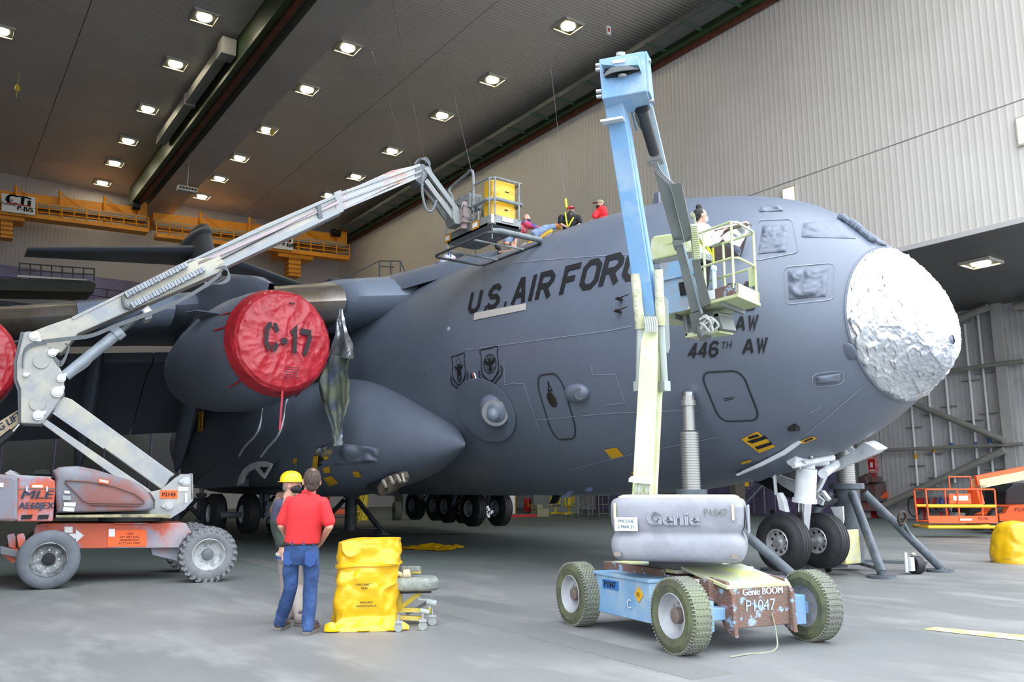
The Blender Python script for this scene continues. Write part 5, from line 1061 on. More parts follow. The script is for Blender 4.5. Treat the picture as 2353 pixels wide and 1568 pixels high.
cable([G(.2, -1.17, .35), G(.22, -1.2, .15), G(.1, -1.3, .01), G(-.3, -1.35, .01), G(-.55, -1.4, .01)], .008, gl_, M('strap grey green', '8b8f78', .7), 'trailing_strap')
# counterweight turret
TA = nrm(V(-.78, -.62, 0)); TS = V(.622, -.783, 0); TC = OG+TA*.42
prf = [(0, .1), (.03, .05), (.08, .02), (.16, .0), (.28, -.005), (.36, .0), (.43, .035), (.47, .035), (.54, .0), (.9, -.01), (.96, .02), (.99, .06), (1., .12)]
def cw_xy(z): return 0
cwb = rrbox(TC+TA*.02, (1.42, 1.05), .84, 1.53, (TS, TA), .14, prf).build('counterweight', cwt, gl_, sub=1)
rrbox(TC-TA*.0, (1.3, .95), 1.5, 1.555, (TS, TA), .14, [(0, 0), (.6, .01), (1, .06)]).build('counterweight_top', ygr, gl_)
fc = TC+TA*.568; ftx = lambda s, a, z, sz, mat, bold=0., sx=1., name='lettering': text(s, sz, fc+TS*a+V(0, 0, z), TS, (0, 0, 1), mat, cwb, name=name, bold=bold, sx=sx)
v_, f_ = textmesh('Genie', .2); b = B(); LT = fc+TS*(-.02)+V(0, 0, 1.3)
for dx in (-.008, .008): b.add([LT+TS*(x*1.15+dx)+V(0, 0, 1)*y+TA*.012 for x, y, z in v_]+[LT+TS*(x*1.15+dx)+V(0, 0, 1)*y-TA*.01 for x, y, z in v_], [f for f in f_]+[tuple(i+len(v_) for i in f) for f in f_])
ed = {}
for f in f_:
    for i in range(len(f)): k = (f[i], f[(i+1) % len(f)]); ed[k] = 1
bd = [k for k in ed if (k[1], k[0]) not in ed]; nV = len(v_)
b.add([LT+TS*(x*1.15)+V(0, 0, 1)*y+TA*.012 for x, y, z in v_]+[LT+TS*(x*1.15)+V(0, 0, 1)*y-TA*.01 for x, y, z in v_], [(i, j, j+nV, i+nV) for i, j in bd]); b.build('raised_lettering', M('raised lettering grey', '9396a0', .5), cwb, fix=False)
ftx('P1047', .42, 1.37, .1, M('faded stencil', '86908a', .7), .003); B().box(fc+TS*(-.52)+TA*.003+V(0, 0, 1.245), (.25, .006, .145), (TS, TA, (0, 0, 1))).build('notice_plate', M('notice plate', 'c3cdd2', .5), cwb)
text('PMI DUE', .045, fc+TS*(-.52)+TA*.01+V(0, 0, 1.275), TS, (0, 0, 1), MD['ink'], cwb); text('2 MAR 21', .045, fc+TS*(-.52)+TA*.01+V(0, 0, 1.215), TS, (0, 0, 1), MD['ink'], cwb)
for a in (-.62, .6): B().box(fc+TS*a+TA*(-.0)+V(0, 0, .93), (.07, .02, .045), (TS, TA, (0, 0, 1))).build('reflector', M('brown reflector', '857a70', .4), cwb)
for a in (-.64, .6): B().box(fc+TS*a+TA*(-.01)+V(0, 0, 1.38), (.025, .02, .17), (TS, TA, (0, 0, 1))).build('tape_strip', M('tan tape', 'c9c09c', .6), cwb)
B().box(fc+TS*.745-TA*.35+V(0, 0, 1.3), (.02, .45, .3), (TS, TA, (0, 0, 1))).build('side_vent', cwt, cwb, bevel=.01)
# riser and booms
def qb(name, a, b_, w_, h, mat, par=None, w2=None, h2=None): return B().beam(at(*a[:2], D=a[2]), at(*b_[:2], D=b_[2]), w_, h, side=TS, w2=w2, h2=h2).build(name, mat, par or gl_, bevel=.012)
rs_ = qb('riser_arm', (1476, 1148, 9.7), (1495, 755, 10.4), .22, .16, ygr, w2=.2); qb('riser_arm', (1496, 1146, 9.95), (1514, 800, 10.6), .13, .14, ygr)
B().beam(at(1474, 1108, D=9.55), at(1474.5, 1100, D=9.55), .26, .2, side=TS).build('riser_clamp', MD['white'], rs_)
for k in range(7): cable([at(1463+k*5, 1146, D=9.55), at(1461+k*5+R_.uniform(-3, 3), 1128, D=9.5), at(1465+k*4.5, 1110, D=9.52)], .012, gl_, M('pale hose', 'a9aca6', .6))
for k in range(6): cable([at(1484+k*5, 764, D=10.2), at(1484+k*5, 745, D=10.22), at(1480+k*5, 728, D=10.25)], .012, gl_, M('pale hose', ''))
bb1 = qb('primary_boom', (1489, 726, 10.5), (1410, 222, 10.0), .215, .2, blu); qb('primary_boom_rail', (1508, 700, 10.55), (1433, 232, 10.1), .05, .24, blu, bb1)
B().beam(at(1409, 281, D=9.93), at(1408.5, 276, D=9.93), .26, .24, side=TS).build('boom_clamp', MD['white'], bb1)
wr2 = M('cream cloth wrap', 'c2c2ac', .8, col2='b0b28e', sc=4, bump=.8, bsc=9)
for x0, y0, x1, y1, x2, y2 in ((1460, 630, 1471, 756, 1469, 884), (1512, 620, 1519, 748, 1527, 884)):
    b = B(); pts = [(x0+(x1-x0)*k/10, y0+(y1-y0)*k/10) for k in range(11)]
    P = [at(x, y, D=10.35) for x, y in pts]; b.tube(P, .058, 14); 
    for v in range(len(b.v)): p = V(b.v[v]); b.v[v] = tuple(p+V(1, .3, .3)*.02*fbm(p, 9, 2))
    b.build('wrapped_cylinder', wr2, gl_); B().cyl(at(x1, y1, D=10.35), at(x2, y2, D=10.3), .045, 12).build('cylinder_rod', M('rod grey', '9ba39f', .45), gl_); B().box(at(x2, y2+4, D=10.3), (.1, .1, .12)).build('cylinder_bracket', M('rod grey', ''), gl_)
plate('riser_side_plate', [(1520, 680, 10.5), (1530, 690, 10.5), (1534, 800, 10.5), (1530, 812, 10.5), (1525, 808, 10.5)], TS*.03, M('rod grey', ''), gl_)
hdp = -TA*.42+V(0, 0, -.03)
h1 = plate('boom_head', [(1376, 136, 9.75), (1477, 117, 9.75), (1480, 118, 9.75), (1486, 209, 9.75), (1383, 228, 9.75)], hdp, blu, gl_, .012)
plate('head_side', [(1480, 118, 9.8), (1488, 135, 10.1), (1498, 240, 10.15), (1486, 211, 9.8)], TS*.03, blu, h1)
plate('head_shroud', [(1381, 148, 9.62), (1383, 135, 9.62), (1466, 128, 9.62), (1470, 156, 9.62), (1466, 149, 9.62), (1420, 152, 9.62)], -TA*.14, blu, h1); plate('head_opening', [(1386, 166, 9.7), (1392, 158, 9.7), (1466, 149, 9.7), (1471, 158, 9.7), (1430, 172, 9.7), (1390, 176, 9.7)], -TA*.05, MD['dark'], h1)
for k in range(6): cable([at(1388+k, 174-k*1.5, D=9.66), at(1410, 165-k*2, D=9.62), at(1440, 160-k*1.5, D=9.62), at(1468-k, 158, D=9.66)], .01, h1)
B().cyl(at(1426, 130, D=9.9), at(1426, 122, D=9.9), .055, 18).cyl(at(1430, 176, D=9.7), at(1430, 172, D=9.7), .05, 16).build('pivot_cap', grs, h1)
plate('worn_label', [(1406, 139, 9.6), (1436, 135, 9.6), (1436, 142, 9.6), (1407, 146, 9.6)], -TA*.01, MD['paper'], h1)
for x, y in ((1375, 150), (1375, 160), (1376, 210), (1377, 222), (1490, 140), (1497, 232)): B().cyl(at(x, y, D=9.95)-TS*.03, at(x, y, D=9.95)+TS*.03, .025, 10).build('head_bolt', MD['steel'], h1)
dD = lambda y: 10.1+(y-230)/500*2.5
def sl(name, pts, mat, par=None, th=.22, dd=0.): return plate(name, [(x, y, dD(y)+dd) for x, y in pts], -TA*th, mat, par or gl_, .006)
ub = sl('upper_boom', [(1489, 236), (1497, 234), (1523, 345), (1566, 520), (1558, 556), (1546, 552), (1506, 398), (1500, 380)], M('pale blue rail', 'b9d0dd', .45), th=.25, dd=.2)
B().cyl(at(1474, 246, D=10.15), at(1504, 350, D=10.75), .075, 22).build('boom_cylinder', M('black cylinder', '3a3d3f', .4), gl_); B().cyl(at(1473, 238, D=10.1), at(1475, 250, D=10.15), .1, 18).build('cylinder_collar', MD['black'], gl_)
sl('cylinder_bracket', [(1483, 360), (1518, 353), (1522, 364), (1486, 372)], grs, th=.2); sl('boom_side_web', [(1441, 225), (1450, 240), (1466, 300), (1458, 296), (1452, 268)], blu, th=.05, dd=.1)
cable([at(x, y, D=dD(y)-.02) for x, y in ((1464, 250), (1462, 268), (1470, 290), (1486, 312))], .012, gl_)
for o in range(4): cable([at(x+o*4, y, D=dD(y)-.05) for x, y in ((1497, 372), (1506, 392), (1522, 410), (1540, 426))], .012, gl_, MD['steel'])
gy = M('boom grey galvanised', '83898a', .45, .2, col2='8f9594', sc=2); gy2 = M('tray grey galvanised', '787d79', .5, .2)
sl('boom_box', [(1501, 385), (1540, 424), (1571, 548), (1547, 554)], gy, th=.2); sl('hose_tray', [(1540, 423), (1566, 420), (1591, 542), (1572, 549)], gy2, th=.18, dd=-.12)
sl('boom_collar', [(1544, 553), (1567, 550), (1569, 562), (1547, 566)], gy, th=.24, dd=-.05); sl('lower_boom', [(1551, 565), (1567, 562), (1611, 712), (1588, 720)], gy, th=.16, dd=.02); sl('lower_boom_rail', [(1567, 560), (1571, 560), (1616, 720), (1611, 724)], M('pale blue rail', ''), th=.1, dd=.0)
sl('hose_tray', [(1589, 598), (1606, 594), (1634, 698), (1611, 706)], gy2, th=.16, dd=-.1)
ech = sl('chain_arch', [(1584, 492), (1590, 486), (1596, 490), (1601, 520), (1597, 520), (1592, 498), (1588, 498)], ygr, th=.1, dd=-.1)
for k in range(16): y = 520+k*5; x = 1585+k*.55; B().beam(at(x, y, D=dD(y)-.1), at(x+16, y-1, D=dD(y)-.1), .025, .1, side=(0, 0, 1)).build('chain_link', ygr, ech)
sl('boom_tip', [(1583, 722), (1612, 714), (1620, 740), (1606, 770), (1592, 764)], gy2, th=.2)
for k in range(5):
    a = at(1610+R_.uniform(-6, 6), 728+k*7, D=12.3); e_ = at(1640+R_.uniform(-14, 14), 745+R_.uniform(-8, 20), D=12.2); cable([a, a*.5+e_*.5+V(0, 0, R_.uniform(-.05, .14)), e_, at(1632+R_.uniform(-14, 8), 765, D=12.3)], .018, gl_, M('pale hose', ''))
# platform
gX, gY, gZ = 9.25, 7.75, 4.32
def GP(x, y, z): return V(gX+x*.93+y*.06, gY+y+x*.28, gZ+z)
gpx = (nrm(V(.93, .28, 0)), nrm(V(.06, 1, 0)), (0, 0, 1))
pf = B().box(GP(.38, .9, -.02), (.8, 1.86, .05), gpx).build('platform_floor', ygr, gl_, bevel=.008)
for y in (.3, .8, 1.3): B().box(GP(.38, y, -.08), (.76, .05, .07), gpx).build('floor_joist', gy2, pf)
for x in (0, .76): B().box(GP(x, .9, .08), (.02, 1.84, .17), gpx).build('toe_board', rust if x == 0 else ygr, pf)
B().box(GP(.38, 0, .08), (.76, .02, .17), gpx).build('toe_board', ygr, pf); B().box(GP(.38, 1.82, .08), (.76, .02, .17), gpx).build('toe_board', ygr, pf)
B().box(GP(-.014, .5, .09), (.006, .15, .14), gpx).build('warning_label', MD['paper'], pf)
rp = lambda z: [GP(.08, 0, z), GP(.68, 0, z), GP(.76, .08, z), GP(.76, 1.76, z), GP(.68, 1.84, z), GP(.08, 1.84, z), GP(0, 1.76, z), GP(0, .08, z)]
for z in (.55, 1.08): B().tube(rp(z), .02, 8, True).build('guard_rail', ygr, gl_)
for x, y in ((0, .06), (.7, 0), (.76, .65), (.76, 1.25), (0, .62), (.76, 1.8), (0, 1.8)): B().cyl(GP(x, y, .1), GP(x, y, 1.08), .019, 8).build('guard_post', ygr, gl_)
for x in (1658, 1667): a = GP(.3+(x-1658)*.006, .62, 0); B().cyl(a+V(0, 0, .1), a+V(0, 0, .62), .022, 8).cyl(a+V(0, 0, .55), a+V(0, 0, .62), .035, 8).build('lock_post', M('pale blue rail', ''), gl_)
B().box(GP(.74, .08, .42), (.02, .14, .3), gpx).build('hanging_placard', ygr, gl_)
pX = lambda X: ((X, 0, 0), (1, 0, 0))
slab('control_shroud', [(1492, 592), (1494, 552), (1502, 542), (1545, 536), (1572, 540), (1600, 578), (1560, 585), (1497, 600)], pX(9.32), .35, ygr, gl_, bevel=.03); slab('control_base', [(1499, 598), (1560, 586), (1600, 578), (1602, 592), (1520, 606), (1502, 604)], pX(9.32), .35, gy2, gl_)
pn = slab('back_panel', [(1516, 606), (1600, 592), (1606, 640), (1612, 706), (1530, 722), (1524, 660), (1518, 640)], pX(9.28), .05, M('scuffed blue panel', '8f9aa3', .6, col2='7fa5c6', sc=3, amt=.6), gl_)
slab('panel_rib', [(1518, 640), (1600, 622), (1601, 628), (1519, 646)], pX(9.25), .03, blu, pn); slab('panel_vent', [(1559, 650), (1582, 645), (1584, 676), (1563, 680)], pX(9.26), .02, MD['black'], pn)
# support frame below
for x0, y0, x1, y1, w_ in ((1588, 728, 1592, 776, .08), (1660, 722, 1672, 762, .1), (1590, 774, 1670, 762, .07), (1604, 740, 1668, 726, .06)): B().beam(at(x0, y0, X=9.6), at(x1, y1, X=9.6), .3, w_, side=(1, 0, 0)).build('platform_support', ygr if x0 == 1590 else gy2, gl_, bevel=.01)
B().cyl(at(1606, 742, X=9.5), at(1622, 776, X=9.5), .1, 16).build('rotator_motor', gy2, gl_)
# ================================================================ PEOPLE
def remesh(b, name, mat, par, vox, smooth=3, fold=0., fs=6., sd=0, gradm=None, **kw):
    ob = b.build(name, mat, par, fix=False)
    md = ob.modifiers.new('r', 'REMESH'); md.mode = 'VOXEL'; md.voxel_size = vox
    if smooth: m2 = ob.modifiers.new('s', 'SMOOTH'); m2.iterations = smooth; m2.factor = .5
    dg = bpy.context.evaluated_depsgraph_get(); me = bpy.data.meshes.new_from_object(ob.evaluated_get(dg)); ob.modifiers.clear(); old = ob.data; ob.data = me; bpy.data.meshes.remove(old); me.name = name
    if fold:
        me.calc_loop_triangles(); n = len(me.vertices); co = np.empty(n*3); me.vertices.foreach_get('co', co); co = co.reshape(-1, 3); no = np.array([v.normal for v in me.vertices])
        for i in range(n):
            p = Vector(co[i]*fs)+Vector((sd, 0, 0)); k = 1-abs(noise.noise(Vector((p.x, p.y, p.z*.45))))*2.5+.4*noise.noise(p*2.3); co[i] += no[i]*fold*(k-.5)
        me.vertices.foreach_set('co', co.ravel())
    me.polygons.foreach_set('use_smooth', [True]*len(me.polygons)); me.update()
    if not me.materials: me.materials.append(mat)
    return tag(ob, **kw)
def cap(b, p, q, r0, r1, n=14):
    p, q = V(p), V(q); b.cyl(p, q, r0, n, r1); b.ell(p, r0, 12, 8); b.ell(q, r1, 12, 8); return b
def chain(b, pts, rs):
    for i in range(len(pts)-1): cap(b, pts[i], pts[i+1], rs[i], rs[i+1])
    return b
def loft(b, secs, ax, n=28):
    secs = [(V(c), a, d) for c, a, d in secs]; secs = [(secs[0][0], .01, .01)]+secs+[(secs[-1][0], .01, .01)]
    return b.grid([[c+V(ax[0])*a*math.cos(t)+V(ax[1])*d*math.sin(t) for t in np.linspace(0, 2*PI, n, endpoint=False)] for c, a, d in secs], cv=True)
skin = M('skin', 'c99a84', .55, col2='bf8b76', sc=6, amt=.4); 
def head(b, c, f, k=1., up=(0, 0, 1)):     # c = head centre, f = facing direction
    c = V(c); up = nrm(up); f = nrm(V(f)-up*(V(f)@up)); r = np.cross(f, up); ax = (r, f, up)
    b.ell(c+up*.02*k+f*(-.005)*k, (.077*k, .095*k, .105*k), 24, 16, ax); b.ell(c-up*.045*k+f*.022*k, (.06*k, .07*k, .075*k), 20, 12, ax); b.ell(c-up*.1*k+f*.055*k, (.03*k, .028*k, .025*k), 12, 8, ax)
    b.ell(c-up*.02*k+f*.098*k, (.012*k, .02*k, .024*k), 10, 8, ax); b.ell(c+up*.02*k+f*.085*k, (.01*k, .014*k, .03*k), 8, 6, ax)
    for s in (-1, 1): b.ell(c+r*s*.081*k-up*.01*k-f*.005*k, (.012*k, .022*k, .034*k), 10, 8, ax); b.ell(c+r*s*.032*k-up*.022*k+f*.07*k, (.02*k, .018*k, .018*k), 8, 6, ax)
    b.ell(c-up*.062*k+f*.083*k, (.024*k, .013*k, .008*k), 10, 6, ax)
    return ax
def hand(b, w_, d, pn, k=1., curl=.5, thumb=1):      # wrist, direction of fingers, palm normal
    d, pn = nrm(d), nrm(pn); s = np.cross(d, pn); w_ = V(w_)
    b.ell(w_+d*.05*k, (.042*k, .055*k, .02*k), 14, 10, (s, d, pn))
    for i, L_ in enumerate((.068, .078, .072, .056)):
        o = w_+d*.09*k+s*(.03-.02*i)*k; a = o; dd = d.copy()
        for j in range(3): e = a+dd*L_*k*(.45, .32, .25)[j]; cap(b, a, e, .0095*k, .0088*k, 8); a = e; dd = nrm(dd+pn*curl*.6)
    a = w_+d*.03*k+s*thumb*.035*k; e = a+nrm(d+s*thumb*.8+pn*.2)*.04*k; cap(b, a, e, .012*k, .01*k, 8); cap(b, e, e+nrm(d+pn*.4)*.03*k, .01*k, .009*k, 8)
def shoe(par, a, f, mat, sole, k=1., name='shoe'):   # a: ankle on floor projection (heel), f direction
    a = V(a); f = nrm(f); r = np.cross(f, V(0, 0, 1)); ax = (r, f, (0, 0, 1)); b = B(); b.ell(a+f*.0+V(0, 0, .06*k), (.042*k, .055*k, .055*k), 14, 10, ax).ell(a+f*.1*k+V(0, 0, .05*k), (.047*k, .09*k, .042*k), 16, 10, ax).ell(a+f*.17*k+V(0, 0, .042*k), (.048*k, .06*k, .034*k), 16, 10, ax); cap(b, a+V(0, 0, .06*k), a+V(0, 0, .12*k)-f*.0, .05*k, .048*k)
    o = remesh(b, name, mat, par, .009, 2)
    pts = [(-.035, -.06), (.035, -.06), (.045, 0), (.045, .08), (.052, .14), (.045, .2), (.015, .235), (-.02, .235), (-.045, .2), (-.052, .14), (-.045, .08), (-.045, 0)]
    B().prism([a+r*x*k+f*y*k for x, y in pts], (0, 0, .032*k)).build('sole', sole, o, bevel=.006)
jeans = M('blue denim', '284573', .85, col2='1f3760', sc=7, amt=.5, col3='46659a', sc3=3.2, bump=.3, bsc=90); leather = M('brown leather', '5b4334', .6, col2='4a362a', sc=9); solem = M('shoe sole grey', '6a6660', .8)
hairb = M('brown hair', '3d3029', .8, col2='54453b', sc=30, bump=.5, bsc=60)
A = lambda x, y, D: at(x, y, D=D)
# --- man in the red shirt, seen from behind
def man_red():
    Dm = 9.75; base = at(675, 1458, Z=0); t = thing('person', 'man in a red polo shirt and blue jeans standing with his back to the camera', 'person', base)
    g1, g2 = at(642, 1449, Z=0), at(706, 1459, Z=0); F = nrm(V(.2, .98, 0)); Rt = V(F[1], -F[0], 0)
    hc = A(716, 1106, Dm+.02); nk = A(709, 1132, Dm); ch_ = A(704, 1165, Dm); wa_ = A(694, 1235, Dm); pv = A(692, 1262, Dm)
    shl, shr = A(660, 1152, Dm), A(747, 1155, Dm); ell_, elr = A(647, 1208, Dm-.02), A(757, 1210, Dm-.02); wl, wr_ = A(662, 1240, Dm+.26), A(736, 1248, Dm+.24)
    hl, hr = A(672, 1268, Dm), A(714, 1270, Dm); kl, kr = A(668, 1350, Dm-.05), A(713, 1352, Dm-.02); al, ar = g1+V(0, 0, .1), g2+V(0, 0, .1)
    b = B(); ax = head(b, hc, F, 1.2, up=(0, 0, 1)); chain(b, [hc-V(0, 0, .06), nk-V(0, 0, .04)], [.068, .072]); chain(b, [ch_, wa_, pv], [.08, .08, .08])
    for s, e, w_, th in ((shl, ell_, wl, 1), (shr, elr, wr_, -1)): chain(b, [s, e, w_], [.045, .045, .031]); hand(b, w_, nrm(F*.6-Rt*th*-.3+V(0, 0, -.5)), -Rt*th*.8, 1.05, .5, th)
    for h_, k, a in ((hl, kl, al), (hr, kr, ar)): chain(b, [h_, k, a-V(0, 0, .02)], [.06, .04, .03])
    remesh(b, 'body', skin, t, .008, 2)
    b = B(); b.ell(hc+V(0, 0, .028)-F*.03, (.1, .118, .124), 24, 16, ax); b.ell(hc-V(0, 0, .055)-F*.05, (.078, .068, .066), 16, 10, ax); remesh(b, 'hair', hairb, t, .008, 3, .002, 40)
    B().ell(hc+V(0, 0, .12)-F*.085, (.03, .03, .02), 14, 8, (ax[0], nrm(V(0, 0, .5)+F), nrm(V(0, 0, 1)-F*.6))).build('bald_patch', M('scalp skin', '7d5c50', .5), t)
    B().ell(hc-V(0, 0, .045)+F*.055, (.075, .075, .055), 16, 10, ax).build('face_mask', MD['black'], t)
    b = B(); up = V(0, 0, 1)
    loft(b, [(A(707, 1133, Dm), .075, .07), (A(706, 1140, Dm), .15, .095), (A(705, 1150, Dm), .205, .11), (A(704, 1165, Dm), .222, .13), (A(702, 1185, Dm), .222, .14), (A(699, 1210, Dm), .207, .142), (A(696, 1232, Dm), .2, .142), (A(693, 1250, Dm), .2, .142)], ax)
    chain(b, [shl+(ch_-shl)*.12, A(650, 1197, Dm)], [.07, .076]); chain(b, [shr+(ch_-shr)*.12, A(755, 1198, Dm)], [.07, .078]); chain(b, [nk-V(0, 0, .03), ch_], [.075, .12]); remesh(b, 'polo_shirt', M('red polo cotton', 'd32a2f', .75, bump=.12, bsc=30, col2='c9262b', sc=3), t, .011, 8, .004, 3.5)
    B().lathe([(-.02, .078), (.02, .072), (.035, .073), (.0, .084)], nk-V(0, 0, .012), V(0, 0, 1)+F*.15, 24, False).build('collar', M('red collar', 'c22227', .8), t)
    b = B(); loft(b, [(A(692, 1247, Dm), .19, .135), (A(692, 1262, Dm), .2, .15), (A(692, 1280, Dm), .205, .155), (A(692, 1298, Dm), .18, .14)], ax); b.ell(A(675, 1278, Dm-.03), (.1, .12, .12), 18, 12, ax); b.ell(A(711, 1280, Dm-.03), (.1, .12, .12), 18, 12, ax)
    chain(b, [hl, A(668, 1310, Dm), kl, (kl*.45+al*.55)-F*.03, al+V(0, 0, -.02)], [.1, .095, .08, .078, .07]); chain(b, [hr, A(716, 1312, Dm), kr, (kr*.45+ar*.55)-F*.03, ar+V(0, 0, -.02)], [.1, .095, .08, .078, .07]); tr = remesh(b, 'jeans', jeans, t, .011, 6, .008, 6, 3)
    for x, y in ((663, 1284), (713, 1287)):
        c = A(x, y, Dm-.165); B().prism([c+Rt*q[0]+V(0, 0, q[1]) for q in ((-.06, .08), (.06, .075), (.06, -.05), (0, -.085), (-.06, -.05))], F*.01).build('back_pocket', M('denim pocket', '27447a', .85), tr, bevel=.004)
    rows = []
    for dz in (-.019, .019): rows.append([A(692, 1249, Dm)+V(0, 0, dz)+ax[0]*.2*math.cos(a)+F*.138*math.sin(a) for a in np.linspace(0, 2*PI, 40, endpoint=False)])
    B().grid(rows, cv=True).build('belt', M('brown belt', '3c2420', .5), t, solid=.006)
    for a in (-2.2, -1.57, -1.0): c = A(692, 1249, Dm)+ax[0]*.205*math.cos(a)+F*.142*math.sin(a); B().box(c, (.014, .012, .05), ax).build('belt_loop', jeans, t)
    shoe(t, g1, nrm(F+Rt*.55), leather, solem, 1.15); shoe(t, g2, nrm(F+Rt*.6), leather, solem, 1.15)
man_red()
# --- man with the yellow hard hat
def man_helmet():
    Dm = 10.55; base = at(672, 1436, Z=0); t = thing('person', 'man in yellow hard hat and black mask half hidden behind the man in red', 'person', base)
    F = nrm(V(.8, -.55, 0)); Rt = V(F[1], -F[0], 0); hc = A(670, 1114, Dm); nk = A(661, 1138, Dm); ch_ = A(658, 1172, Dm); wa_ = A(660, 1230, Dm); pv = A(664, 1268, Dm)
    g1, g2 = at(668, 1430, Z=0), at(690, 1440, Z=0); sh1, sh2 = A(642, 1160, Dm-.1), A(680, 1162, Dm+.15)
    b = B(); ax = head(b, hc, F, 1.1); chain(b, [hc-V(0, 0, .06), nk-V(0, 0, .05)], [.062, .07]); chain(b, [ch_, pv], [.08, .08]); chain(b, [sh1, A(636, 1212, Dm-.12), A(646, 1258, Dm-.2)], [.04, .035, .03]); hand(b, A(646, 1258, Dm-.2), V(.3, -.2, -.9), Rt, 1, .5)
    chain(b, [sh2, A(690, 1212, Dm+.15), A(700, 1255, Dm)], [.05, .045, .03]); hand(b, A(700, 1255, Dm), V(.3, -.2, -.9), Rt, 1, .5)
    for h_, k, a in ((A(656, 1278, Dm), A(660, 1355, Dm), g1+V(0, 0, .09)), (A(672, 1278, Dm), A(681, 1355, Dm), g2+V(0, 0, .09))): chain(b, [h_, k, a], [.05, .04, .035])
    remesh(b, 'body', skin, t, .009, 2)
    rows = []
    for z, r in ((0, 1.), (.03, 1.0), (.07, .93), (.1, .78), (.125, .5), (.135, .15), (.136, .01)): rows.append([hc+V(0, 0, .035+z)+ax[0]*.115*r*math.cos(a)+F*.135*r*math.sin(a)-F*.01 for a in np.linspace(0, 2*PI, 40, endpoint=False)])
    hm = B().grid(rows, cv=True).build('hard_hat', M('yellow hard hat', 'f2bc14', .3), t)
    rows = [[hc+V(0, 0, .037)+ax[0]*q*math.cos(a)*.115+F*(q*math.sin(a)*.135+(.045*max(0, math.sin(a))**2 if q > 1.1 else 0)-.01) for a in np.linspace(0, 2*PI, 40, endpoint=False)] for q in (.95, 1.18)]
    B().grid(rows, cv=True).build('hat_brim', M('yellow hard hat', ''), hm, solid=.008)
    B().ell(hc-V(0, 0, .052)+F*.045, (.076, .082, .066), 20, 12, ax).build('face_mask', MD['black'], t); B().tube([hc+ax[0]*s+F*.06-V(0, 0, .03)-F*abs(s)*.6 for s in (-.088, -.06, .06, .088)], .004, 6).build('mask_loop', MD['black'], t)
    b = B()
    for s in (-1, 1): b.tube([hc+ax[0]*s*.034+F*.098+V(0, 0, .008)+(ax[0]*math.cos(a)*.028+V(0, 0, math.sin(a)*.018)) for a in np.linspace(0, 2*PI, 12, endpoint=False)], .003, 5, True)
    b.build('glasses', MD['steel'], t)
    b = B(); b.ell(hc-F*.065-V(0, 0, .035), (.07, .045, .06), 14, 10, ax); remesh(b, 'hair', M('grey hair', '7d756d', .8, bump=.4, bsc=50), t, .009, 2)
    b = B(); b.ell(A(658, 1165, Dm), (.21, .13, .12), 20, 12, ax); b.ell(A(658, 1190, Dm), (.2, .14, .16), 20, 12, ax); chain(b, [sh1, A(635, 1200, Dm-.12)], [.08, .075]); chain(b, [sh2, A(690, 1200, Dm+.15)], [.08, .075]); remesh(b, 'jacket', M('navy jacket', '3b3d52', .8, col2='34364a', sc=4), t, .012, 6, .004, 4)
    b = B(); b.ell(A(656, 1215, Dm), (.2, .145, .1), 20, 12, ax); b.ell(A(660, 1245, Dm), (.19, .15, .14), 20, 12, ax); chain(b, [A(635, 1198, Dm-.12), A(637, 1222, Dm-.12), A(646, 1250, Dm-.18)], [.078, .072, .06]); remesh(b, 'jacket_lower', M('dark green jacket', '2f3a33', .8, col2='28312b', sc=4), t, .012, 6, .004, 4)
    b = B(); chain(b, [A(640, 1150, Dm-.08), A(632, 1175, Dm-.06), A(630, 1192, Dm+.02)], [.055, .07, .05]); chain(b, [A(644, 1142, Dm), A(668, 1140, Dm+.02)], [.06, .06]); remesh(b, 'brown_hood', M('brown canvas', '5a4331', .8, col2='6b5443', sc=6), t, .012, 3, .006, 7)
    B().lathe([(0, .165), (.06, .16)], A(665, 1283, Dm), (0, 0, 1), 24, False).build('shirt_hem', M('royal blue hem', '2456a8', .8), t, solid=.004); B().lathe([(0, .168), (.035, .165)], A(665, 1276, Dm), (0, 0, 1), 24, False).build('white_hem', MD['white'], t, solid=.004)
    b = B(); b.ell(A(662, 1278, Dm), (.16, .14, .12), 20, 12, ax); chain(b, [A(656, 1284, Dm), A(658, 1350, Dm), g1+V(0, 0, .1)], [.1, .085, .08]); chain(b, [A(672, 1284, Dm), A(682, 1350, Dm), g2+V(0, 0, .1)], [.1, .085, .08]); remesh(b, 'trousers', M('stone grey trousers', '958b84', .85, col2='857b75', sc=4), t, .012, 3, .009, 6)
    shoe(t, g1, nrm(F+V(0, -.6, 0)), M('dark hiking shoe', '45424a', .7), solem, 1.1); shoe(t, g2, nrm(F+V(0, -.6, 0)), M('dark hiking shoe', ''), solem, 1.1)
man_helmet()
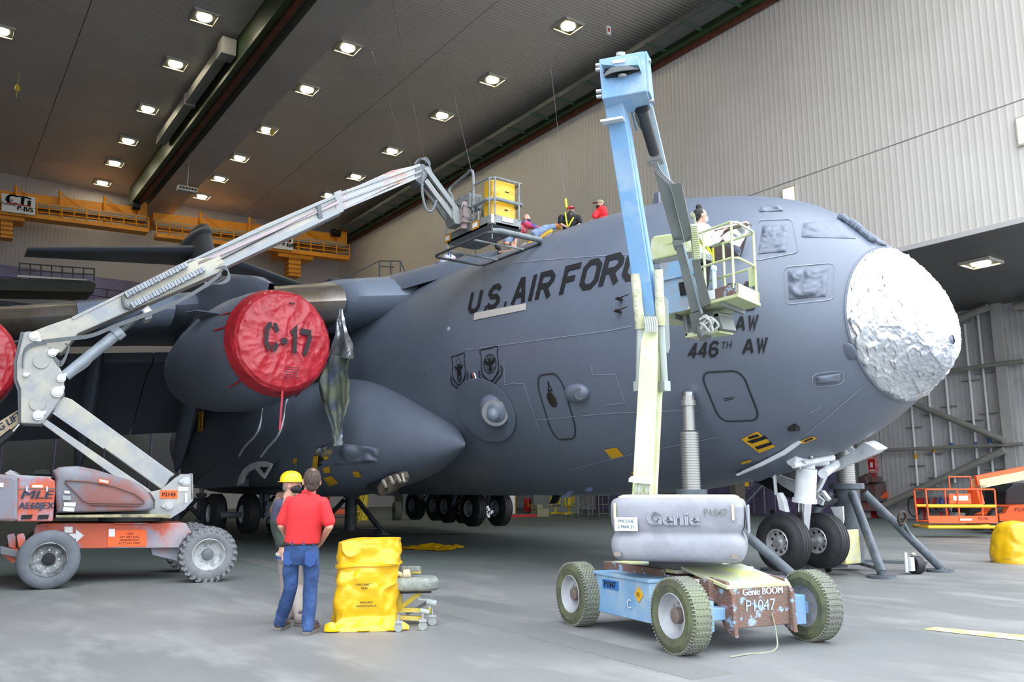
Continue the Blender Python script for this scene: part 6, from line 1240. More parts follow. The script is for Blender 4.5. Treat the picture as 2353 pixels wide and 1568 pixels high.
# --- woman in the platform of the right lift
def woman():
    Dm = 13.75; fz = gZ+.01; p0 = at(1626, 702, D=Dm); p0 = V(GP(.38, 1.02, 0)); t = thing('person', 'woman in a white sweater with a dark hair bun working from the blue lift platform', 'person', p0)
    Dm = float((p0+V(0, 0, 1)-CAM)@_f); F = nrm(V(.8, -.45, 0)); Rt = V(F[1], -F[0], 0)
    hc = A(1611, 497, Dm); ax_ = None; nk = A(1607, 514, Dm); ch_ = A(1614, 535, Dm); wa_ = A(1612, 566, Dm); pv = A(1617, 585, Dm)
    b = B(); ax = head(b, hc, F, .98); chain(b, [hc-V(0, 0, .05), nk-V(0, 0, .03)], [.05, .055]); chain(b, [ch_, pv], [.06, .06])
    arms = ((A(1607, 527, Dm-.12), A(1628, 558, Dm-.25), A(1658, 548, Dm+.1)), (A(1622, 525, Dm+.12), A(1640, 545, Dm+.2), A(1660, 531, Dm+.35)))
    for s, e, w_ in arms: chain(b, [s, e, w_], [.035, .033, .027]); hand(b, w_, nrm(w_-e), (0, 0, -1), .9, .3)
    fl, fr = V(p0)-Rt*.1, V(p0)+Rt*.12
    for h_, a in ((A(1614, 592, Dm), fl), (A(1620, 592, Dm), fr)): chain(b, [h_, (h_+a)/2+F*.02, a+V(0, 0, .08)], [.05, .04, .03])
    remesh(b, 'body', skin, t, .01, 2)
    hb = M('black hair', '1d191a', .6, bump=.5, bsc=50); b = B(); b.ell(hc+V(0, 0, .03)-F*.03, (.083, .1, .098), 20, 14, ax); b.ell(hc-V(0, 0, .03)-F*.06, (.06, .05, .05), 14, 10, ax); b.ell(hc+V(0, 0, .15)-F*.03, (.045, .05, .045), 14, 10, ax); chain(b, [hc+V(0, 0, .1)-F*.03, hc+V(0, 0, .14)-F*.03], [.03, .03]); remesh(b, 'hair', hb, t, .01, 2, .003, 30)
    B().ell(hc-V(0, 0, .055)+F*.065, (.055, .05, .045), 16, 10, ax).build('face_mask', M('pale blue mask', 'a9c8dc', .7), t)
    b = B(); b.ell(ch_, (.185, .125, .15), 20, 12, ax); b.ell(A(1613, 552, Dm), (.165, .13, .13), 20, 12, ax); b.ell(nk-V(0, 0, .06), (.14, .1, .06), 16, 10, ax)
    for s, e, w_ in arms: chain(b, [s, e, e+(w_-e)*.75], [.075, .07, .055])
    remesh(b, 'sweater', M('white sweater', 'eceef2', .8, col2='dcdfe6', sc=4), t, .013, 6, .006, 6)
    lg_ = M('black leggings', '17181b', .8); b = B(); b.ell(pv, (.16, .13, .13), 18, 12, ax)
    for h_, a in ((A(1614, 592, Dm), fl), (A(1620, 592, Dm), fr)): chain(b, [h_, (h_+a)/2+F*.02, a+V(0, 0, .1)], [.1, .075, .055])
    tr = remesh(b, 'leggings', lg_, t, .013, 2); h_, a = A(1620, 592, Dm), fr; o = nrm(CAM-a)*V(1, 1, 0)
    B().tube(smooth_line([h_+o*.1, (h_+a)/2+F*.02+o*.085, a+V(0, 0, .12)+o*.06], 5), .02, 6).build('white_stripe', MD['white'], tr)
    shoe(t, fl, F, MD['black'], solem, 1.); shoe(t, fr, F, MD['black'], solem, 1.)
    hy = M('yellow harness strap', 'd9d23a', .7); v = nrm(CAM-ch_)
    B().tube(smooth_line([nk+v*.06-V(0, 0, .02), A(1601, 530, Dm-.17), A(1603, 550, Dm-.17), A(1609, 566, Dm-.2)], 5), .018, 6).tube(smooth_line([A(1613, 553, Dm-.2), A(1628, 572, Dm-.22), A(1634, 590, Dm-.15), A(1636, 605, Dm-.05)], 5), .022, 6).tube([A(1637, 570, Dm-.1), A(1639, 604, Dm-.1)], .022, 6).build('harness', hy, t)
    B().lathe([(-.02, .15), (.02, .15)], A(1614, 573, Dm), (0, 0, 1), 24, False).build('tool_belt', MD['black'], t, solid=.01)
woman()
# --- the crew on the crown of the fuselage
crest = lambda Y, dx=0.: V(XA+dx, Y, hsec(Y)[0]+hsec(Y)[1]*math.sqrt(max(0, 1-(dx/3.43)**2)))
def crew(label, hpx, D, F, shirt, cap_=None, hair=None, sh=((0, 0), (0, 0)), arms=(), torso=(), mask=MD['black'], extra=None, sk=skin, k=1.05, seat=None, legs=None, hd=1):
    hc = A(*hpx, D); F = nrm(F); base = crest(hc[1], hc[0]-XA) if seat is None else seat; t = thing('person', label, 'person', base)
    b = B(); ax = head(b, hc, F, k); tp = [A(*p, D) for p in torso]; chain(b, [hc-V(0, 0, .06), tp[0]], [.055, .065]); chain(b, tp, [.07]*len(tp))
    for a in arms:
        P = [A(p[0], p[1], D+p[2]) for p in a]; chain(b, P, [.042, .04, .03][:len(P)]); hand(b, P[-1], nrm(P[-1]-P[-2]), (0, 0, -1), .95, .4)
    if legs:
        for a in legs: P = [A(p[0], p[1], D+p[2]) for p in a]; chain(b, P, [.075, .055, .04][:len(P)])
    remesh(b, 'body', sk, t, .012, 2)
    b = B()
    for i, p in enumerate(tp): b.ell(p, (.2 if i < 2 else .18, .13, .13), 18, 12, ax)
    chain(b, tp, [.12]*len(tp)); 
    for a in arms: P = [A(p[0], p[1], D+p[2]) for p in a]; chain(b, [P[0], P[0]+(P[1]-P[0])*.75], [.08, .076])
    remesh(b, 'shirt', shirt, t, .016, 5, .004, 6)
    if False:   # (legs are behind the crown)
        b = B(); q = tp[-1]
        for s in (-1, 1): chain(b, [q+ax[0]*s*.1, q+ax[0]*s*.14+F*.4+V(0, 0, .06), q+ax[0]*s*.12+F*.5-V(0, 0, .25)], [.09, .07, .055])
        remesh(b, 'trousers', M('dark work trousers', '2b2d33', .85), t, .016, 2)
    if cap_:
        rows = [[hc+V(0, 0, .03+z)+ax[0]*.092*r*math.cos(a)+F*(.108*r*math.sin(a)) for a in np.linspace(0, 2*PI, 24, endpoint=False)] for z, r in ((0, 1), (.04, 1), (.08, .8), (.1, .4), (.103, .01))]
        cp = B().grid(rows, cv=True).build('cap', cap_, t); B().ell(hc+V(0, 0, .035)+F*.13, (.075, .08, .008), 14, 8, ax).build('cap_brim', cap_, cp)
    if hair: b = B(); b.ell(hc-F*.035-V(0, 0, .0), (.084, .085, .075), 16, 10, ax); remesh(b, 'hair', hair, t, .012, 2)
    if mask: B().ell(hc-V(0, 0, .05)+F*.05, (.068, .065, .055), 14, 9, ax).build('face_mask', mask, t)
    if extra: extra(t, hc, ax, tp, D)
    return t
vd = nrm(V(-.5, -.8, 0))
def bx(t, hc, ax, tp, D): B().tube(smooth_line([A(1299, 488, D-.12), A(1301, 505, D-.15), A(1304, 520, D-.15)], 4), .022, 6).tube(smooth_line([A(1318, 500, D-.14), A(1311, 512, D-.16), A(1306, 521, D-.15)], 4), .02, 6).build('harness', M('yellow harness strap', ''), t); B().ell(hc+V(0, 0, .075)+ax[1]*.098, (.02, .008, .015), 8, 6, ax).build('cap_badge', MD['white'], t)
crew('man in a black T-shirt and red cap with yellow harness seated on the aircraft roof', (1311, 485), 22.3, vd+V(.15, 0, 0), M('black T-shirt', '17191c', .8), M('red cap', 'c03038', .7), None, arms=(((1290, 500, -.05), (1287, 514, -.1), (1300, 521, -.15)), ((1328, 500, 0), (1333, 514, 0), (1325, 522, -.15))), torso=((1311, 501), (1309, 512), (1308, 524)), mask=M('grey neck gaiter', '4b4c50', .8), extra=bx)
crew('man in a bright red T-shirt and tan cap furthest forward on the aircraft roof', (1379, 471), 21.3, V(-.95, .2, 0), M('bright red T-shirt', 'e2252c', .75), M('tan cap', '8d8068', .8), hairb, arms=(((1370, 491, -.1), (1366, 500, -.15), (1360, 506, -.1)),), torso=((1381, 485), (1383, 492), (1384, 504)), mask=MD['black'])
def tie(t, hc, ax, tp, D): pass
td = M('tie dye shirt', 'c43a4c', .75, col2='5a3f92', sc=4, amt=1, col3='2f9c8e', sc3=5, edge=(.48, .54))
A1 = crew('balding man in tie-dye T-shirt kneeling on the aircraft roof beside the grey platform', (1210, 503), 23.3, V(.5, -.75, -.0), td, None, None, arms=(((1222, 520, 0), (1238, 526, -.1), (1256, 532, -.1)), ((1196, 522, -.2), (1184, 555, -.5), (1184, 572, -.6))), torso=((1210, 517), (1200, 530), (1182, 545)),
          legs=(((1176, 552, -.2), (1164, 560, -.6), (1146, 562, -.2)), ((1180, 560, -.4), (1178, 578, -.7), (1148, 580, -.5))), mask=MD['black'], seat=crest(18.5, -2.2))
b = B(); P = [A(1178, 551, 23.1), A(1165, 556, 22.8)]; chain(b, P, [.12, .1]); remesh(b, 'shorts', M('denim shorts', '6f8299', .85), A1, .016, 2)
for x, y in ((1142, 566), (1149, 584)): b = B(); chain(b, [A(x-2, y-9, 22.9), A(x, y+3, 22.9), A(x+5, y+5, 22.9)], [.05, .055, .045]); remesh(b, 'black_shoe', MD['black'], A1, .014, 2)
def dx(t, hc, ax, tp, D): B().tube([A(1030, 578, D-.1), A(1031, 590, D-.15), A(1028, 604, D-.12)], .02, 6).tube([A(1000, 607, D-.1), A(1026, 604, D-.12)], .03, 6).build('harness', M('blue harness strap', '2343a0', .7), t)
crew('man in white shirt and red bandana bending at the far left of the roof', (1042, 597), 27.0, V(.9, -.2, -.4), M('white T-shirt', 'c9ccd6', .8), M('bandana', '8a3b3c', .8, col2='d6d2d0', sc=14), None, arms=(((1026, 598, -.1), (1022, 608, -.1), (1032, 612, -.1)),), torso=((1034, 594), (1026, 594), (1018, 604)), mask=M('bandana', ''), extra=dx)
# the lying worker: only legs and shoe show
t = thing('person', 'person in light jeans lying on the roof, only legs and orange sole visible', 'person', crest(17.4, -.9)); Dl = 22.6
b = B(); chain(b, [A(1232, 540, Dl), A(1250, 531, Dl), A(1276, 521, Dl)], [.1, .08, .06]); chain(b, [A(1228, 536, Dl+.2), A(1252, 524, Dl+.2), A(1278, 519, Dl+.2)], [.1, .08, .06]); remesh(b, 'jeans', M('light denim', '8da3bf', .85, col2='7a90ad', sc=6), t, .016, 3, .01, 8)
b = B(); chain(b, [A(1279, 519, Dl), A(1286, 524, Dl)], [.06, .05]); chain(b, [A(1280, 524, Dl), A(1288, 516, Dl-.02)], [.04, .045]); remesh(b, 'orange_sole', M('orange sole', 'd8842e', .7), t, .016, 2)
# masking sheet being laid
t = thing('masking_sheet', 'white and yellow masking sheet being taped down along the aircraft roof', 'sheet', crest(17.5, -1.5)); Ds = 22.3
rows = []
for k in range(15):
    u = k/14; x0, y0 = 1178+92*u, 580-52*u; x1, y1 = 1188+78*u, 588-52*u
    if u > .0: pass
    rows.append([A(x0, y0-6*math.sin(u*6)**2, Ds+.3)+V(0, 0, .02*math.sin(k*2)), A((x0+x1)/2, (y0+y1)/2, Ds-.05), A(x1, y1, Ds-.15)])
B().grid(rows).build('sheet_film', M('white masking paper', 'cdc9c5', .6), t, solid=.01)
rows = [[A(1208+58*u, 562-34*u-2*math.sin(9*u), Ds-.1), A(1212+60*u, 567-37*u, Ds-.16)] for u in np.linspace(0, 1, 12)]; B().grid(rows).build('yellow_strip', MD['tape'], t, solid=.01)
# safety lines from the ceiling
def sline(label, bot, tops, tail=None):
    t = thing('safety_line', label, 'cable', bot, 'thin steel fall-arrest lines')
    B().tube([bot]+tops, .007, 5).build('wire', MD['steel'], t, label=None); B().cyl(bot, V(bot)+nrm(V(tops[0])-V(bot))*.45, .03, 8).build('lanyard', tail or MD['steel'], t)
sline('thin fall-arrest line running up from the man with the red cap', A(1302, 478, 22.3), [at(1236, -110, Z=HC)], M('yellow harness strap', ''))
sline('leftmost thin fall-arrest line, down to the man at far left of the roof', A(1029, 578, 27), [at(943, 378, Z=14.8), at(835, 60, Z=HC)])
sline('second thin fall-arrest line from the left, down to the man bending on the roof', A(1031, 578, 27), [at(975, 365, Z=15.2), at(893, -40, Z=HC)])
sline('short fall-arrest line from ceiling down to the raised grey platform', BP(.3, 1.2, 1.4), [at(1025, 140, Z=HC)])
# ================================================================ SACKS, CREEPER SEAT, CRANE, BACKGROUND MACHINES
# yellow bag over the stool
def crumple(p, a, sd=0): return a*(abs(fbm(p, 1.9, sd))*1.6+.7*abs(fbm(p, 4.3, sd+2))+.25*fbm(p, 10, sd)-.45)
q0, q1 = at(768, 1451, Z=0), at(912, 1448, Z=0); bt_ = thing('yellow_waste_bag', 'big shiny yellow plastic bag standing pulled over the back of a work seat', 'bag', (q0+q1)/2, 'yellow waste bags')
e1 = nrm(q1-q0); e2 = V(-e1[1], e1[0], 0); Wd = np.linalg.norm(q1-q0); Dp = .42; Hh = 1.03
def bagpt(u, v):      # u round 0..1, v height 0..1
    a = 2*PI*u; ca, sa = math.cos(a), math.sin(a); e = .42; fl = 1+.16*max(0, (.16-v)/.16)**1.5; 
    x = (Wd/2*.98)*abs(ca)**e*(1 if ca > 0 else -1)*fl*(1-.02*v); y = Dp/2*abs(sa)**e*(1 if sa > 0 else -1)*(1+.5*max(0, (.14-v)/.14))
    z = v*(Hh-.05*(ca < 0)*abs(ca)) ; p = (q0+q1)/2+e2*.2+e1*x+e2*y+V(0, 0, z+.004)
    d = nrm(e1*ca+e2*sa); k = min(1, v*12+.25)
    seam = .028 if .70 < v < .735 and abs(sa) > .1 else 0
    return p+d*((crumple(p, .06, 2)+.035*max(0, ridge(p, 3.2, 7))**3)*k+seam)
NV, NU = 84, 150
rows = [[bagpt(j/NU, i/NV) for j in range(NU)] for i in range(NV+1)]
top = rows[-1]; cen = sum(top)/NU
for s_ in (.85, .6, .3, .02): rows.append([cen+(p-cen)*s_+V(0, 0, .012*math.sin(j*.4)*(1-s_)) for j, p in enumerate(top)])
B().grid(rows, cv=True).build('bag_film', m_yb, bt_)
rows = []
for k in range(40):
    u = k/39; x0 = -Wd/2-.11+u*(Wd+.25); r = []
    for j in range(8): v = j/7; p = (q0+q1)/2+e1*x0-e2*(.02+.09*v*(1+.4*math.sin(u*17)))+V(0, 0, .012+.06*(1-v)**2*(1+.5*math.sin(u*23))); r.append(p+V(0, 0, .018*abs(fbm(p, 9, 1))))
    rows.append(r)
B().grid(rows).build('bag_hem', m_yb, bt_)
for s_, zz in (('HAZARDOUS\nWASTE', .5), ('BASURA\nARRIESGADA', .3)): text(s_, .035, (q0+q1)/2-e2*.055+e1*.0+V(0, 0, zz), e1, (0, 0, 1), MD['ink'], bt_, sx=1.15, bold=.001)
# flat bag on the floor
t = thing('yellow_waste_bag', 'flat empty yellow plastic bag lying on the floor behind the standing bag', 'bag', at(965, 1266, Z=0), 'yellow waste bags')
c0, c1 = at(905, 1262, Z=0), at(1022, 1268, Z=0); rows = []
ew = nrm(c1-c0); en = V(-ew[1], ew[0], 0)
for i in range(50):
    u = i/49; r = []
    for j in range(14): v = j/13; wv = 1.7*(1-.8*max(0, u-.7)/.3)*(1-.25*math.sin(u*5)**2); p = c0+(c1-c0)*u+en*(v*wv); r.append(p+V(0, 0, .01+.09*math.sin(v*PI)*abs(fbm(p, 1.6, 3))*2+.05*abs(fbm(p, 5, 1))))
    rows.append(r)
B().grid(rows).build('bag_film', m_yb, t)
# bag at the right edge
c = at(2338, 1297, Z=0); c = c+nrm(c-CAM)*V(1, 1, 0)*.45; t = thing('yellow_waste_bag', 'bulging yellow plastic bag at the right edge of the picture on the floor', 'bag', c, 'yellow waste bags'); rows = []
for i in range(36):
    v = i/35; r = .5*(1-.38*v**1.6)*(1 if v < .86 else math.sqrt(max(0.001, 1-((v-.86)/.141)**2))); rows.append([])
    for j in range(60): a = 2*PI*j/60; d = V(math.cos(a), math.sin(a), 0); p = c+d*r+V(0, 0, v*.93); rows[-1].append(p+d*(.1*fbm(p, 1.6, 5)+.05*abs(fbm(p, 3.5, 2)))*min(1, v*9)*min(1, (1-v)*6+.1))
B().grid(rows, cv=True).build('bag_film', m_yb, t); text('WASTE', .05, c-nrm(c-CAM)*V(1, 1, 0)*.5+V(-.15, .15, .1), (.8, -.6, 0), (0, 0, 1), MD['ink'], t)
# creeper seat
yel = M('yellow frame paint', 'd9c23a', .5, col2='e3d37a', sc=5); pad = M('worn grey pad', '6b706b', .7, col2='8b8f84', sc=8); cs = thing('wheeled_stool', 'wheeled yellow work seat with dusty grey cushion sticking out from under the yellow bag', 'seat', at(950, 1440, Z=0))
Dc = 10.35; CP = lambda x, y, d=0.: at(x, y, D=Dc+d)
rc = rrbox((CP(950, 1340)+CP(950, 1344))/2-V(0, 0, 0), (.62, .5), CP(950, 1357)[2], CP(950, 1325)[2], (e1, e2), .12, [(0, .03), (.2, 0), (.75, 0), (.95, .03), (1, .07)]); rc.build('cushion', pad, cs, sub=1); B().box(CP(952, 1355), (.4, .34, .06), (e1, e2, (0, 0, 1))).build('seat_pan', MD['black'], cs)
rrbox(CP(944, 1310), (.24, .09), CP(944, 1313)[2], CP(944, 1302)[2], (e1, e2), .03, [(0, 0), (1, 0)]).build('armrest_pad', pad, cs); B().beam(CP(925, 1313), CP(967, 1313), .05, .02).cyl(CP(928, 1314), CP(928, 1345), .012).build('armrest_bar', yel, cs); B().cyl(CP(912, 1318, -.1), CP(928, 1324, -.1), .03).cyl(CP(928, 1320, -.1), CP(942, 1318, -.1), .05).build('tape_roll', M('tan tape', ''), cs)
for a, b_ in (((914, 1402), (972, 1358)), ((905, 1402), (955, 1402)), ((905, 1418), (970, 1422)), ((955, 1402), (994, 1404))): B().beam(CP(*a), CP(*b_), .05, .07).build('frame_bar', yel, cs)
B().beam(CP(918, 1400), CP(918, 1360), .1, .06).build('frame_post', yel, cs); B().beam(CP(934, 1412), CP(988, 1382), .04, .04).beam(CP(956, 1402), CP(984, 1384), .03, .03).build('pedal_arm', MD['jack'], cs); B().cyl(CP(980, 1382, -.1), CP(1002, 1388, -.1), .04, 14).cyl(CP(966, 1404, -.15), CP(986, 1408, -.15), .035, 14).build('foot_peg', M('rod grey', ''), cs)
B().beam(CP(985, 1388), CP(989, 1420), .02, .03).build('link_bar', MD['white'], cs)
for x, y in ((971, 1436), (993, 1425), (915, 1440)):
    p = at(x, y+13, Z=.0); p = V(p[0], p[1], .052); B().cyl(p-e2*.018, p+e2*.018, .05, 20).build('caster_wheel', M('caster grey', '8d928c', .5), cs); B().box(p+V(0, 0, .06), (.09, .06, .03), (e1, e2, (0, 0, 1))).cyl(p+V(0, 0, .06), p+V(0, 0, .14), .015).build('caster_fork', MD['steel'], cs)
B().tube(smooth_line([CP(962, 1372), CP(965, 1378), CP(985, 1380), CP(997, 1386)], 4), .015).build('lever', MD['white'], cs)
# overhead crane (two platforms)
yc = M('crane orange yellow', 'f09d16', .5, col2='de8f12', sc=.6); wp = M('walkway pale steel', '9b9a94', .5)
def craneset(x0, x1, z_of, lab_, sign, masts, y0=73.6):
    t = thing('overhead_crane', lab_, 'crane', (x0, y0, z_of(x0)), 'yellow travelling crane platforms'); pl = ((0, y0, 0), (0, 1, 0)); c = lambda x, dy: at(x, z_of(x)+dy, pl=pl)
    def bar(name, xa, xb, da, db, th, mat, yo=0.): return B().prism([c(xa, da)+V(0, yo, 0), c(xb, da)+V(0, yo, 0), c(xb, db)+V(0, yo, 0), c(xa, db)+V(0, yo, 0)], (0, th, 0)).build(name, mat, t)
    bar('box_girder', x0, x1, 0, 30, 1.6, yc); bar('walkway_edge', x0, x1-6, 22, 32, .3, wp, -.5); bar('lower_walkway', x0, x1-4, 55, 64, 1.2, yc, -1.2); bar('hose_line', x0+80, x1-8, 36, 39, .2, MD['dark'], -.8)
    n = max(3, int((x1-x0)/28))
    for k in range(n+1):
        x = x0+(x1-x0-4)*k/n; B().cyl(c(x, 30)+V(0, -1.2, 0), c(x, 58)+V(0, -1.2, 0), .055, 6).build('rail_post', yc, t)
    for dy in (31, 40, 49): B().cyl(c(x0, dy)+V(0, -1.2, 0), c(x1-4, dy)+V(0, -1.2, 0), .05, 6).build('rail', yc, t)
    for k in range(3):
        x = x0+(x1-x0)*(.24+.255*k); B().cyl(c(x, -12)+V(0, -.3, 0), c(x, 58)+V(0, -.3, 0), .11, 8).build('mast_post', yc, t); B().cyl(c(x, -10)+V(0, -.3, 0), c(x+55, 26)+V(0, -.3, 0), .05, 6).build('brace', yc, t)
    if sign:
        o = bar('sign_plate', sign[0], sign[1], 20, 60, .1, MD['paper'], -1.5); m_ = (sign[0]+sign[1])/2
        text('CTi', 1.1, c(m_, 33)+V(0, -1.55, 0), (1, 0, 0), (0, 0, 1), MD['ink'], o, bold=.06); text(sign[2], .5, c(m_+15, 50)+V(0, -1.55, 0), (1, 0, 0), (0, 0, 1), MD['ink'], o, bold=.02); text('2006\nPlatform', .3, c(sign[0]+16, 38)+V(0, -1.55, 0), (1, 0, 0), (0, 0, 1), MD['ink'], o)
        B().box(c(m_, 41)+V(0, -1.55, 0), (1.6, .02, .08)).build('red_underline', MD['redink'], o)
    for x in masts:
        bar('telescopic_mast', x-14, x+14, 62, 112, 1.1, yc, -.6); bar('mast_head', x-40, x+40, 56, 72, 1.8, yc, -.8)
        for k in range(4): bar('mast_ring', x-15, x+15, 74+k*10, 76+k*10, 1.3, M('crane shadow line', 'a86a10', .6), -.7)
    bar('end_truck', x1-24, x1-2, -8, 28, 2., yc, -.4); B().cyl(c(x1-38, 2)+V(0, -.6, 0), c(x1-20, 3)+V(0, -.6, 0), .35, 14).build('drive_motor', MD['black'], t)
    return t
craneset(-60, 338, lambda x: 437+.122*x, 'left yellow crane platform with a white sign, hung below the ceiling at the far wall', (0, 76, 'P-B/S'), (14,))
craneset(352, 795, lambda x: 447+.117*x, 'right yellow crane platform behind the aircraft tail fin', (610, 660, 'P-B/N'), (672,))
t = thing('hoist_unit', 'pale hanging unit with six dark round holes under the girder edge', 'hoist', at(430, 436, Y=60)); c = at(430, 436, Y=60); B().box(c, (1.3, .5, .35)).build('housing', M('duct paint', ''), t)
for k in range(6): B().cyl(c+V(-.5+.2*k, -.27, .02), c+V(-.5+.2*k, -.24, .02), .08, 12).build('round_hole', MD['dark'], t)
B().cyl(c+V(0, 0, .1), (c[0], c[1], HC), .03).build('hanger', MD['steel'], t)
for x, y, zc_, lb in ((625, 303, 26.2, 'small yellow chain hoist hook below the third light right of the girder'), (40, 203, 26.0, 'small yellow chain hoist hook near the left picture edge under the ceiling'), (458, 424, 25.6, 'pair of small yellow chain hooks beside the pale hoist unit')):
    p = at(x, y, Z=zc_); t = thing('chain_hoist', lb, 'hoist', p, 'small yellow ceiling hoists'); B().ell(p, (.16, .12, .24), 12, 8).build('hook_block', M('hoist yellow', 'b5a53a', .5), t); B().cyl(p, (p[0], p[1], HC), .02, 6).cyl(p, p-V(0, 0, .6), .02, 6).build('chain', M('hoist yellow', ''), t)
p = at(1398, 70, Z=24.5); t = thing('pendant_tag', 'small white and red pendant hanging from the ceiling near the blue boom head', 'pendant', p); B().box(p, (.25, .1, .45)).build('tag_plate', MD['white'], t); B().box(p+V(-.02, -.06, 0), (.12, .02, .2)).build('tag_mark', MD['redink'], t); B().cyl(p, (p[0], p[1], HC), .015, 6).build('cord', MD['steel'], t)
# left dock platform with railing
t = thing('dock_platform', 'dark green dock platform with pipe railing left of the tail', 'platform', at(130, 660, Y=62)); dk = M('dark green dock', '252c24', .6, col2='2f372d', sc=1)
P = [at(x, y, Y=62) for x, y in ((-80, 636), (38, 641), (200, 644), (221, 652), (216, 671), (200, 671), (40, 668), (-80, 664))]; B().prism(P, (0, 3, 0)).build('dock_beam', dk, t); P = [at(x, y, Y=61.9) for x, y in ((40, 632), (200, 642), (200, 645), (40, 637))]; B().prism(P, (0, .2, 0)).build('light_edge', M('light edge strip', 'cfd0cc', .5), t)
for k in range(8): x = 45+k*24.5; B().cyl(at(x, 605+k*1.6, Y=62), at(x, 640+k*.8, Y=62), .05, 6).build('rail_post', MD['jack'], t)
for a, b_ in ((605, 618), (620, 632)): B().cyl(at(42, a, Y=62), at(218, b_, Y=62), .05, 6).build('rail', MD['jack'], t)
struct(B().cyl(at(-60, 690, Y=64), at(-60, 690, Y=64)+V(18, 0, 0), .15, 8).build('trim_9', MD['jack']))
# stair railings behind the wing fairing
t = thing('dock_railing', 'grey stair handrail on the dock behind the wing root', 'railing', at(880, 625, Y=45)); 
for x0, y0, x1, y1 in ((790, 640, 872, 600), (872, 600, 920, 600), (872, 612, 905, 614), (920, 600, 935, 636)): B().cyl(at(x0, y0, Y=45), at(x1, y1, Y=45), .04, 6).build('rail', MD['jack'], t)
for x in (872, 898, 920): B().cyl(at(x, 600, Y=45), at(x, 640, Y=45), .04, 6).build('rail_post', MD['jack'], t)
P = [at(x, y, Y=45.2) for x, y in ((760, 640), (980, 640), (980, 646), (760, 646))]; B().prism(P, (0, 1.5, 0)).build('landing', MD['jack'], t)
# ---- background under the belly
def flo(x, y): return at(x, y, Z=0)
def stool(x, y, label, k=1.):
    p = flo(x, y); t = thing('work_stool', label, 'stool', p, 'yellow work stools'); ys = M('stool yellow', 'cdb21e', .5)
    B().box(p+V(0, 0, .18), (1.0*k, .5, .09)).build('base_frame', ys, t); B().cyl(p+V(0, 0, .2), p+V(0, 0, .6), .07).build('stem', ys, t); B().box(p+V(0, 0, .66), (.55, .45, .1)).build('seat', ys if k > 1 else MD['jack'], t, bevel=.03)
    for s in (-.3, .3): B().beam(p+V(s, 0, .65), p+V(s*1.3, 0, 1.2*k), .08, .08).build('arm', ys, t)
    B().box(p+V(.2, .1, .95), (.45, .1, .45)).build('backrest', ys, t, bevel=.02)
    for a in (-.45, .45): B().cyl(p+V(a, -.2, .06), p+V(a, -.16, .06), .06, 12).build('caster', MD['steel'], t)
stool(1276, 1186, 'yellow wheeled work stool with dark seat under the belly, left one of two'); stool(1308, 1187, 'taller yellow wheeled work stool under the belly, right one of two', 1.15)
p = flo(1214, 1181); t = thing('red_drum', 'small red drum with yellow label on the red platform', 'drum', p+V(0, 0, .16)); B().lathe([(0, .3), (.02, .31), (.3, .3), (.32, .31), (.6, .3), (.86, .31), (.9, .29)], p+V(0, 0, .16), (0, 0, 1), 24).build('shell', M('drum red', 'b81f24', .4), t); B().box(p+V(-.15, -.27, .6), (.2, .04, .25)).build('label_patch', MD['tape'], t)
p = flo(1200, 1189); t = thing('spill_platform', 'low red spill platform on the floor beyond the aircraft belly', 'platform', p); B().box(p+V(0, .5, .08), (2.6, 1.0, .16)).build('tray', M('drum red', ''), t, bevel=.02); B().box(p+V(0, .5, .165), (2.4, .85, .02)).build('grate', MD['jack'], t)
p = flo(1242, 1188); t = thing('step_block', 'beige two-step block beside the yellow stools under the belly', 'steps', p); B().box(p+V(.1, .2, .25), (.9, .7, .5)).box(p+V(-.15, .2, .6), (.45, .7, .3)).build('steps', M('beige grey paint', '8b8768', .6), t, bevel=.02)
rk = M('rack grey', '6d736f', .5)
for i, x in enumerate((1340, 1364, 1388)):
    p = flo(x, 1188); t = thing('storage_rack', '%s of three open grey pipe racks along the wall beyond the belly' % ('leftmost', 'middle', 'rightmost')[i], 'rack', p, 'open grey pipe racks')
    for s in (-.42, .42):
        for q in (0, .6): B().cyl(p+V(s, q, 0), p+V(s, q, 1.75), .03, 6).build('upright', rk, t)
    for z in (.2, .75, 1.3): B().box(p+V(0, .3, z), (.86, .6, .04)).build('shelf', rk, t)
p = flo(1182, 1184); t = thing('door_panel', 'pale leaning panel with yellow edge beside the main wheels', 'panel', p); B().box(p+V(0, .5, 1.2), (.7, .08, 2.4)).build('sheet', MD['paper'], t); B().box(p+V(.38, .5, 1.2), (.08, .1, 2.3)).build('yellow_edge', MD['tape'], t)
pa_, pb_ = at(1226, 1170, Y=48), at(1332, 1170, Y=48)
wallx = struct(box('wall_partition', (pa_[0], 48, 0), (pb_[0], 48.3, 4.2), M('partition grey', '73766f', .6, col2='666963', sc=1)))
# purple wall and stair truck between the jacks
def stair(px0, base, label):
    p = flo(px0, base); t = thing('access_stair', label, 'stair', p); m = M('stair grey', '70757a', .5)
    for s in (0, .9): B().beam(p+V(-1.2, s, .3), p+V(1.4, s, 2.0), .05, .12, side=(0, 1, 0)).build('stringer', m, t); B().cyl(p+V(-1.2, s, 1.2), p+V(1.4, s, 2.9), .03, 6).build('handrail', m, t)
    for k in range(8): B().box(p+V(-1.1+k*.33, .45, .35+k*.215), (.28, .86, .03)).build('tread', m, t)
    B().box(p+V(2.0, .45, 2.0), (1.2, .95, .08)).build('landing', m, t)
    for s in (0, .9):
        for x in (1.45, 2.5): B().cyl(p+V(x, s, 0.1), p+V(x, s, 3.0), .03, 6).build('post', m, t)
    for x in (-.8, 2.2): B().cyl(p+V(x, -.05, .2), p+V(x, .05, .2), .2, 18).build('wheel', MD['rubber'], t)
stair(1725, 1186, 'grey wheeled access stair behind the nose gear doors')
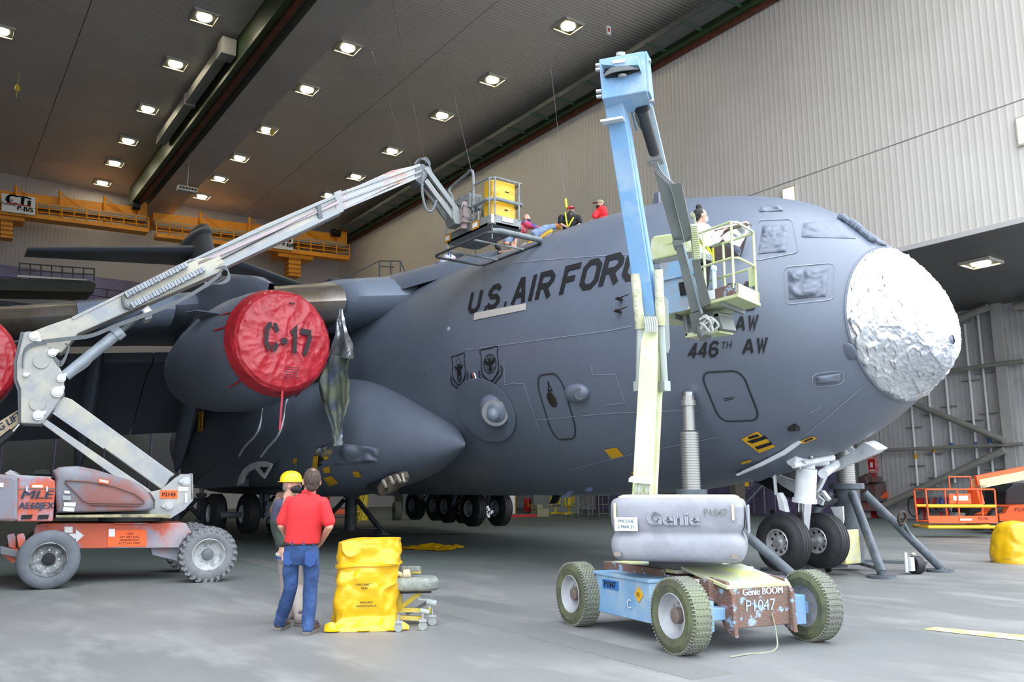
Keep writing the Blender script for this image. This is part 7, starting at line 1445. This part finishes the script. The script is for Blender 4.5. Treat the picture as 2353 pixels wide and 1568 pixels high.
struct(B().box((31.6, 25.5, 1.6), (.1, 9.0, 3.2)).build('trim_10', m_pur)) if 0 else None
p = flo(1697, 1187); t = thing('tool_cabinet', 'brown cabinet with green and yellow flags standing beside the grey access stair', 'cabinet', p+V(0, 0, 0)); B().box(p+V(0, 0, 1.0), (.9, .5, 2.0)).build('body', M('brown grey cabinet', '6b6258', .6), t, bevel=.02); B().box(p+V(.55, 0, 1.8), (.25, .05, 1.2)).build('green_flag', M('green flag', '2f7a4e', .7), t); B().box(p+V(.9, 0, 2.1), (.4, .05, .5)).build('yellow_flag', MD['tape'], t)
# grey small lift far right
def minilift(x, y, label):
    p = flo(x, y); t = thing('boom_lift', label, 'boom lift', p); h = M('dark overspray hood', '585a5c', .6, col2='6c4038', sc=1.2, amt=.5)
    B().box(p+V(0, 0, .65), (2.3, 1.4, .5)).build('chassis', M('dull red chassis', '8b4a3e', .6, col2='6f6a68', sc=2), t, bevel=.03)
    B().prism([p+V(a, -.75, z) for a, z in ((-1.3, .95), (1.0, .95), (1.0, 1.5), (.75, 2.0), (.2, 2.2), (-1.3, 1.9))], (0, 1.5, 0)).build('hood', h, t, bevel=.05); B().prism([p+V(a, -.8, z) for a, z in ((-1.0, 1.15), (.2, 1.15), (.3, 1.6), (-.4, 1.5))], (0, .06, 0)).build('hood_panel', M('lift orange', 'e0582a', .5), t)
    B().box(p+V(-.3, 0, 2.25), (1.6, 1.0, .35)).build('folded_boom', h, t, bevel=.05); B().beam(p+V(-1.4, 0, 2.2), p+V(.2, 0, 2.7), .4, .35).build('boom', h, t)
    for a in (-.85, .95):
        for s in (-.75, .75): liftwheel(p+V(a, s, .38), .4, .28, (0, 1, 0), t, rub2, M('rod grey', ''), dgr, 'flat')
minilift(2020, 1190, 'small grey and orange boom lift parked at the far wall behind the right jack')
# orange lift at the right
og = M('fresh orange paint', 'ec5f2b', .45); yb_ = M('yellow bumper', 'e6b422', .45)
c = at(2214, 1215, Z=.32); ol = thing('boom_lift', 'bright orange boom lift with its empty orange platform lowered near the floor at the right', 'boom lift', V(c[0]+4, c[1], 0))
E1 = nrm(V(.80, -.58, 0)); E2 = V(.58, .8, 0); OP = lambda x, y, z: c+E1*x+E2*y+V(0, 0, z)
sc_ = 155/1950*((c-CAM)@_f); hw = sc_/2; hh_ = .8
B().box(OP(0, .45, .22), (2*hw, .9, .06), (E1, E2, (0, 0, 1))).build('platform_floor', og, ol); tbo = B().box(OP(0, 0, .3), (2*hw, .03, .25), (E1, E2, (0, 0, 1))).build('toe_board', og, ol)
for x in (-hw, -.1, hw):
    for y in (0, .9): B().cyl(OP(x, y, .2), OP(x*1.02, y, 1.3), .03, 8).build('guard_post', og, ol)
for y in (0, .9): B().cyl(OP(-hw, y, 1.32), OP(hw, y, 1.32), .03, 8).build('guard_rail', og, ol); B().cyl(OP(-hw, y, .75), OP(hw, y, .75), .055, 10).build('guard_rail', yb_, ol)
for x in (-hw, hw): B().cyl(OP(x, 0, 1.32), OP(x, .9, 1.32), .03, 8).build('guard_rail', og, ol)
B().tube([OP(x, y, .05) for x, y in ((-hw-.1, -.15), (hw+.15, -.15), (hw+.2, .9), (-hw-.15, .9))], .055, 10, True).build('bumper_frame', yb_, ol)
B().tube([OP(-.35, 0, 1.32), OP(-.35, 0, 1.75), OP(.4, 0, 1.75), OP(.4, 0, 1.32)], .03, 8).build('control_guard', og, ol); B().box(OP(0, .1, 1.0), (.75, .12, .35), (E1, E2, (0, 0, 1))).build('control_box', og, ol, bevel=.02); B().box(OP(0, .02, 1.02), (.5, .01, .16), (E1, E2, (0, 0, 1))).build('control_label', MD['paper'], ol)
text('P2185', .14, OP(hw*.6, -.03, .33), E1, (0, 0, 1), MD['ink'], tbo); B().box(OP(.1, -.03, .3), (.4, .01, .06), (E1, E2, (0, 0, 1))).build('name_label', MD['paper'], tbo)
dO = float((c-CAM)@_f); O = lambda x, y, d=1.2: at(x, y, D=dO+d)
B().beam(O(2237, 1122), O(2247, 1160), .3, .35).build('boom_tip', og, ol); bm1 = B().beam(O(2242, 1113), O(2420, 1078, 2.), .3, .42).build('main_boom', M('cream boom', 'dcc894', .5), ol); B().beam(O(2242, 1105, 1.1), O(2420, 1070, 1.9), .34, .14).build('boom_cover', og, bm1); text('600S', .16, O(2256, 1119, .95), E1, (0, 0, 1), MD['ink'], bm1)
B().prism([O(x, y, 2.2) for x, y in ((2296, 1184), (2310, 1180), (2320, 1163), (2420, 1160), (2420, 1200), (2297, 1198))], E2*1.8).build('chassis', og, ol, bevel=.02); text('P2185', .2, O(2348, 1172, 2.15), E1, (0, 0, 1), MD['ink'], ol)
for x, d in ((2300, 2.6), (2308, 5.0)): p = O(x, 1190, d); p = V(p[0], p[1], .5); liftwheel(p, .5, .35, E2, ol, MD['rubber'], M('rod grey', ''), dgr, 'flat')
B().prism([O(x, y, 3.5) for x, y in ((2310, 1160), (2312, 1128), (2330, 1112), (2420, 1108), (2420, 1162))], E2*1.6).build('hood', M('black hood', '202326', .5), ol, bevel=.04)
t = thing('tow_tractor', 'dark green tow tractor parked behind the orange platform', 'vehicle', O(2270, 1190, 6)*V(1, 1, 0)); kk = M('dark olive', '25282a', .5); B().prism([O(x, y, 6) for x, y in ((2230, 1180), (2232, 1150), (2262, 1140), (2300, 1120), (2330, 1120), (2330, 1180))], E2*1.6).build('body', kk, t, bevel=.03)
for x in (2245, 2300): p = O(x, 1180, 5.8); p = V(p[0], p[1], .45); B().cyl(p-E2*.15, p+E2*.15, .45, 24).build('wheel', MD['rubber'], t)
# hose reels, extinguisher sign, hose loop
for i, (x, m) in enumerate(((2122, 'c3262c'), (2160, 'a8352f'), (2176, '2b4fa0'))):
    p = at(x, 1158, X=XB-.6); t = thing('hose_reel', ('red hose reel nearest the floor hose loop on the right wall', 'dark red hose reel, middle one on the right wall', 'blue hose reel on the right wall')[i], 'hose reel', p, 'wall hose reels'); B().cyl(p-V(0, .3, 0), p+V(0, .3, 0), .32, 24).build('hose_coil', M('hose '+m, m, .5), t)
    for s in (-.32, .32): B().lathe([(0, .46), (.03, .46)], p+V(0, s-.015, 0), (0, 1, 0), 28).build('reel_disc', MD['steel'], t)
    B().beam(p-V(0, 0, .1), p-V(0, 0, p[2]), .1, .1).build('stand', M('drum red', ''), t)
p = at(2100, 1165, X=XB-.8); t = thing('hose_loop', 'dark hose coiled in a loop hanging by the wall near the floor', 'hose', p); B().tube([p+V(0, math.cos(a)*.35, math.sin(a)*.55) for a in np.linspace(0, 2*PI, 24, endpoint=False)], .035, 6, True).build('coil', MD['dark'], t); B().cyl(p+V(0, 0, .5), p+V(.7, 0, .6), .03).build('hook', MD['redink'], t)
p = at(2004, 1065, X=XB-.4); t = thing('fire_sign', 'red fire equipment sign above a red column strip on the far wall', 'sign', V(p[0], p[1], 0)); B().box((p[0], p[1], p[2]), (.06, .75, 1.15)).build('sign_board', M('sign checker', 'b5343a', .6, col2='e3c9c6', sc=14), t); B().box((p[0]-.05, p[1], p[2]-.05), (.04, .45, .6)).build('sign_symbol', M('drum red', ''), t); B().box((p[0]-.08, p[1], p[2]-.1), (.02, .16, .3)).build('extinguisher_mark', MD['white'], t); q = at(2008, 1120, X=XB-.4); B().box((p[0], q[1]+.1, p[2]/2-.3), (.05, .55, p[2]-.6)).build('red_strip', M('drum red', ''), t)
p = flo(2099, 1277); t = thing('paper_scrap', 'tiny crumpled pale scrap lying alone on the floor right of the jack', 'scrap', p); b = B(); b.ell(p+V(0, 0, .035), (.07, .05, .035), 8, 6); b.build('scrap', M('pale scrap', 'd8d2a8', .8), t)
# items seen beneath the rear fuselage
p = flo(912, 1196); t = thing('boom_lift', 'grey lift with lugged tyre partly hidden behind the left main wheels', 'boom lift', p); liftwheel(p+V(0, 0, .48), .5, .4, V(.95, -.3, 0), t, M('olive dusty tyre', '4d4f42', .8), dgr, dgr, 'lug'); B().box(p+V(1.0, .6, 1.0), (1.2, 1.0, 1.0)).build('body', M('grey machine', '5a5f5e', .6), t, bevel=.04); B().cyl(p+V(.5, -.2, .3), p+V(.5, -.2, 2.2), .06).build('post', MD['jack'], t)
p = flo(812, 1200); t = thing('yellow_ladder', 'yellow folding ladder and wrapped sheet standing between the two middle jacks', 'ladder', p); yl2 = M('stool yellow', '')
for s in (-.25, .25): B().beam(p+V(s, 0, 0), p+V(s+.5, 0, 1.9), .05, .09).build('rail', yl2, t)
for k in range(6): B().box(p+V(.08+k*.08, 0, .25+k*.28), (.5, .06, .04)).build('rung', yl2, t)
p = flo(830, 1196); t = thing('yellow_tarp', 'yellow tarp bundle hanging behind the middle jacks under the fuselage', 'tarp', p); rows = []
for i in range(14):
    v = i/13; rows.append([p+V(.35*math.cos(a)*(1-.25*v), .3*math.sin(a), v*1.75)+V(math.cos(a), math.sin(a), 0)*crumple(p+V(math.cos(a), math.sin(a), v*2), .1, 3) for a in np.linspace(0, 2*PI, 28, endpoint=False)])
B().grid(rows, cv=True).build('sheet', yl2, t)
p = flo(768, 1190); t = thing('orange_cart', 'low orange cart with a high orange box behind the man in red, under the fuselage', 'cart', p); B().box(p+V(.6, 0, .35), (2.4, 1.0, .3)).build('deck', og, t, bevel=.02); B().box(p+V(-.4, 0, 1.6), (.9, .8, .7)).build('box', og, t, bevel=.03); B().cyl(p+V(-.4, 0, .4), p+V(-.4, 0, 1.4), .06).build('post', og, t)
p = flo(905, 1190); t = thing('clipboard_stand', 'small stand with a yellow tray and blue ball on top under the fuselage', 'stand', p); B().cyl(p, p+V(0, 0, 1.35), .04).build('post', MD['jack'], t); B().box(p+V(0, 0, 1.38), (.6, .4, .05)).build('tray', MD['tape'], t); B().ell(p+V(.1, 0, 1.55), .13, 14, 10).build('blue_ball', M('blue plastic', '2a66c8', .4), t); B().cyl(p, p+V(0, 0, .03), .25).build('foot', MD['jack'], t)
